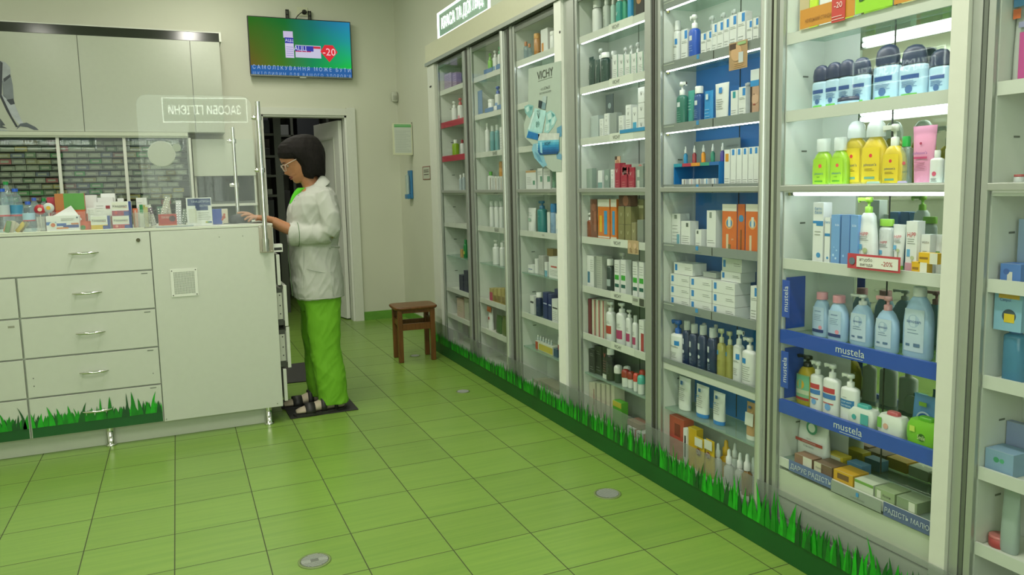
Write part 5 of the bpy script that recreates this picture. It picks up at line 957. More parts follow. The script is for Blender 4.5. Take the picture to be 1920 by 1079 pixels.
shelf('B', 8, [('tube',1271,1298,708,.03,.5,'white tube with blue square standing alone',dict(D=[B(.35,.82,.6,1,'#2b5f9c'),L(.1,.1,.9,.7,7)],taper=.85,cf=.08)),('tube',1304,1332,723,.03,.5,'white tube on a blue cap',dict(cc='#2f78c0',D=[B(.35,.84,.6,1,'#2b5f9c'),L(.1,.1,.9,.7,6),('d',.35,.62,.06,'#3f86c0')],taper=.85)),('tube',1336,1362,736,.03,.5,'white tube on a blue cap',dict(cc='#2f78c0',D=[B(.35,.84,.6,1,'#2b5f9c'),L(.1,.1,.9,.7,6),('d',.35,.62,.06,'#3f86c0')],taper=.85)),
 ('tube',1399,1419,755,.02,.5,'white and tan tube with brown ends',dict(c='#b08a66',cc='#d0d2cc',D=[B(-.1,.2,1.1,.72,'#c6c9c2'),B(.3,.9,.7,1,'#3f5f9c')],taper=.9))])
sp = dict(c='#c9cbc6', cc='#d6d8d4')
shelf('B', 9, [('box',1252,1279,782,.02,.5,'coral red carton',dict(c='#b0483a',D=[B(.35,.55,.75,.85,'#7a2c26')])),('box',1281,1288,804,.012,.8,'narrow white and black carton',dict(D=[B(.3,.2,.7,.8,'#3a3a38')])),('box',1290,1306,804,.02,.6,'bright yellow carton',dict(c='#c9a41c')),('pouch',1302,1318,820,.006,.3,'yellow sachet with red hair picture',dict(c='#cdb02c',flat=1,d=.02,D=[B(0,.75,1,1,'#d0d2c4'),('d',.5,.6,.3,'#7a2c26'),Tx('ON',.5,.6,.2,'#d8d8d0',.5)])),('pouch',1320,1336,824,.004,.3,'yellow sachet with red hair picture',dict(c='#cdb02c',flat=1,d=.02,D=[B(0,.75,1,1,'#d0d2c4'),('d',.5,.6,.3,'#7a2c26'),Tx('ON',.5,.6,.2,'#d8d8d0',.5)])),
 ('drop',1338,1353,832,.03,.9,'white nozzle bottle',sp),('drop',1350,1371,826,.06,.9,'yellow nozzle bottle',dict(c='#c99a1c',cc='#c99a1c')),('drop',1357,1375,843,.01,.9,'white nozzle bottle',sp),('drop',1369,1385,832,.08,.9,'white nozzle bottle',sp),('drop',1378,1395,850,.02,.9,'white nozzle bottle',sp),('drop',1390,1410,852,.01,.9,'amber bottle with white nozzle',dict(c='#8a6a3a',cc='#d6d8d4')),('drop',1404,1419,858,.04,.9,'white nozzle bottle',sp)])
onlip('face_leaflet', ya(1367,100), ya(1401,100), at(1384,130,0,XS-.01).z, at(1384,78,0,XS-.01).z, '#a98a66', 'hanging leaflet showing a woman with white cream on her cheek', 'leaflet', [('d',.42,.6,.30,'#c09a74'),B(.55,.2,.8,.6,'#b8bfc0'),B(.05,.75,.4,.95,'#4a3428'),L(.3,.05,.9,.25,3,'#c9a070'),B(.5,.86,.95,.96,'#8fae7a')])
# ---- C
def vch(c, w2='#b8bdb6'): return dict(c=c, D=VB)
gt = dict(c='#24403a', cc='#24403a', D=[Tx('V',.5,.8,.22,'#b4bcb4',.6),L(.1,.1,.9,.6,6,'#5a726a')])
shelf('C', 1, [('bottle',1111,1129,0,.02,.9,'white bottle with wide cap',dict(h=.17,capw=.8)),('bottle',1131,1144,0,.02,.9,'pale grey bottle with V mark',dict(h=.16,c='#aeb5ae',D=VB)),('bottle',1145,1155,0,.03,.9,'pale green clear bottle',dict(h=.15,c='#9ab8ac')),('bottle',1155,1168,0,.02,.9,'teal bottle with V mark and white cap',dict(h=.15,c='#2f8f86',D=[Tx('V',.5,.6,.3,'#d0d8d4',.8)])),('bottle',1167,1177,0,.04,.9,'green bottle with grey cap',dict(h=.15,c='#3f9a7c',cc='#9aa29c')),('bottle',1177,1188,0,.03,.9,'sky blue bottle',dict(h=.16,c='#2f8fc0',cc='#2f8fc0')),('box',1192,1207,0,.02,.6,'black carton with copper picture',dict(h=.17,c='#2a2624',D=[('d',.4,.5,.3,'#a87a4a'),Tx('V',.7,.6,.2,'#c9c0b0',.5)]))])
shelf('C', 2, [('tube',1095,1106,110,.03,.5,'dark green tube, slightly tilted',gt),('tube',1106,1117,112,.02,.5,'dark green tube with V mark',gt),('tube',1116,1127,112,.012,.5,'dark green tube with V mark',gt),('pump',1121,1133,91,.05,.9,'white pump bottle behind dark tubes',dict()),('bottle',1127,1144,99,.02,.6,'dark green bottle with white cap',dict(c='#24403a',capw=.8,bh=.84,D=[Tx('V',.5,.8,.25,'#b4bcb4',.6),L(.1,.1,.9,.6,6,'#5a726a')])),
 ('bottle',1145,1158,96,.06,.9,'white bottle behind the V cartons',dict(capw=.8))]+[('box',u,u+10,v,.014,.7,'white carton with large V',dict(D=[Tx('V',.5,.72,.22,'#3a4038',.6),L(.15,.1,.85,.5,6),B(.94,0,1,1,'#2f8f62')])) for u, v in ((1148,103),(1160,103),(1172,102),(1184,100),(1196,97))]+[('pump',u,u+11,v,.06,.9,'white pump bottle behind the V cartons',dict()) for u, v in ((1168,89),(1179,85),(1191,80))])
shelf('C', 3, [('jarx',0,0,0,0,0,'x')][:0]+[('tube',1096,1110,222,.03,.5,'small rose and grey tube',dict(c='#9aa3a0',cc='#8a4a50')),('box',1110,1122,217,.03,.5,'pale grey blue carton',dict(c='#a6b0ae')),('box',1124,1131,223,.012,.9,'slim white carton with V mark',dict(D=VB)),('box',1133,1141,213,.014,.9,'slim white carton with V mark',dict(D=VB)),('box',1143,1156,212,.02,.5,'grey patterned carton',dict(c='#8a928e')),('card',1136,1150,177,.09,.1,'dark grey card with white star',dict(c='#4f5a5a',D=[('d',.5,.75,.2,'#9aa8a6'),L(.2,.2,.8,.5,3,'#a9b4b0')])),
 ('box',1160,1169,217,.014,.9,'short white carton with V mark',dict(D=VB)),('box',1173,1183,197,.02,.9,'tall white carton with V mark',dict(D=VB)),('box',1186,1194,201,.012,.9,'white carton with blue lower half',dict(D=[B(.1,.05,.9,.45,'#3f9ac0'),Tx('V',.5,.75,.2,'#3a4038',.6)])),
 ('box',1196,1208,0,.012,.8,'lowest white cube carton of the V stack',dict(h=.066,D=[Tx('V',.5,.6,.4,'#3a4038',.6)])),('box',1196,1208,0,.012,.8,'middle white cube carton of the V stack',dict(h=.066,lift=.0675,D=[Tx('V',.5,.6,.4,'#3a4038',.6)])),('box',1196,1208,0,.012,.8,'upper white cube carton of the V stack',dict(h=.066,lift=.135,D=[Tx('V',.5,.6,.4,'#3a4038',.6)]))])
onlip('blue_edge_card', ya(1160,240), ya(1208,235), SHZ[3]+.002, SHZ[3]+.018, '#2f86b8', 'blue speckled card strip on the third lip of the grey cabinet', 'shelf strip', x=XS-.0065)
redb = [Tx('V',.4,.72,.22,'#d0b8b8',.6),L(.2,.1,.8,.4,3,'#c98a8a')]
shelf('C', 4, [('box',1098,1103,317,.02,1,'slim grey green carton',dict(c='#8a9a90')),('box',1105,1110,316,.02,1,'slim grey green carton',dict(c='#8a9a90')),('box',1121,1129,320,.02,.9,'white carton with teal foot',dict(D=[B(0,0,1,.4,'#7a9a96')])),('box',1133,1142,318,.02,.9,'grey green carton with round print',dict(c='#7f9088',D=[('d',.5,.6,.3,'#a8b4ac')])),('box',1145,1151,318,.015,.9,'slim white carton with V',dict(D=VB)),
 ('box',1153,1162,306,.02,.8,'tall wine red carton with white V',dict(c='#9c2f40',D=redb)),('box',1164,1175,314,.012,.8,'lower wine red carton with white V',dict(c='#9c2f40',D=redb)),('box',1178,1189,314,.012,.8,'lower wine red carton with white V',dict(c='#9c2f40',D=redb)),('box',1167,1180,292,.012,.8,'wine red carton lying on the red pair',dict(c='#9c2f40',D=redb,lift=.0715,h=.045)),
 ('box',1192,1206,312,.012,.8,'grey green carton at the red pair',dict(c='#7f8c82',D=[B(.2,.55,.5,.85,'#b4bcb0'),B(.2,.1,.5,.4,'#b4bcb0')])),('box',1184,1206,292,.02,.8,'grey carton with round red picture on top',dict(c='#8f9890',D=[('d',.75,.5,.2,'#b07068')],lift=.0745,h=.042)),('card',1153,1163,282,.05,.1,'small portrait card of a face',dict(c='#c3a284',lift=.0,h=.16,D=[('d',.5,.8,.35,'#a87a5c'),B(0,.9,.4,1,'#4a3428')]))])
sun = [B(0,.82,1,1,'#cfccc0'),B(0,.06,1,.1,'#cfccc0'),B(0,0,1,.06,'#c8722a')]
shelf('C', 5, [('pump',1092,1106,399,.012,.9,'copper bottle with white spray top',dict(c='#7a3f22',D=[Tx('V',.5,.6,.2,'#c9a080',.5)])),('card',1107,1119,374,.02,.1,'brown body portrait card',dict(c='#7a4c38',D=[('d',.5,.8,.3,'#94604a'),B(.55,.2,.9,.7,'#94604a')])),('box',1121,1143,374,.012,.35,'orange carton with yellow and blue bottles',dict(c='#c8722a',D=sun+[B(.15,.2,.35,.6,'#cfae2c'),B(.55,.15,.8,.72,'#3f8fc0')])),('box',1145,1156,374,.012,.5,'narrow orange carton with blue bottle',dict(c='#c8722a',D=sun+[B(.3,.15,.7,.72,'#3f8fc0')])),
 ('box',1158,1169,0,.012,.9,'olive carton with V, lower row',dict(c='#7f7a52',h=.083,D=[Tx('V',.5,.55,.3,'#c3be9a',.6)])),('box',1171,1182,0,.012,.9,'olive carton with V, lower row',dict(c='#7f7a52',h=.083,D=[Tx('V',.5,.55,.3,'#c3be9a',.6)])),('box',1158,1169,0,.012,.9,'olive carton with V, upper row',dict(c='#7f7a52',h=.083,lift=.0845,D=[Tx('V',.5,.55,.3,'#c3be9a',.6)])),('box',1171,1182,0,.012,.9,'olive carton with V, upper row',dict(c='#7f7a52',h=.083,lift=.0845,D=[Tx('V',.5,.55,.3,'#c3be9a',.6)])),
 ('box',1159,1181,0,.014,.4,'wide carton with brown face picture',dict(c='#5f4030',h=.05,lift=.169,D=[('d',.6,.5,.25,'#94604a')])),('box',1184,1192,418,.012,.9,'slim olive carton with V',dict(c='#8a8460',D=[Tx('V',.5,.6,.25,'#c9c4a0',.6)])),('box',1195,1206,413,.010,.7,'grey patterned carton',dict(c='#7f867c')),('box',1184,1206,0,.055,.4,'olive carton with pale band, topmost',dict(c='#8a8660',h=.20,D=[B(0,.8,1,.86,'#c9c4a0'),Tx('VICHY',.5,.93,.06,'#4a4a38',.7)]))])
gr2 = [B(.08,.42,.92,.56,'#3f9a3a'),B(.08,.2,.92,.3,'#2b5a52'),L(.1,.62,.9,.9,4)]
shelf('C', 6, [('box',1100,1113,480,.015,1.2,'white carton with blue foot',dict(D=[B(.1,.15,.45,.5,'#3f6f8a'),L(.5,.5,.95,.9,6)],side='#9aa098')),('box',1118,1129,481,.03,1,'grey backed carton',dict(c='#a8ada4',D=[L(.1,.1,.9,.9,12)])),('bottle',1138,1151,486,.03,.8,'dark green bottle with pale label',dict(c='#2c3c38',D=[B(0,.1,1,.5,'#9aa8a4')],capw=.8)),('box',1152,1161,488,.012,.8,'white carton with green band',dict(D=gr2)),('box',1164,1173,488,.012,.8,'white carton with green band',dict(D=gr2)),('pump',1160,1176,474,.07,.9,'white pump bottle behind green banded cartons',dict()),('box',1186,1195,491,.012,.8,'white carton with green band',dict(D=gr2)),('box',1198,1207,492,.012,.8,'white carton with green band',dict(D=gr2))])
mg = [B(0,.1,1,.5,'#a33a66'),L(.1,.6,.9,.8,3)]
shelf('C', 7, [('box',1103,1108,561,.015,2,'slim dark red carton',dict(c='#6a2430')),('box',1110,1116,562,.015,2,'slim cream carton with red edge',dict(c='#c3bfb0',D=[B(.75,0,1,1,'#a33a40')])),('box',1118,1124,563,.013,2,'slim cream carton with red edge',dict(c='#c3bfb0',D=[B(.75,0,1,1,'#a33a40')])),('box',1126,1132,564,.012,2,'slim cream carton with red edge',dict(c='#c3bfb0',D=[B(.75,0,1,1,'#a33a40')])),
 ('pump',1137,1155,567,.012,.8,'white pump bottle with red band',dict(bh=.76,D=[B(-.2,.2,1.2,.6,'#a83a34'),L(.1,.7,.9,.85,2)])),('pump',1156,1177,569,.008,.8,'white pump bottle with magenta block',dict(bh=.78,D=mg,head=.8)),('pump',1174,1187,582,.02,.8,'small white bottle with magenta foot',dict(D=mg,bh=.8)),('bottle',1186,1197,592,.012,.8,'pale tube bottle with magenta foot',dict(D=mg,cm=FROST)),('box',1198,1207,601,.008,.8,'white carton with red foot',dict(D=[B(.4,.05,1,.6,'#a33a44'),L(.1,.7,.9,.85,2)]))])
bk = dict(c='#282c29', D=[L(.2,.7,.8,.85,2,'#8a8f8a'),L(.2,.1,.8,.3,2,'#8a8f8a')])
shelf('C', 8, [('box',1102,1113,655,.02,.8,'black carton at the left',bk),('box',1115,1128,650,.03,.8,'taller black carton with grey print',bk),('box',1130,1137,652,.015,.8,'black carton with red and white V',dict(c='#282c29',D=[Tx('V',.5,.75,.2,'#b84a50',.8),B(0,0,1,.14,'#c0c4bc'),L(.1,.2,.9,.6,5,'#9a6a6a')])),('bottle',1137,1153,653,.008,.8,'black bottle with white cap',dict(c='#2b302d',capw=.72,bh=.80,D=[L(.2,.2,.8,.9,8,'#7a807a')])),
 ('roll',1151,1166,685,.015,.9,'dark roll-on with white cap',dict(c='#2c3a36',cc='#c6c9c2')),('roll',1168,1182,687,.05,.9,'roll-on with white cap at the back',dict(cc='#c6c9c2')),('roll',1165,1180,693,.008,.9,'white roll-on with dark red cap',dict(cc='#8a2f28')),('roll',1176,1190,697,.02,.9,'white roll-on with dark red cap',dict(cc='#8a2f28')),('roll',1187,1198,700,.012,.9,'white roll-on with bright red cap',dict(cc='#c0423a')),('roll',1195,1209,704,.003,.9,'white roll-on with teal cap',dict(cc='#4fa79a')),('roll',1198,1210,694,.04,.9,'white roll-on with bright red cap',dict(cc='#c0423a'))])
shelf('C', 9, [('box',1101+i*9,1107+i*9,716+i*1.5,.02,2,'cream upright box on the bottom board',dict(c='#b9b4a2',D=[B(.4,.3,.7,.8,'#8a6058')] if i == 1 else ())) for i in range(6)]+[('box',1149,1165,754,.01,.5,'green box with yellow edge',dict(c='#4f9a2c',D=[B(0,.8,1,1,'#b0a83a')])),('box',1176,1190,776,.01,.8,'white box with black square and red side',dict(D=[B(.2,.2,.8,.8,'#3a3a38'),B(.28,.3,.72,.7,'#c9c9c0')],side='#a8403e',h=.04)),('box',1193,1206,781,.008,.8,'white box with black square and red side',dict(D=[B(.2,.2,.8,.8,'#3a3a38'),B(.28,.3,.72,.7,'#c9c9c0')],side='#a8403e',h=.04)),('box',1176,1200,768,.02,.6,'brown flat box lying on the white boxes',dict(c='#8f6a5c',h=.025,lift=.0415))])
for q, (u, lb) in enumerate(((1180,'left small face leaflet hanging from the fifth lip, grey cabinet'),(1190,'right small face leaflet hanging from the fifth lip, grey cabinet'))):
    onlip('face_leaflet', ya(u-5,455), ya(u+5,456), SHZ[5]-.052, SHZ[5]+.010, '#b59a76', lb, 'leaflet', [('d',.4,.6,.3,'#c9a888'),L(.4,.1,.9,.4,3,'#8a6a50')], x=XS-.0065)
onlip('qr_free_card', ya(1183,560), ya(1207,565), SHZ[6]-.035, SHZ[6]+.006, '#b5b9ae', 'small tilted white card with dark picture on the sixth lip', 'card', [B(.6,.1,.95,.9,'#4a4a46'),B(.1,.5,.45,.8,'#8a8a84')], x=XS-.0065).name = 'lip_card'
# ---- D
shelf('D', 1, [('bottle',978,987,80,.03,.9,'clear copper topped bottle',dict(mt=BOTCLEAR,cc='#b0703a')),('bottle',989,997,82,.03,.9,'clear copper topped bottle',dict(mt=BOTCLEAR,cc='#b0703a')),('can',1001,1013,63,.02,.9,'copper orange can',dict(c='#a8702a',cc='#c08a3a')),('box',1014,1027,54,.03,.5,'white carton with orange figure',dict(D=[B(.1,.1,.4,.5,'#c8843a')])),('can',1030,1040,56,.06,.9,'orange can',dict(c='#c27a2c',cc='#c27a2c')),('can',1031,1045,70,.01,.9,'low white jar with wide lid',dict(h=.11)),('can',1041,1049,52,.05,.9,'coral red can',dict(c='#b8424a',cc='#b8424a'))])
wg = [B(.55,.4,.95,.65,'#5f8f78'),L(.1,.7,.9,.9,3)]
shelf('D', 4, [('box',986,1005,320,.015,.5,'wide white carton with tan top',dict(D=[B(0,.9,1,1,'#b89468'),L(.1,.3,.6,.7,5),B(.7,.3,.9,.5,'#5f8f78')])),('box',1008,1017,316,.02,.7,'white carton with green square',dict(D=wg)),('box',1019,1032,316,.015,.6,'broad white carton with green square',dict(D=wg)),('tube',1034,1046,313,.02,.5,'sage green tube',dict(c='#6f957f',D=[L(.1,.2,.9,.7,3,'#b4c4b4')])),('tube',1043,1051,318,.008,.5,'slanting white tube',dict())])
shelf('D', 5, [('tube',989,1008,390,.02,.4,'white tube with green lettering',dict(D=[L(.1,.6,.9,.9,2,'#4f7a6a'),B(.3,.3,.7,.5,'#9ab4a4')],taper=.7)),('pump',1008,1026,377,.012,.8,'teal bottle with blue pump',dict(c='#2f7a7c',cc='#2f6f96',bh=.76,D=[Tx('LOGE',.5,.85,.1,'#a8c8c4',.9),L(.1,.1,.9,.6,6,'#5fa0a0')])),('box',1026,1031,398,.04,.9,'slim white carton',dict()),('can',1032,1047,382,.015,.9,'pale blue can with blue cap',dict(c='#7f9cb8',cc='#2f78ae',D=[L(.1,.1,.9,.6,5,'#4f6f94')],bh=.72)),('box',1042,1050,401,.005,.6,'small white carton with orange mark',dict(D=[('d',.5,.7,.25,'#c08a6a'),B(.2,.1,.8,.3,'#4f8fb8')]))])
shelf('D', 6, [('box',990,999,493,.02,.7,'white carton with blue line',dict(D=[B(.1,.4,.9,.5,'#4f5f94')],h=.045)),('box',1003,1008,486,.03,1,'slim white carton',dict()),('box',1010,1019,480,.03,.8,'tall grey carton',dict(c='#a9aca8',D=[L(.1,.2,.9,.8,8)])),('box',1021,1026,492,.02,.9,'slim white carton with blue foot',dict(D=[B(0,.0,1,.4,'#6fa0b4')])),('box',1029,1048,483,.012,.5,'wide white carton with red words',dict(D=[B(.2,.5,.8,.58,'#b05048'),L(.1,.1,.9,.4,4)])),('box',1026,1037,467,.07,.5,'gold carton at the back',dict(c='#8a7238'))])
shelf('D', 7, [('box',994,1001,555,.03,.8,'slim white carton with black line',dict(D=[B(.1,.6,.9,.7,'#3a3a40')])),('bottle',1005,1018,549,.02,.9,'navy bottle with white cap',dict(c='#1f2c4c',D=[L(.1,.2,.9,.6,4,'#7f8cae')],capw=.8)),('box',1018,1026,549,.03,.9,'navy carton with pale line',dict(c='#2a3568',D=[B(.1,.55,.9,.6,'#a8b0cc')])),('box',1028,1034,552,.03,.9,'navy carton with pale line',dict(c='#2a3568',D=[B(.1,.55,.9,.6,'#a8b0cc')])),('box',1035,1046,562,.012,.7,'white carton with black cross line',dict(D=[B(.1,.6,.9,.66,'#3a3a40'),L(.1,.1,.9,.5,5)])),('box',1040,1050,543,.07,.8,'navy carton standing at the back',dict(c='#2a3568'))])
shelf('D', 8, [('box',1004,1036,640,.02,.5,'white and yellow tray of small vials',dict(c='#c6c9bc',h=.05,d=.06,D=[B(.0,0,.15,.9,'#a8402c'),B(.2,.05,1,.8,'#b9a94a')],name='vial_tray',cat='tray')),('box',1038,1045,650,.02,.7,'dark blue cube carton',dict(c='#2c4a6a',h=.045)),('box',1046,1054,628,.03,.8,'white carton with wine red band',dict(D=[B(0,.3,1,.6,'#8f2f40')],h=.12))]+[('drop',1007+i*5,1011+i*5,640,.03,.9,'small clear vial in the tray',dict(lift=.0508,h=.03,c='#a8b4b4')) for i in range(6)])
shelf('D', 9, [('box',1000,1040,700,.03,.5,'flat pile of paper leaflets',dict(c='#a8a48c',h=.02,d=.09,name='leaflet_pile',cat='leaflets')),('box',1010,1045,710,.02,.5,'brown paper bag lying flat',dict(c='#8f8468',h=.015,d=.09,lift=.0205,name='paper_bag',cat='bag'))])
# ---- E
shelf('E', 1+1-1+0, [('pump',915,924,101,.03,.9,'lime green pump bottle',dict(c='#6fae3a',h=.15,cc='#6fae3a')),('pump',924,934,100,.02,.9,'white and blue pump bottle',dict(h=.15,D=[B(0,0,1,.5,'#5f8fae')])),('pump',933,942,98,.02,.9,'white pump bottle with green print',dict(h=.16,cc='#4fae7a',D=[B(0,.3,1,.5,'#4f9a7a')]))])
shelf('E', 2, [('can',915,927,178,.02,.9,'white jar with blue print',dict(D=[B(0,.3,1,.7,'#4f6f9c')],h=.1)),('pump',928,940,162,.02,.9,'white bottle with royal blue pump',dict(cc='#2f55a8',D=[B(0,.2,1,.6,'#7f9cc4')])),('can',914,924,202,.01,.9,'low white tub',dict(h=.045)),('can',926,936,200,.01,.9,'low white tub',dict(h=.045)),('card',896,904,170,.01,.1,'upright blue side card',dict(c='#5f7fa8'))])
shelf('E', 3, [('bottle',910,918,231,.03,.9,'white spray bottle with pale print',dict(capw=.5)),('bottle',919,928,236,.02,.9,'teal bottle with clear cap',dict(c='#5f949a',cm=FROST)),('bottle',928,937,234,.02,.9,'teal bottle with clear cap',dict(c='#5f949a',cm=FROST)),('box',937,944,238,.02,.9,'white carton with pale print',dict(D=[L(.1,.1,.9,.8,7)]))])
shelf('E', 4, [('bottle',915,926,322,.03,.9,'small bottle with green cap',dict(cc='#4f9a3a')),('can',936,947,303,.05,.9,'round orange pot',dict(c='#b9853a',cc='#c08a3c'))]+[('box',918+i*5,921.5+i*5,331,.012,1.2,'slim white carton in a row',dict(D=[B(.3,.1,.7,.9,['#8a8478','#9aa0a0','#a89a88','#8f948c','#b0a898'][i])])) for i in range(5)])
shelf('E', 5, [('bottle',918+i*9,927.5+i*9,377,.02,.9,'white rounded bottle with clear top',dict(cm=FROST,capw=.8)) for i in range(3)])
shelf('E', 6, [('pump',924,937,450,.02,.9,'white spray bottle with pale cap',dict()),('bottle',937,948,455,.02,.9,'white bottle with grey print',dict(capw=.6)),('box',941,948,452,.06,.9,'tall white carton at the back',dict())])
shelf('E', 7, [('box',918+i*7.5,923.5+i*7.5,541,.015,1,'gold topped perfume carton',dict(c='#a89a62',D=[B(0,.1,1,.5,'#7a6a3a')] if i else [B(0,0,1,.7,'#a8405a')])) for i in range(4)])
shelf('E', 8, [('tube',915,927,577,.02,.5,'white tube with orange top and red dots',dict(D=[B(-.2,.85,1.2,1.2,'#c8662a'),('d',.5,.4,.2,'#a83a34')],taper=.85)),('pouch',928,938,590,.02,.3,'dark green sachet bag',dict(c='#3a5a34',flat=1,d=.03)),('pouch',939,950,592,.02,.3,'olive green sachet bag',dict(c='#5a6a3a',flat=1,d=.03))])
# ---- F
shelf('F', 1, [('box',833,846,138,.02,.4,'purple and white pattern pack',dict(c='#a394ae',D=[L(.1,.1,.9,.9,9,'#4a3a58')])),('box',849,856,136,.02,.5,'purple striped pack',dict(c='#8f7a9c',D=[L(.1,.1,.9,.9,6,'#c9c0d0')]))])
shelf('F', 2, [('pump',847,857,190,.02,.9,'white pump bottle above the red lip',dict()),('pump',858,869,184,.02,.9,'white bottle with red cap',dict(cc='#b83a40',D=[B(0,0,1,.4,'#c9909a')]))])
shelf('F', 3, [('bottle',848,861,262,.02,.9,'lime green bottle with pale cap',dict(c='#7fa01c',capw=.5)),('bottle',863,871,262,.02,.9,'white bottle with dark red cap',dict(cc='#8f2f34',D=[L(.1,.2,.9,.7,5)]))])
shelf('F', 4, [('bottle',861,867,328,.02,.9,'pale grey bottle',dict(c='#a4b0b4')),('bottle',867,873,325,.02,.9,'pale grey bottle',dict(c='#a4b0b4'))])
shelf('F', 6, [('bottle',869,878,450,.02,.9,'bright green rounded bottle',dict(c='#1f7a3c',cc='#1f7a3c',D=[B(0,.2,1,.5,'#a8b04a')],style='oval')),('box',863,867,468,.03,.9,'small orange carton',dict(c='#b0905a'))])
shelf('F', 7, [('box',861,868,516,.02,.9,'dark slate carton',dict(c='#3f4250')),('box',870,877,508,.02,.9,'dark slate carton',dict(c='#3f4250'))])
shelf('F', 8, [('box',857,869,561,.02,.6,'pinkish white carton with sketch',dict(c='#b8a898',D=[L(.2,.3,.8,.6,3,'#6a5a50')])),('box',871,879,560,.02,.7,'greenish white carton',dict(c='#a8ad9c'))])
# ---- G
shelf('G', 2+1, [('pouch',1880,1912,0,.03,.2,'clear bag with rainbow header and pink bottle',dict(flat=1,d=.04,h=.232,c='#b4b8b4',D=[B(0,.82,1,1,'#4f86b8'),B(.0,.70,.5,.8,'#c8663a'),B(.5,.05,.95,.55,'#b84a8c'),B(.4,.6,.9,.66,'#8f8fb0')])),('pouch',1922,1960,0,.03,.2,'clear bag with blue header',dict(flat=1,d=.04,h=.232,c='#b4b8b4',D=[B(0,.82,1,1,'#4f6fb8')]))])
shelf('G', 4, [('can',1900,1921,318,.02,.9,'low tub with red and blue print',dict(c='#b4b8b8',cc='#9a4a4a',h=.03))])
shelf('G', 5, [('box',1875,1914,500,.02,.4,'blue soother box',dict(c='#4f76b8',h=.05,d=.05,D=[B(.35,.1,.6,.6,'#c9c9c0'),('d',.3,.6,.15,'#3f5fa0')])),('box',1905,1935,500,.08,.3,'tall pale blue pack at the back',dict(c='#8fa4c4',h=.16,d=.02))])
shelf('G', 6, [('bottle',1880,1925,632,.02,.9,'blue feeding bottle under its card',dict(mt=clear('blue_bottle',(.35,.6,.8),1,.5,(.12,.35,.55)),h=.13,bh=.95,cc='#3f6fae')),('box',1863,1916,565,.01,.3,'light blue card with yellow toy window',dict(c='#7faac4',lift=.131,h=.11,d=.05,D=[B(.15,.75,.9,.85,'#c8a03a'),('d',.55,.35,.25,'#3a4a58'),B(.38,.2,.75,.4,'#d0b42c'),Tx('Canpol',.4,.72,.1,'#3a4f8a',.4)],name='toy_card',cat='packaging'))])
shelf('G', 7, [('box',1850,1905,0,.01,.4,'pale blue blister card with green soother',dict(c='#7f9cb8',h=.06,d=.07,D=[('d',.4,.6,.1,'#3f8f6a'),('d',.6,.6,.08,'#4fa07a')],name='soother_card',cat='packaging')),('box',1880,1925,0,.09,.3,'blue and pink card pack behind the soother',dict(c='#8490b4',h=.12,d=.02))])
shelf('G', 8, [('can',1848,1893,0,.02,.9,'red and clear round teether box',dict(c='#a83f44',cc='#b86a6a',h=.03)),('pouch',1896,1930,0,.02,.2,'clear upright blister bag',dict(flat=1,d=.03,h=.17,c='#9aa8a4'))])
# ================================================================ GOODS ON THE COUNTER
TOPZ_ = CT+.0128
def thing_on(kind, x, y, w, d, h, look, name=None, cat=None, z=None, rz=0, group=None, rx=0, ry=0, **o):
    R = empty(name or NAME[kind], (x, y, TOPZ_ if z is None else z), rz, look, cat or KIND[kind][1], group)
    R.rotation_euler = (rx, ry, rz)
    KIND[kind][0](R, w, d, h, **o); return R
def px(u0, u1, vt, y, vb=None):
    """centre x, width, height above the worktop for picture columns u0..u1 on plane y"""
    a, b = at(u0, (vt+430)/2, 1, y), at(u1, (vt+430)/2, 1, y); t = at((u0+u1)/2, vt, 1, y)
    return (a.x+b.x)/2, (b.x-a.x)*.985, t.z-TOPZ_
def cbox(u0, u1, vt, y, d, look, z=None, h=None, **o):
    x, w, hh = px(u0, u1, vt, y); zz = TOPZ_ if z is None else z
    return thing_on('box', x, y, w, d, h or (hh-(zz-TOPZ_)), look, z=zz, **o)
def bin_(x0, x1, y0, y1, h, label):
    R = empty('clear_bin', ((x0+x1)/2, (y0+y1)/2, TOPZ_), 0, label, 'bin', 'clear plastic bins on the counter'); w, d = (x1-x0)/2, (y1-y0)/2; t = .003
    m = MB(); m.box(-w, -d, 0, w, d, t, BINCLEAR); m.box(-w, -d, t, w, -d+t, h, BINCLEAR); m.box(-w, d-t, t, w, d, h, BINCLEAR); m.box(-w, -d+t, t, -w+t, d-t, h, BINCLEAR); m.box(w-t, -d+t, t, w, d-t, h, BINCLEAR)
    m.box(-w-.001, -d-.001, h, w+.001, -d+t, h+.002, BINCLEAR); m.build('bin_body', R)
xa = lambda u, y: at(u, 410, 1, y).x
bin_(xa(68,1.6), xa(84,1.6), 1.60, 1.74, .075, 'clear bin with lollipops, left of the wavy striped box')
bin_(xa(168,1.7), xa(246,1.7), 1.655, 1.80, .105, 'clear bin behind the stacked vitamin boxes')
bin_(xa(249,1.6), xa(283,1.6), 1.585, 1.70, .080, 'clear bin holding small green and orange packs')
KV = lambda bc, t: [B(.02,.45,.8,.95,'#cfd1c4'),B(0,0,1,.36,bc),B(.6,0,1,.30,'#2a3f86'),B(.86,.3,1,1,'#2a3f86'),Tx('Квадевіт',.42,.68,.24,'#2c2a38',.74),B(.56,.58,.78,.60,'#b03a44'),('d',.2,.22,.08,t)]
cbox(170, 207, 405, 1.585, .05, 'yellow and blue striped vitamin box standing alone', D=KV('#c4a622','#c4a622'))
cbox(211, 248, 405, 1.585, .05, 'lower vitamin box with red band and tree mark', D=KV('#a83a40','#c98a7a'))
zt = at(230, 405, 1, 1.585).z
cbox(210, 247.5, 378, 1.585, .05, 'upper vitamin box with red heart mark', z=zt+.001, D=KV('#8f2f4a','#b8343c'))
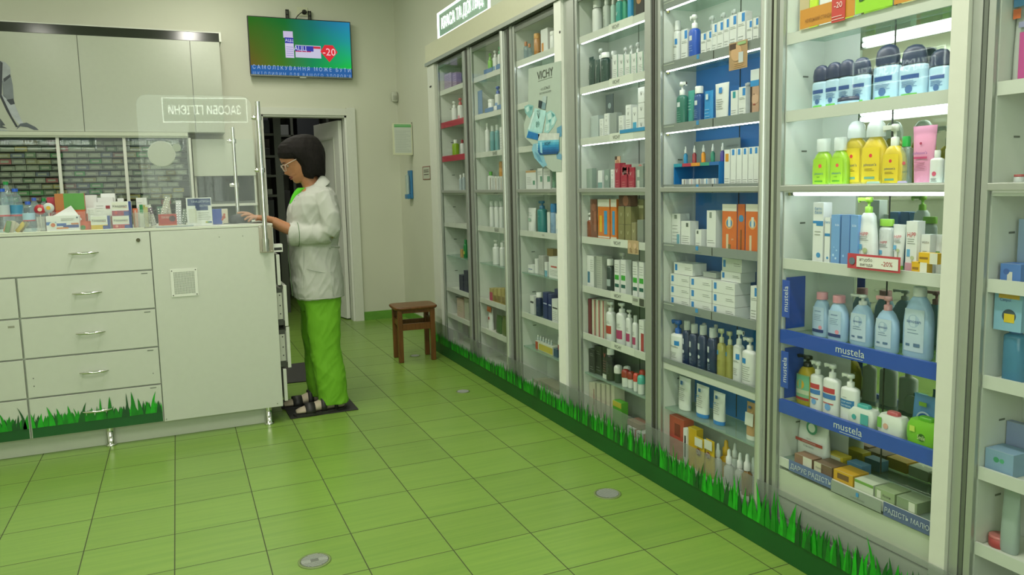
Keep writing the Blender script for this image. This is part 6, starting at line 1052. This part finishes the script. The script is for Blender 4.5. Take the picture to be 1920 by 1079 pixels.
cbox(86, 149, 405, 1.585, .06, 'long white box with blue and orange waves and a tree disc', D=[B(.0,.42,.3,.62,'#2a62a8'),B(.25,.34,.6,.52,'#2a55a0'),B(.5,.22,.98,.40,'#2c3f86'),B(.3,.16,.66,.26,'#c4782a'),B(.75,.42,.98,.52,'#b86a3a'),('d',.2,.42,.115,'#c9cfc6'),('d',.2,.42,.07,'#c4602c'),L(.45,.66,.9,.86,2,'#8f8a80'),B(.92,.82,.97,.92,'#3f4a5a')])
cbox(104, 160, 363, 1.69, .05, 'orange and green open display carton', D=[B(0,0,1,.55,'#b84a14'),B(.3,.55,1,1,'#4f8f3a'),B(0,.55,.3,1,'#a8662a')], c='#a8662a')
thing_on('card', xa(131,1.64), 1.645, .125, .003, .085, 'white cut-out leaflet leaning on the orange carton', z=TOPZ_+.022, ry=-.55, D=[L(.1,.25,.7,.42,3,'#b08a80')], name='leaflet', cat='leaflet')
thing_on('card', xa(150,1.63), 1.632, .10, .003, .045, 'orange red triangular print below the tilted leaflet', z=TOPZ_+.0, c='#b8470f', D=[('d',.6,.3,.12,'#3a7a2a')], name='leaflet', cat='leaflet')
cbox(90, 103, 370, 1.76, .04, 'red box end with white capital letters', D=[Tx('Не',.5,.55,.35,'#d0c4c0',.9)], c='#a82c40')
cbox(160, 183, 366, 1.83, .05, 'white carton with red lower edge behind', D=[B(0,0,1,.45,'#a8441c')])
cbox(184, 214, 371, 1.85, .05, 'white flat carton, second row', D=[L(.1,.4,.9,.7,2)])
cbox(191, 218, 363, 1.91, .04, 'white carton rising at the back row')
cbox(178, 211, 379, 1.72, .04, 'white box with dark red wave, behind the vitamins', D=[B(.1,.05,.98,.45,'#9c2c34'),B(.1,.0,.98,.08,'#5f1c24'),L(.1,.6,.6,.9,3),B(.65,.72,.9,.86,'#8a2c34')], z=TOPZ_+.004)
cbox(165, 180, 390, 1.70, .03, 'white leaflet box with grey text block', D=[L(.1,.1,.9,.9,9)], z=TOPZ_+.004)
cbox(222, 234, 372, 1.80, .02, 'small pale folded carton behind the heart box')
cbox(257, 277, 371, 1.68, .03, 'tall white carton with yellow green print in the bin', D=[B(.55,.3,1,.75,'#a8a42c'),L(.1,.6,.6,.9,2)], z=TOPZ_+.004)
cbox(250, 259, 391, 1.615, .02, 'tiny orange red pack in the small bin', c='#c4562c', D=[B(.4,.1,.55,.9,'#c9c0b4')], z=TOPZ_+.004)
cbox(262, 270, 384, 1.625, .02, 'tiny green capped pack in the small bin', c='#c0c6b4', D=[B(.1,.6,.9,1,'#0f7a3a')], z=TOPZ_+.004)
cbox(271, 278, 388, 1.635, .02, 'tiny yellow pack in the small bin', c='#a8a23a', z=TOPZ_+.004)
cbox(297, 332, 402, 1.60, .045, 'small red carton with dark round picture on the grey tray', c='#a8281c', z=TOPZ_+.009, D=[Tx('ТЕРМІКОЛ',.45,.72,.26,'#cfc0b8',.6),('d',.76,.6,.18,'#4a2230'),B(0,0,1,.1,'#b8542c')])
w = MB(); w.box(xa(291,1.6), 1.575, TOPZ_, xa(362,1.6), 1.70, TOPZ_+.003, mat('#7f8c90', .3)); w.box(xa(291,1.6), 1.575, TOPZ_+.0031, xa(362,1.6), 1.577, TOPZ_+.0075, mat('#a9b4b0', .3))
tag(bw(w, 'tray', empty('display_tray', (xa(325,1.6), 1.63, TOPZ_), 0, 'flat grey tray under the red carton and the blister strips', 'tray')), None)
for i, (u, v, rz_, c, lb) in enumerate(((288,384,.35,'#c4c6bc','white blister strip with purple end, leaning left'),(300,368,-.5,'#b9b9a8','pale folded blister card leaning right'),(303,388,.1,'#1f5a38','dark green blister behind the red carton'),(312,383,-.12,'#c0bba4','cream blister strip beside the green one'),(319,381,.15,'#a8a894','grey blister strip in the middle of the tray'),(334,377,-.1,'#c3c6c8','silver tablet blister, tallest of the strips'),(343,392,-.35,'#6f7f6c','green grey blister strip by the big carton'))):
    y = 1.668+.007*i; x = xa(u, y); h = max(at(u, v, 1, y).z-TOPZ_-.006, .03)
    R = empty('blister_strip', (x, y, TOPZ_+.008), 0, lb, 'blister strip', 'blister strips in the grey tray'); R.rotation_euler = (0, -rz_*.6, 0)
    m = MB(); m.box(-.014, 0, 0, .014, .0015, h, mat(c, .3)); 
    for a in (-.007, .007):
        for q in range(max(1, int(h/.013))): m.lathe([(.0045,0),(.004,.002),(.002,.003)], mat('#b9bcb4' if c != '#c3c6c8' else '#dcdede', .15, .5), 10, T=TR(a, 0, .008+q*.013, 0, PI/2))
    if i == 0: m.box(-.014, -.0008, h*.55, .014, 0, h*.85, mat('#5f2a5a'))
    m.build('blister', R)
x, w_, h = px(350, 398, 371, 1.60)
R = thing_on('box', x, 1.60, w_, .06, h, 'large white carton with dark blue swoosh, tallest on the counter right side', D=[B(.05,.72,.97,.97,'#22386f'),B(.35,.55,.85,.73,'#22386f'),Tx('ТРИЦИТРОН',.55,.86,.10,'#b4c0cc',.78),Tx('ЕКСТРА',.68,.71,.09,'#b4c0cc',.34),B(.07,.12,.38,.62,'#c6c8bc'),L(.45,.2,.95,.5,4),B(.72,.1,.8,.15,'#a8a43a'),B(.8,.1,.88,.15,'#3f8a5a'),B(.88,.1,.97,.15,'#2a4a8a')])
cbox(399, 428, 392, 1.74, .05, 'blue and white carton with red capsule picture', c='#27459c', D=[B(.6,0,1,1,'#c0b8a4'),('d',.72,.45,.12,'#a04030'),('d',.62,.3,.08,'#a8503a'),('d',.76,.62,.08,'#a8503a')])
# water bottles and sweets at the left end
def water(u0, u1, vt, y, label, cc='#1f55b8', band=None, cap_h=.016):
    x, w, h = px(u0, u1, vt, y); R = empty('water_bottle', (x, y, TOPZ_), 0, label, 'bottle', 'plastic bottles at the left of the counter'); r = w/2
    m = MB(); m.lathe([(r*.9,0),(r,.006),(r,h*.3),(r*.94,h*.34),(r,h*.38),(r,h*.66),(r*.8,h*.8),(r*.42,h*.9),(r*.36,h-cap_h)], BOTCLEAR, 20); m.build('body', R)
    m = MB(); m.lathe([(r*.46,0),(r*.46,cap_h)], mat(cc, .35), 18, T=TR(0,0,h-cap_h+.0004)); m.build('cap', R)
    if band: m = MB(); m.lathe([(r*1.01,h*.36),(r*1.01,h*.62)], mat(band, .4), 20); m.lathe([(r*1.02,h*.36),(r*1.02,h*.40)], mat('#a82c3a', .4), 20); m.build('wrap_label', R)
water(-6, 19, 354, 1.78, 'large water bottle with blue cap and red striped label, leftmost', band='#a9b8b8')
water(18, 44, 354, 1.80, 'large water bottle with blue cap, second from left', band='#3f86a8')
water(3, 26, 341, 1.95, 'bottle with green cap standing behind the blue caps', '#12803a')
water(42, 66, 378, 1.66, 'small water bottle with light blue label in front', '#3558b4', '#8fb4c8')
water(56, 76, 371, 1.85, 'small bottle with blue cap and yellow ring', '#3a5ab0')
water(76, 92, 372, 1.90, 'small bottle with green cap at the back', '#12803a')
for u, v, c, lb in ((75,394,'#a82c34','red and white round lollipop in the bin'),(91,391,'#b4bcb8','pale round lollipop with yellow centre')):
    y = 1.665; p = at(u, v, 1, y); R = empty('lollipop', (p.x, y, TOPZ_+.004), 0, lb, 'lollipop', 'lollipops in the clear bin'); hh = p.z-TOPZ_-.004
    m = MB(); m.cyl((0,0,0),(0,0,hh-.015),.002,mat('#c9cbc0'),8); m.build('stick', R)
    m = MB(); m.lathe([(.005,-.006),(.024,-.004),(.026,0),(.024,.004),(.005,.006)], mat(c, .35), 20, T=TR(0,0,hh+.002,0,PI/2)); m.lathe([(.010,.0061),(.010,.0068)], mat('#c9c0a8' if c[1] == 'a' else '#c9a02c'), 16, T=TR(0,0,hh+.002,0,PI/2)); m.build('candy', R)
rs = random.Random(4)
for i in range(9):
    u = 2+rs.random()*34; y = 1.60+.012*i; x = xa(u, y); 
    R = empty('sweet_bar', (x, y, TOPZ_+.004), 0, f'small wrapped sweet bar at the left end of the counter, {ORD[i]} from the front', 'sweet', 'wrapped sweet bars at the left end'); R.rotation_euler = (0, rs.uniform(.2,.8), 0)
    m = MB(); m.sec([(.010,.003,0),(.011,.005,.006),(.011,.005,.052),(.010,.003,.058)], mat(rs.choice(['#a8a48f','#8f3a34','#b9a42c','#4f7a3a','#b9b4a4','#b06a34']), .35), 12); m.build('wrapper', R)
# dark rounded device under the hands
R = empty('payment_cradle', (-.205, 1.755, TOPZ_), 0, 'dark rounded payment device under the hand of the person', 'device')
w = MB(); w.sec([(.062,.05,0),(.064,.052,.012),(.058,.046,.034),(.040,.03,.047),(.012,.01,.051)], mat('#1d2227', .45), 28, 2.2); w.build('shell', R)
w = MB(); w.box(-.09,-.035,0,.115,-.028,.004, mat('#3a4248')); w.build('base_edge', R)
R = empty('paper_sheet', (-.13, 1.66, TOPZ_), 0, 'white paper sheet lying under the hand on the counter', 'paper'); MB().box(-.09,-.05,.0002,.05,.03,.0014,mat('#c6c9c0')).build('sheet', R)
# ================================================================ PERSON
PX, PY = .22, 1.78
person = empty('person', (PX, PY, 0), 0, 'person with dark bob and glasses in white coat and bright green trousers at counter', 'person')
from mathutils import noise as NZ
def fuse(m, name, vox, smooth, material, parent=person, wr=None):
    m.v = [(x-PX, y-PY, z) for x, y, z in m.v]; o = m.build(name)
    r = o.modifiers.new('r', 'REMESH'); r.mode = 'VOXEL'; r.voxel_size = vox
    bpy.context.view_layer.update(); me = bpy.data.meshes.new_from_object(o.evaluated_get(bpy.context.evaluated_depsgraph_get()))
    bpy.data.objects.remove(o); b = bmesh.new(); b.from_mesh(me)
    for _ in range(smooth): bmesh.ops.smooth_vert(b, verts=b.verts, factor=.5, use_axis_x=True, use_axis_y=True, use_axis_z=True)
    if wr:      # real folds in the cloth
        b.normal_update(); mv = []
        for v in b.verts:
            d = 0
            for amp, sx, sy, sz, tw in wr:
                q = Vector((v.co.x*sx+v.co.z*tw, v.co.y*sy, v.co.z*sz+v.co.x*tw)); n = NZ.noise(q); d += amp*(1-2*min(1, abs(n)*2.6))
            mv.append(v.co+v.normal*d)
        for v, c_ in zip(b.verts, mv): v.co = c_
    for f in b.faces: f.smooth = True; f.material_index = 0
    b.to_mesh(me); b.free(); me.materials.clear(); me.materials.append(material); me.name = name
    o = bpy.data.objects.new(name, me); COL.objects.link(o); o.parent = parent; return o
def cloth(h, sc=22, st=.5, dist=.012, rough=.8):
    m = mat(h, rough, 0, .03, 9); nt = m.node_tree; N = nt.nodes.new; tc = N('ShaderNodeTexCoord'); mp = N('ShaderNodeMapping'); mp.inputs['Scale'].default_value = (1, 1, .55); mp.inputs['Rotation'].default_value = (0, .5, 0)
    nz = N('ShaderNodeTexNoise'); nz.inputs['Scale'].default_value = sc; nz.inputs['Detail'].default_value = 2; nz.inputs['Distortion'].default_value = .6
    bp = N('ShaderNodeBump'); bp.inputs['Strength'].default_value = st; bp.inputs['Distance'].default_value = dist
    nt.links.new(tc.outputs['Object'], mp.inputs[0]); nt.links.new(mp.outputs[0], nz.inputs[0]); nt.links.new(nz.outputs[0], bp.inputs['Height']); nt.links.new(bp.outputs[0], nt.nodes['Principled BSDF'].inputs['Normal']); return m
SKIN = mat('#a5714f', .5, 0, .05, 40, sss=.08); COAT = cloth('#a9aba3', 14, .35, .010); PANT = cloth('#68a41c', 12, .55, .014); SHIRT = cloth('#4fb81a', 30, .3, .006); HAIR = mat('#120e0c', .75, 0, .3, 60); HAIR.node_tree.nodes['Principled BSDF'].inputs['Specular IOR Level'].default_value = .2
def ring(cx, cy, z, hx, hy, n=28, pw=2.2, fr=1.):
    out = []
    for j in range(n):
        a = 2*PI*j/n; c, s = math.cos(a), math.sin(a); x = math.copysign(abs(c)**(2/pw), c)*hx; y = math.copysign(abs(s)**(2/pw), s)*hy
        if x < 0: x *= fr
        out.append((cx+x, cy+y, z))
    return out
YN, YF = 1.685, 1.865      # near and far side of the body
# --- body: head, neck, trunk, arms, hands, legs, feet as one surface
b = MB()
# head rings, leaning forward
hc = Vector((.140, 1.775, 1.490)); tilt = Matrix.Rotation(math.radians(-26), 4, 'Y')
def hp(x, y, z): v = tilt @ Vector((x, y, z)); return (hc.x+v.x, hc.y+v.y, hc.z+v.z)
HR = [(-.118,-.062,.0,.028),(-.112,-.078,.02,.036),(-.100,-.085,.045,.045),(-.088,-.086,.06,.053),(-.076,-.089,.068,.058),(-.068,-.085,.073,.061),(-.060,-.090,.077,.063),(-.050,-.086,.08,.066),(-.036,-.088,.084,.069),(-.018,-.088,.09,.072),(0,-.086,.096,.074),(.018,-.093,.1,.075),(.045,-.094,.1,.075),(.075,-.084,.092,.068),(.098,-.062,.07,.052),(.112,-.03,.04,.028)]
rings = []
for z, f, bk_, hw_ in HR:
    R_ = []
    for j in range(40):
        a = 2*PI*j/40; c, s = math.cos(a), math.sin(a); x = c*(bk_ if c > 0 else -f); y = s*hw_
        da = abs(a-PI)
        if da < .33 and -.055 < z < .012: x -= .026*max(0, 1-abs(z+.040)/.055 if z > -.040 else 1-abs(z+.040)/.016)*max(0, 1-da/.33)
        if .22 < da < .62 and -.012 < z < .014: x += .007*(1-abs(da-.42)/.2)
        R_.append(hp(x, y, z))
    rings.append(R_)
b.loft(rings, SKIN)
b.tube([(.222,1.775,1.30),(.205,1.775,1.35),(.178,1.775,1.42)], [.062,.052,.052], SKIN, 20)
b.loft([ring(.215,1.775,z,hx,hy) for z, hx, hy in ((.74,.075,.110),(.85,.085,.12),(1.0,.085,.12),(1.15,.095,.14),(1.26,.095,.155),(1.31,.075,.12),(1.335,.05,.07))], SKIN)
def arm(y_sh, y_el, y_wr, sgn):
    b.tube([(.245,y_sh,1.275),(.275,y_el,1.16),(.285,y_el,1.065)], [.042,.034,.028], SKIN, 16)
    b.tube([(.285,y_el,1.065),(.17,(y_el+y_wr)/2,1.070),(.06,y_wr-.004*sgn,1.092),(.01,y_wr,1.118),(-.035,y_wr,1.146)], [.028,.034,.034,.031,.026], SKIN, 16)
def hand(wx, wy, wz, s, tips, thumb):
    """s: direction of the thumb side; fingers run towards -x"""
    W0 = Vector((wx, wy, wz))
    b.loft([[tuple(W0+Vector((dx, math.cos(2*PI*j/18)*hy, dz+math.sin(2*PI*j/18)*hz))) for j in range(18)][::1] for dx, dz, hy, hz in ((.012,-.002,.027,.020),(-.02,.004,.033,.017),(-.05,.010,.040,.015),(-.078,.014,.041,.013),(-.088,.014,.036,.009))][::-1], SKIN)
    for i, t in enumerate(tips):
        y0 = wy+s*(.031-.0205*i); k = Vector((wx-.076, y0, wz+.014)); T_ = Vector(t); mid = k.lerp(T_, .45)+Vector((0,0,.014)); m2 = k.lerp(T_, .76)+Vector((0,0,.010))
        r0 = (.0093,.0096,.0092,.0082)[i]; b.tube([k+Vector((.02,0,-.002)), k, mid, m2, T_], [r0*1.05,r0,r0*.93,r0*.86,r0*.66], SKIN, 12)
    k = Vector((wx-.018, wy+s*.024, wz+.001)); T_ = Vector(thumb); b.tube([k, k.lerp(T_, .4)+Vector((0,s*.012,.004)), k.lerp(T_, .72)+Vector((0,s*.008,.004)), T_], [.0135,.0115,.0105,.0078], SKIN, 12)
arm(1.605, 1.585, 1.665, 1); arm(1.945, 1.955, 1.90, -1)
hand(-.040, 1.668, 1.152, 1, ((-.222,1.700,1.196),(-.205,1.674,1.180),(-.190,1.652,1.158),(-.172,1.634,1.147)), (-.120,1.728,1.166))
hand(-.040, 1.900, 1.152, -1, ((-.19,1.868,1.150),(-.205,1.888,1.150),(-.200,1.910,1.148),(-.182,1.930,1.147)), (-.115,1.845,1.150))
def leg(cy, dx):
    b.loft([ring(cx+dx*k, cy, z, hx, hy, 20) for cx, z, hx, hy, k in ((.215,.80,.060,.055,0),(.215,.62,.062,.058,0),(.222,.42,.058,.055,.4),(.235,.30,.055,.052,.7),(.262,.14,.036,.034,1),(.270,.07,.034,.032,1))][::-1], SKIN)
    X = dx
    b.loft([[(cx+X, cy+math.cos(2*PI*j/18)*hy-.02*((.27-cx)/.24), max(cz+math.sin(2*PI*j/18)*hz, .018)) for j in range(18)] for cx, cz, hy, hz in ((.315,.040,.018,.018),(.300,.048,.030,.030),(.262,.060,.034,.042),(.200,.050,.037,.034),(.130,.038,.042,.021),(.080,.032,.044,.015),(.050,.029,.036,.011),(.036,.028,.022,.007))][::-1], SKIN)
leg(1.675, 0); leg(1.865, -.045)
body = fuse(b, 'body', .0034, 2, SKIN)
# --- trousers
b = MB()
b.loft([ring(.215,1.775,z,hx,hy,32) for z, hx, hy in ((.60,.100,.10),(.66,.122,.172),(.74,.128,.182),(.85,.122,.172),(.92,.115,.165))], PANT)
for cy, dxs in ((1.685, 0), (1.868, 1)):
    prof = ((.046,.257,.090,.078),(.06,.258,.090,.078),(.13,.248,.091,.078),(.225,.240,.093,.078),(.33,.229,.090,.078),(.42,.221,.090,.080),(.52,.220,.097,.086),(.62,.220,.105,.088),(.72,.217,.115,.090))
    b.loft([ring(cx-dxs*.042*max(0, (.62-z)/.62), cy, z+(.014*dxs if z < .1 else 0), hx*(1-.10*dxs*(z < .4)), hy, 24, 2.3) for z, cx, hx, hy in prof], PANT)
fuse(b, 'trousers', .006, 2, PANT, wr=((.0030,7,7,4,3),(.0016,16,16,12,-8)))
# --- coat: trunk and wide three-quarter sleeves
b = MB()
TRN = ((.684,.215,.146,.205,0),(.72,.212,.150,.205,0),(.80,.208,.149,.200,0),(.90,.200,.146,.190,0),(.985,.200,.142,.180,0),(1.0,.200,.143,.181,0),(1.10,.206,.150,.192,0),(1.18,.209,.148,.198,0),(1.235,.214,.138,.200,0),(1.285,.225,.118,.188,0),(1.320,.238,.084,.140,0),(1.345,.248,.054,.086,0),(1.366,.258,.036,.052,0))
b.loft([ring(cx,1.775,z,hx,hy,36,2.35) for z, cx, hx, hy, _ in TRN], COAT)
for s, ys, ye, yw in ((-1,1.610,1.583,1.655),(1,1.945,1.965,1.905)):
    b.tube([(.240,ys-.0*s,1.305),(.252,ys+s*.012,1.25),(.270,ye,1.17),(.268,ye,1.10),(.245,ye,1.062)], [.048,.058,.064,.064,.062], COAT, 22)
    if s < 0: b.tube([(.262,ye,1.075),(.20,ye+(yw-ye)*.3,1.060),(.13,ye+(yw-ye)*.65,1.062),(.058,yw,1.068)], [.060,.062,.062,.067], COAT, 22)
    else: b.tube([(.262,ye,1.075),(.20,ye-.01,1.075),(.12,ye-.03,1.095)], [.056,.055,.050], COAT, 22)
coat = fuse(b, 'coat', .006, 3, COAT, wr=((.0030,9,9,5,5),(.0014,22,22,12,-9)))
def cp(m, name, par=coat): m.v = [(x-PX, y-PY, z) for x, y, z in m.v]; return m.build(name, par)
# cuff openings, seams, pocket, belt, vent
dkg = mat('#5f7a54', .7); shd = mat('#9aa096', .8)
m = MB(); m.tube([(.0935,1.642-.0685*math.cos(a),1.0655+.0685*math.sin(a)) for a in [2*PI*q/28 for q in range(29)]], .0018, dkg, 6, caps=False); cp(m, 'cuff_piping')
m = MB(); m.tube([(.0585,1.656-.058*math.cos(a),1.068+.060*math.sin(a)) for a in [2*PI*q/28 for q in range(29)]], .006, COAT, 8, caps=False); cp(m, 'cuff_edge')
def on_coat(x, z):
    """y of the near surface of the trunk"""
    for (z0,c0,a0,h0,_),(z1,c1,a1,h1,_) in zip(TRN, TRN[1:]):
        if z0 <= z <= z1:
            t = (z-z0)/(z1-z0); c, a, h = c0+(c1-c0)*t, a0+(a1-a0)*t, h0+(h1-h0)*t; q = min(.999, abs((x-c)/a)); return 1.775-h*(1-q**2.35)**(1/2.35)
    return 1.6
def seam(pts, r, m_, name, off=.001): m = MB(); m.tube([(x, on_coat(x, z)-off, z) for x, z in pts], r, m_, 6); return cp(m, name)
seam([(.130+.13*t, .868-.028*math.sin(t*PI*.5)) for t in [q/10 for q in range(11)]], .0016, shd, 'pocket_edge')
seam([(.262,.845),(.258,.80),(.262,.75),(.270,.70)], .0020, shd, 'side_vent'); seam([(.272,.99),(.300,.985),(.325,.98),(.336,.975)], .007, COAT, 'half_belt', .001); seam([(.266,.984),(.267,.981),(.270,.981)], .004, shd, 'belt_button', .005)
seam([(.100+.02*t, .69+.3*t) for t in (0,.2,.4,.6,.8,1)], .0012, shd, 'front_dart'); seam([(.072+.245*t, .694) for t in [q/14 for q in range(15)]], .0022, COAT, 'hem_seam')
m = MB(); m.tube([(.058,1.74,.70),(.054,1.742,.80),(.050,1.745,.92),(.051,1.745,1.0)], .0022, dkg, 6); cp(m, 'front_piping')
# shirt in the neck opening
b = MB(); b.loft([ring(cx,1.775,z,hx,hy,18) for z, cx, hx, hy in ((1.18,.080,.008,.010),(1.21,.083,.014,.018),(1.25,.096,.019,.022),(1.285,.115,.024,.027),(1.312,.138,.030,.034),(1.330,.158,.032,.040))], SHIRT)
fuse(b, 'shirt', .005, 2, SHIRT)
# coat collar: folded flap round the neck with a pointed tip on the near side
m = MB()
up = [(.266,1.775,1.418),(.264,1.735,1.413),(.250,1.712,1.400),(.228,1.700,1.376),(.203,1.698,1.348),(.174,1.704,1.322)]
lo = [(.318,1.775,1.365),(.312,1.715,1.358),(.290,1.675,1.345),(.255,1.655,1.325),(.222,1.652,1.308),(.188,1.662,1.288)]
n = len(up); vs = up+lo; fs = [(j, j+1, n+j+1, n+j) for j in range(n-1)]
m.add(vs, fs, COAT, True); m.add([(x, 3.55-y, z) for x, y, z in vs], [tuple(reversed(f)) for f in fs], COAT, True)
o = cp(m, 'collar'); so_ = o.modifiers.new('s', 'SOLIDIFY'); so_.thickness = .006; sb_ = o.modifiers.new('u', 'SUBSURF'); sb_.levels = 2; sb_.render_levels = 2
for z, x in ((1.255,.098),(1.285,.122)):
    m = MB(); m.lathe([(.005,0),(.005,.002)], mat('#6a6f68', .4), 12, T=TR(x, 1.715-(.1285-x)*.2, z, -.5, PI/2)); cp(m, 'button')
# hair
b = MB(); rg_ = random.Random(8)
HH = ((1.385,.222,.048,.072),(1.395,.218,.068,.090),(1.420,.213,.078,.099),(1.455,.205,.088,.103),(1.485,.192,.102,.105),(1.508,.174,.120,.105),(1.530,.160,.133,.104),(1.560,.156,.131,.100),(1.590,.160,.114,.089),(1.617,.170,.086,.070),(1.634,.178,.050,.045),(1.640,.182,.016,.016))
rings = []
for z, cx, hx, hy in HH:
    R_ = []
    for j in range(48):
        a = 2*PI*j/48; k = 1+.018*math.sin(a*9+z*22)+.010*math.sin(a*17-z*30); R_.append((cx+math.cos(a)*hx*k, 1.775+math.sin(a)*hy*k, z+(.018*abs(math.sin(a))-.006 if z < 1.43 else 0)*(1 if math.cos(a) > -.2 else -.6)))
    rings.append(R_)
b.loft(rings, HAIR)
b.loft([ring(.104,1.775,z,hx,hy,24) for z, hx, hy in ((1.496,.062,.074),(1.503,.074,.084),(1.53,.082,.090),(1.575,.072,.080))], HAIR)
HM = HAIR; nt = HM.node_tree; N = nt.nodes.new; tc = N('ShaderNodeTexCoord'); mp = N('ShaderNodeMapping'); mp.inputs['Scale'].default_value = (240, 240, 10); nz = N('ShaderNodeTexNoise'); nz.inputs['Scale'].default_value = 1; bp_ = N('ShaderNodeBump'); bp_.inputs['Strength'].default_value = .6; bp_.inputs['Distance'].default_value = .004
nt.links.new(tc.outputs['Object'], mp.inputs[0]); nt.links.new(mp.outputs[0], nz.inputs[0]); nt.links.new(nz.outputs[0], bp_.inputs['Height']); nt.links.new(bp_.outputs[0], nt.nodes['Principled BSDF'].inputs['Normal'])
fuse(b, 'hair', .004, 1, HAIR)
def hpart(m, name): m.v = [(v[0]-PX, v[1]-PY, v[2]) for v in m.v]; return m.build(name, person)
# glasses, eyes, lips
GF = mat('#b9a89c', .3); m = MB()
for s in (-1, 1):
    P_ = [hp(-.104, s*.010, .008), hp(-.103, s*.010, -.020), hp(-.096, s*.044, -.022), hp(-.090, s*.058, .012), hp(-.101, s*.030, .016), hp(-.104, s*.010, .008)]
    m.tube(P_, .0022, GF, 8); m.tube([hp(-.090, s*.058, .010), hp(-.075, s*.070, .012), hp(.01, s*.082, .014)], .0022, GF, 8)
m.tube([hp(-.104,-.010,.004), hp(-.108,0,.006), hp(-.104,.010,.004)], .002, GF, 8); hpart(m, 'glasses')
for s in (-1, 1):
    m = MB(); m.lathe([(.001,-.006),(.006,-.0045),(.0078,0),(.006,.0045),(.001,.006)], mat('#a89c90', .3), 14, T=Matrix.Translation(hp(-.0735, s*.032, -.002))); m.lathe([(.001,-.0042),(.0042,0),(.001,.0042)], mat('#1c120d', .15), 12, T=Matrix.Translation(hp(-.0785, s*.033, -.003))); hpart(m, 'eye')
    m = MB(); m.tube([hp(-.092, s*.016, .022), hp(-.091, s*.034, .026), hp(-.080, s*.050, .021)], [.002,.003,.0015], mat('#231812', .6), 8); hpart(m, 'eyebrow')
m = MB(); m.tube([hp(-.078,-.026,-.069), hp(-.0905,-.010,-.0665), hp(-.093,0,-.0675), hp(-.0905,.010,-.0665), hp(-.078,.026,-.069)], [.001,.004,.0042,.004,.001], mat('#8a4a40', .4), 10)
m.tube([hp(-.077,-.022,-.074), hp(-.0895,-.008,-.0765), hp(-.0905,0,-.077), hp(-.0895,.008,-.0765), hp(-.077,.022,-.074)], [.001,.004,.0048,.004,.001], mat('#8a4a40', .4), 10); hpart(m, 'lips')
# socks and sandals
SOCK = mat('#a89c88', .8); SAND = mat('#22201f', .55)
for cy, dx, nm in ((1.675, 0, 'near'), (1.865, -.045, 'far')):
    b = MB(); b.loft([[(cx+dx, cy+math.cos(2*PI*j/18)*hy-.02*((.27-cx)/.24), max(cz+math.sin(2*PI*j/18)*hz, .0155)) for j in range(18)] for cx, cz, hy, hz in ((.318,.042,.022,.022),(.300,.050,.034,.034),(.262,.064,.038,.046),(.200,.053,.041,.037),(.130,.040,.046,.024),(.080,.034,.048,.018),(.050,.031,.040,.014),(.030,.028,.024,.010))][::-1], SOCK)
    b.tube([(.268+dx,cy,.05),(.262+dx,cy,.15)], [.040,.040], SOCK, 18); fuse(b, 'sock', .004, 1, SOCK)
    sole = []
    for j in range(28):
        a = 2*PI*j/28; x = .172+.158*math.cos(a); wy = (.040+.012*(1 if math.cos(a) < 0 else 0)*abs(math.cos(a)))*math.sin(a); sole.append((x+dx, cy-.008+wy*1.15-.02*((.27-x)/.24)))
    m = MB(); m.loft([[(x, y, .0065) for x, y in sole], [(x, y, .020) for x, y in sole]], SAND, smooth=False); sl = hpart(m, 'sandal')
    def strap(x0, h, hw_, wd):
        m = MB(); rr_ = []
        for q in range(13):
            t = q/12; a = PI*t; yc = cy-.02*((.27-x0)/.24); rr_.append((x0+dx, yc+math.cos(a)*hw_, .016+math.sin(a)**.7*h))
        vs = [(x-wd, y, z) for x, y, z in rr_]+[(x+wd, y, z) for x, y, z in rr_]; n_ = 13
        m.add([(x-PX, y-PY, z) for x, y, z in vs], [(j, j+1, n_+j+1, n_+j) for j in range(n_-1)], SAND, True); o = m.build('strap', sl); s_ = o.modifiers.new('s', 'SOLIDIFY'); s_.thickness = .005; s_.offset = 0
    strap(.110, .052, .052, .028); strap(.190, .080, .047, .016); strap(.262, .098, .044, .010)
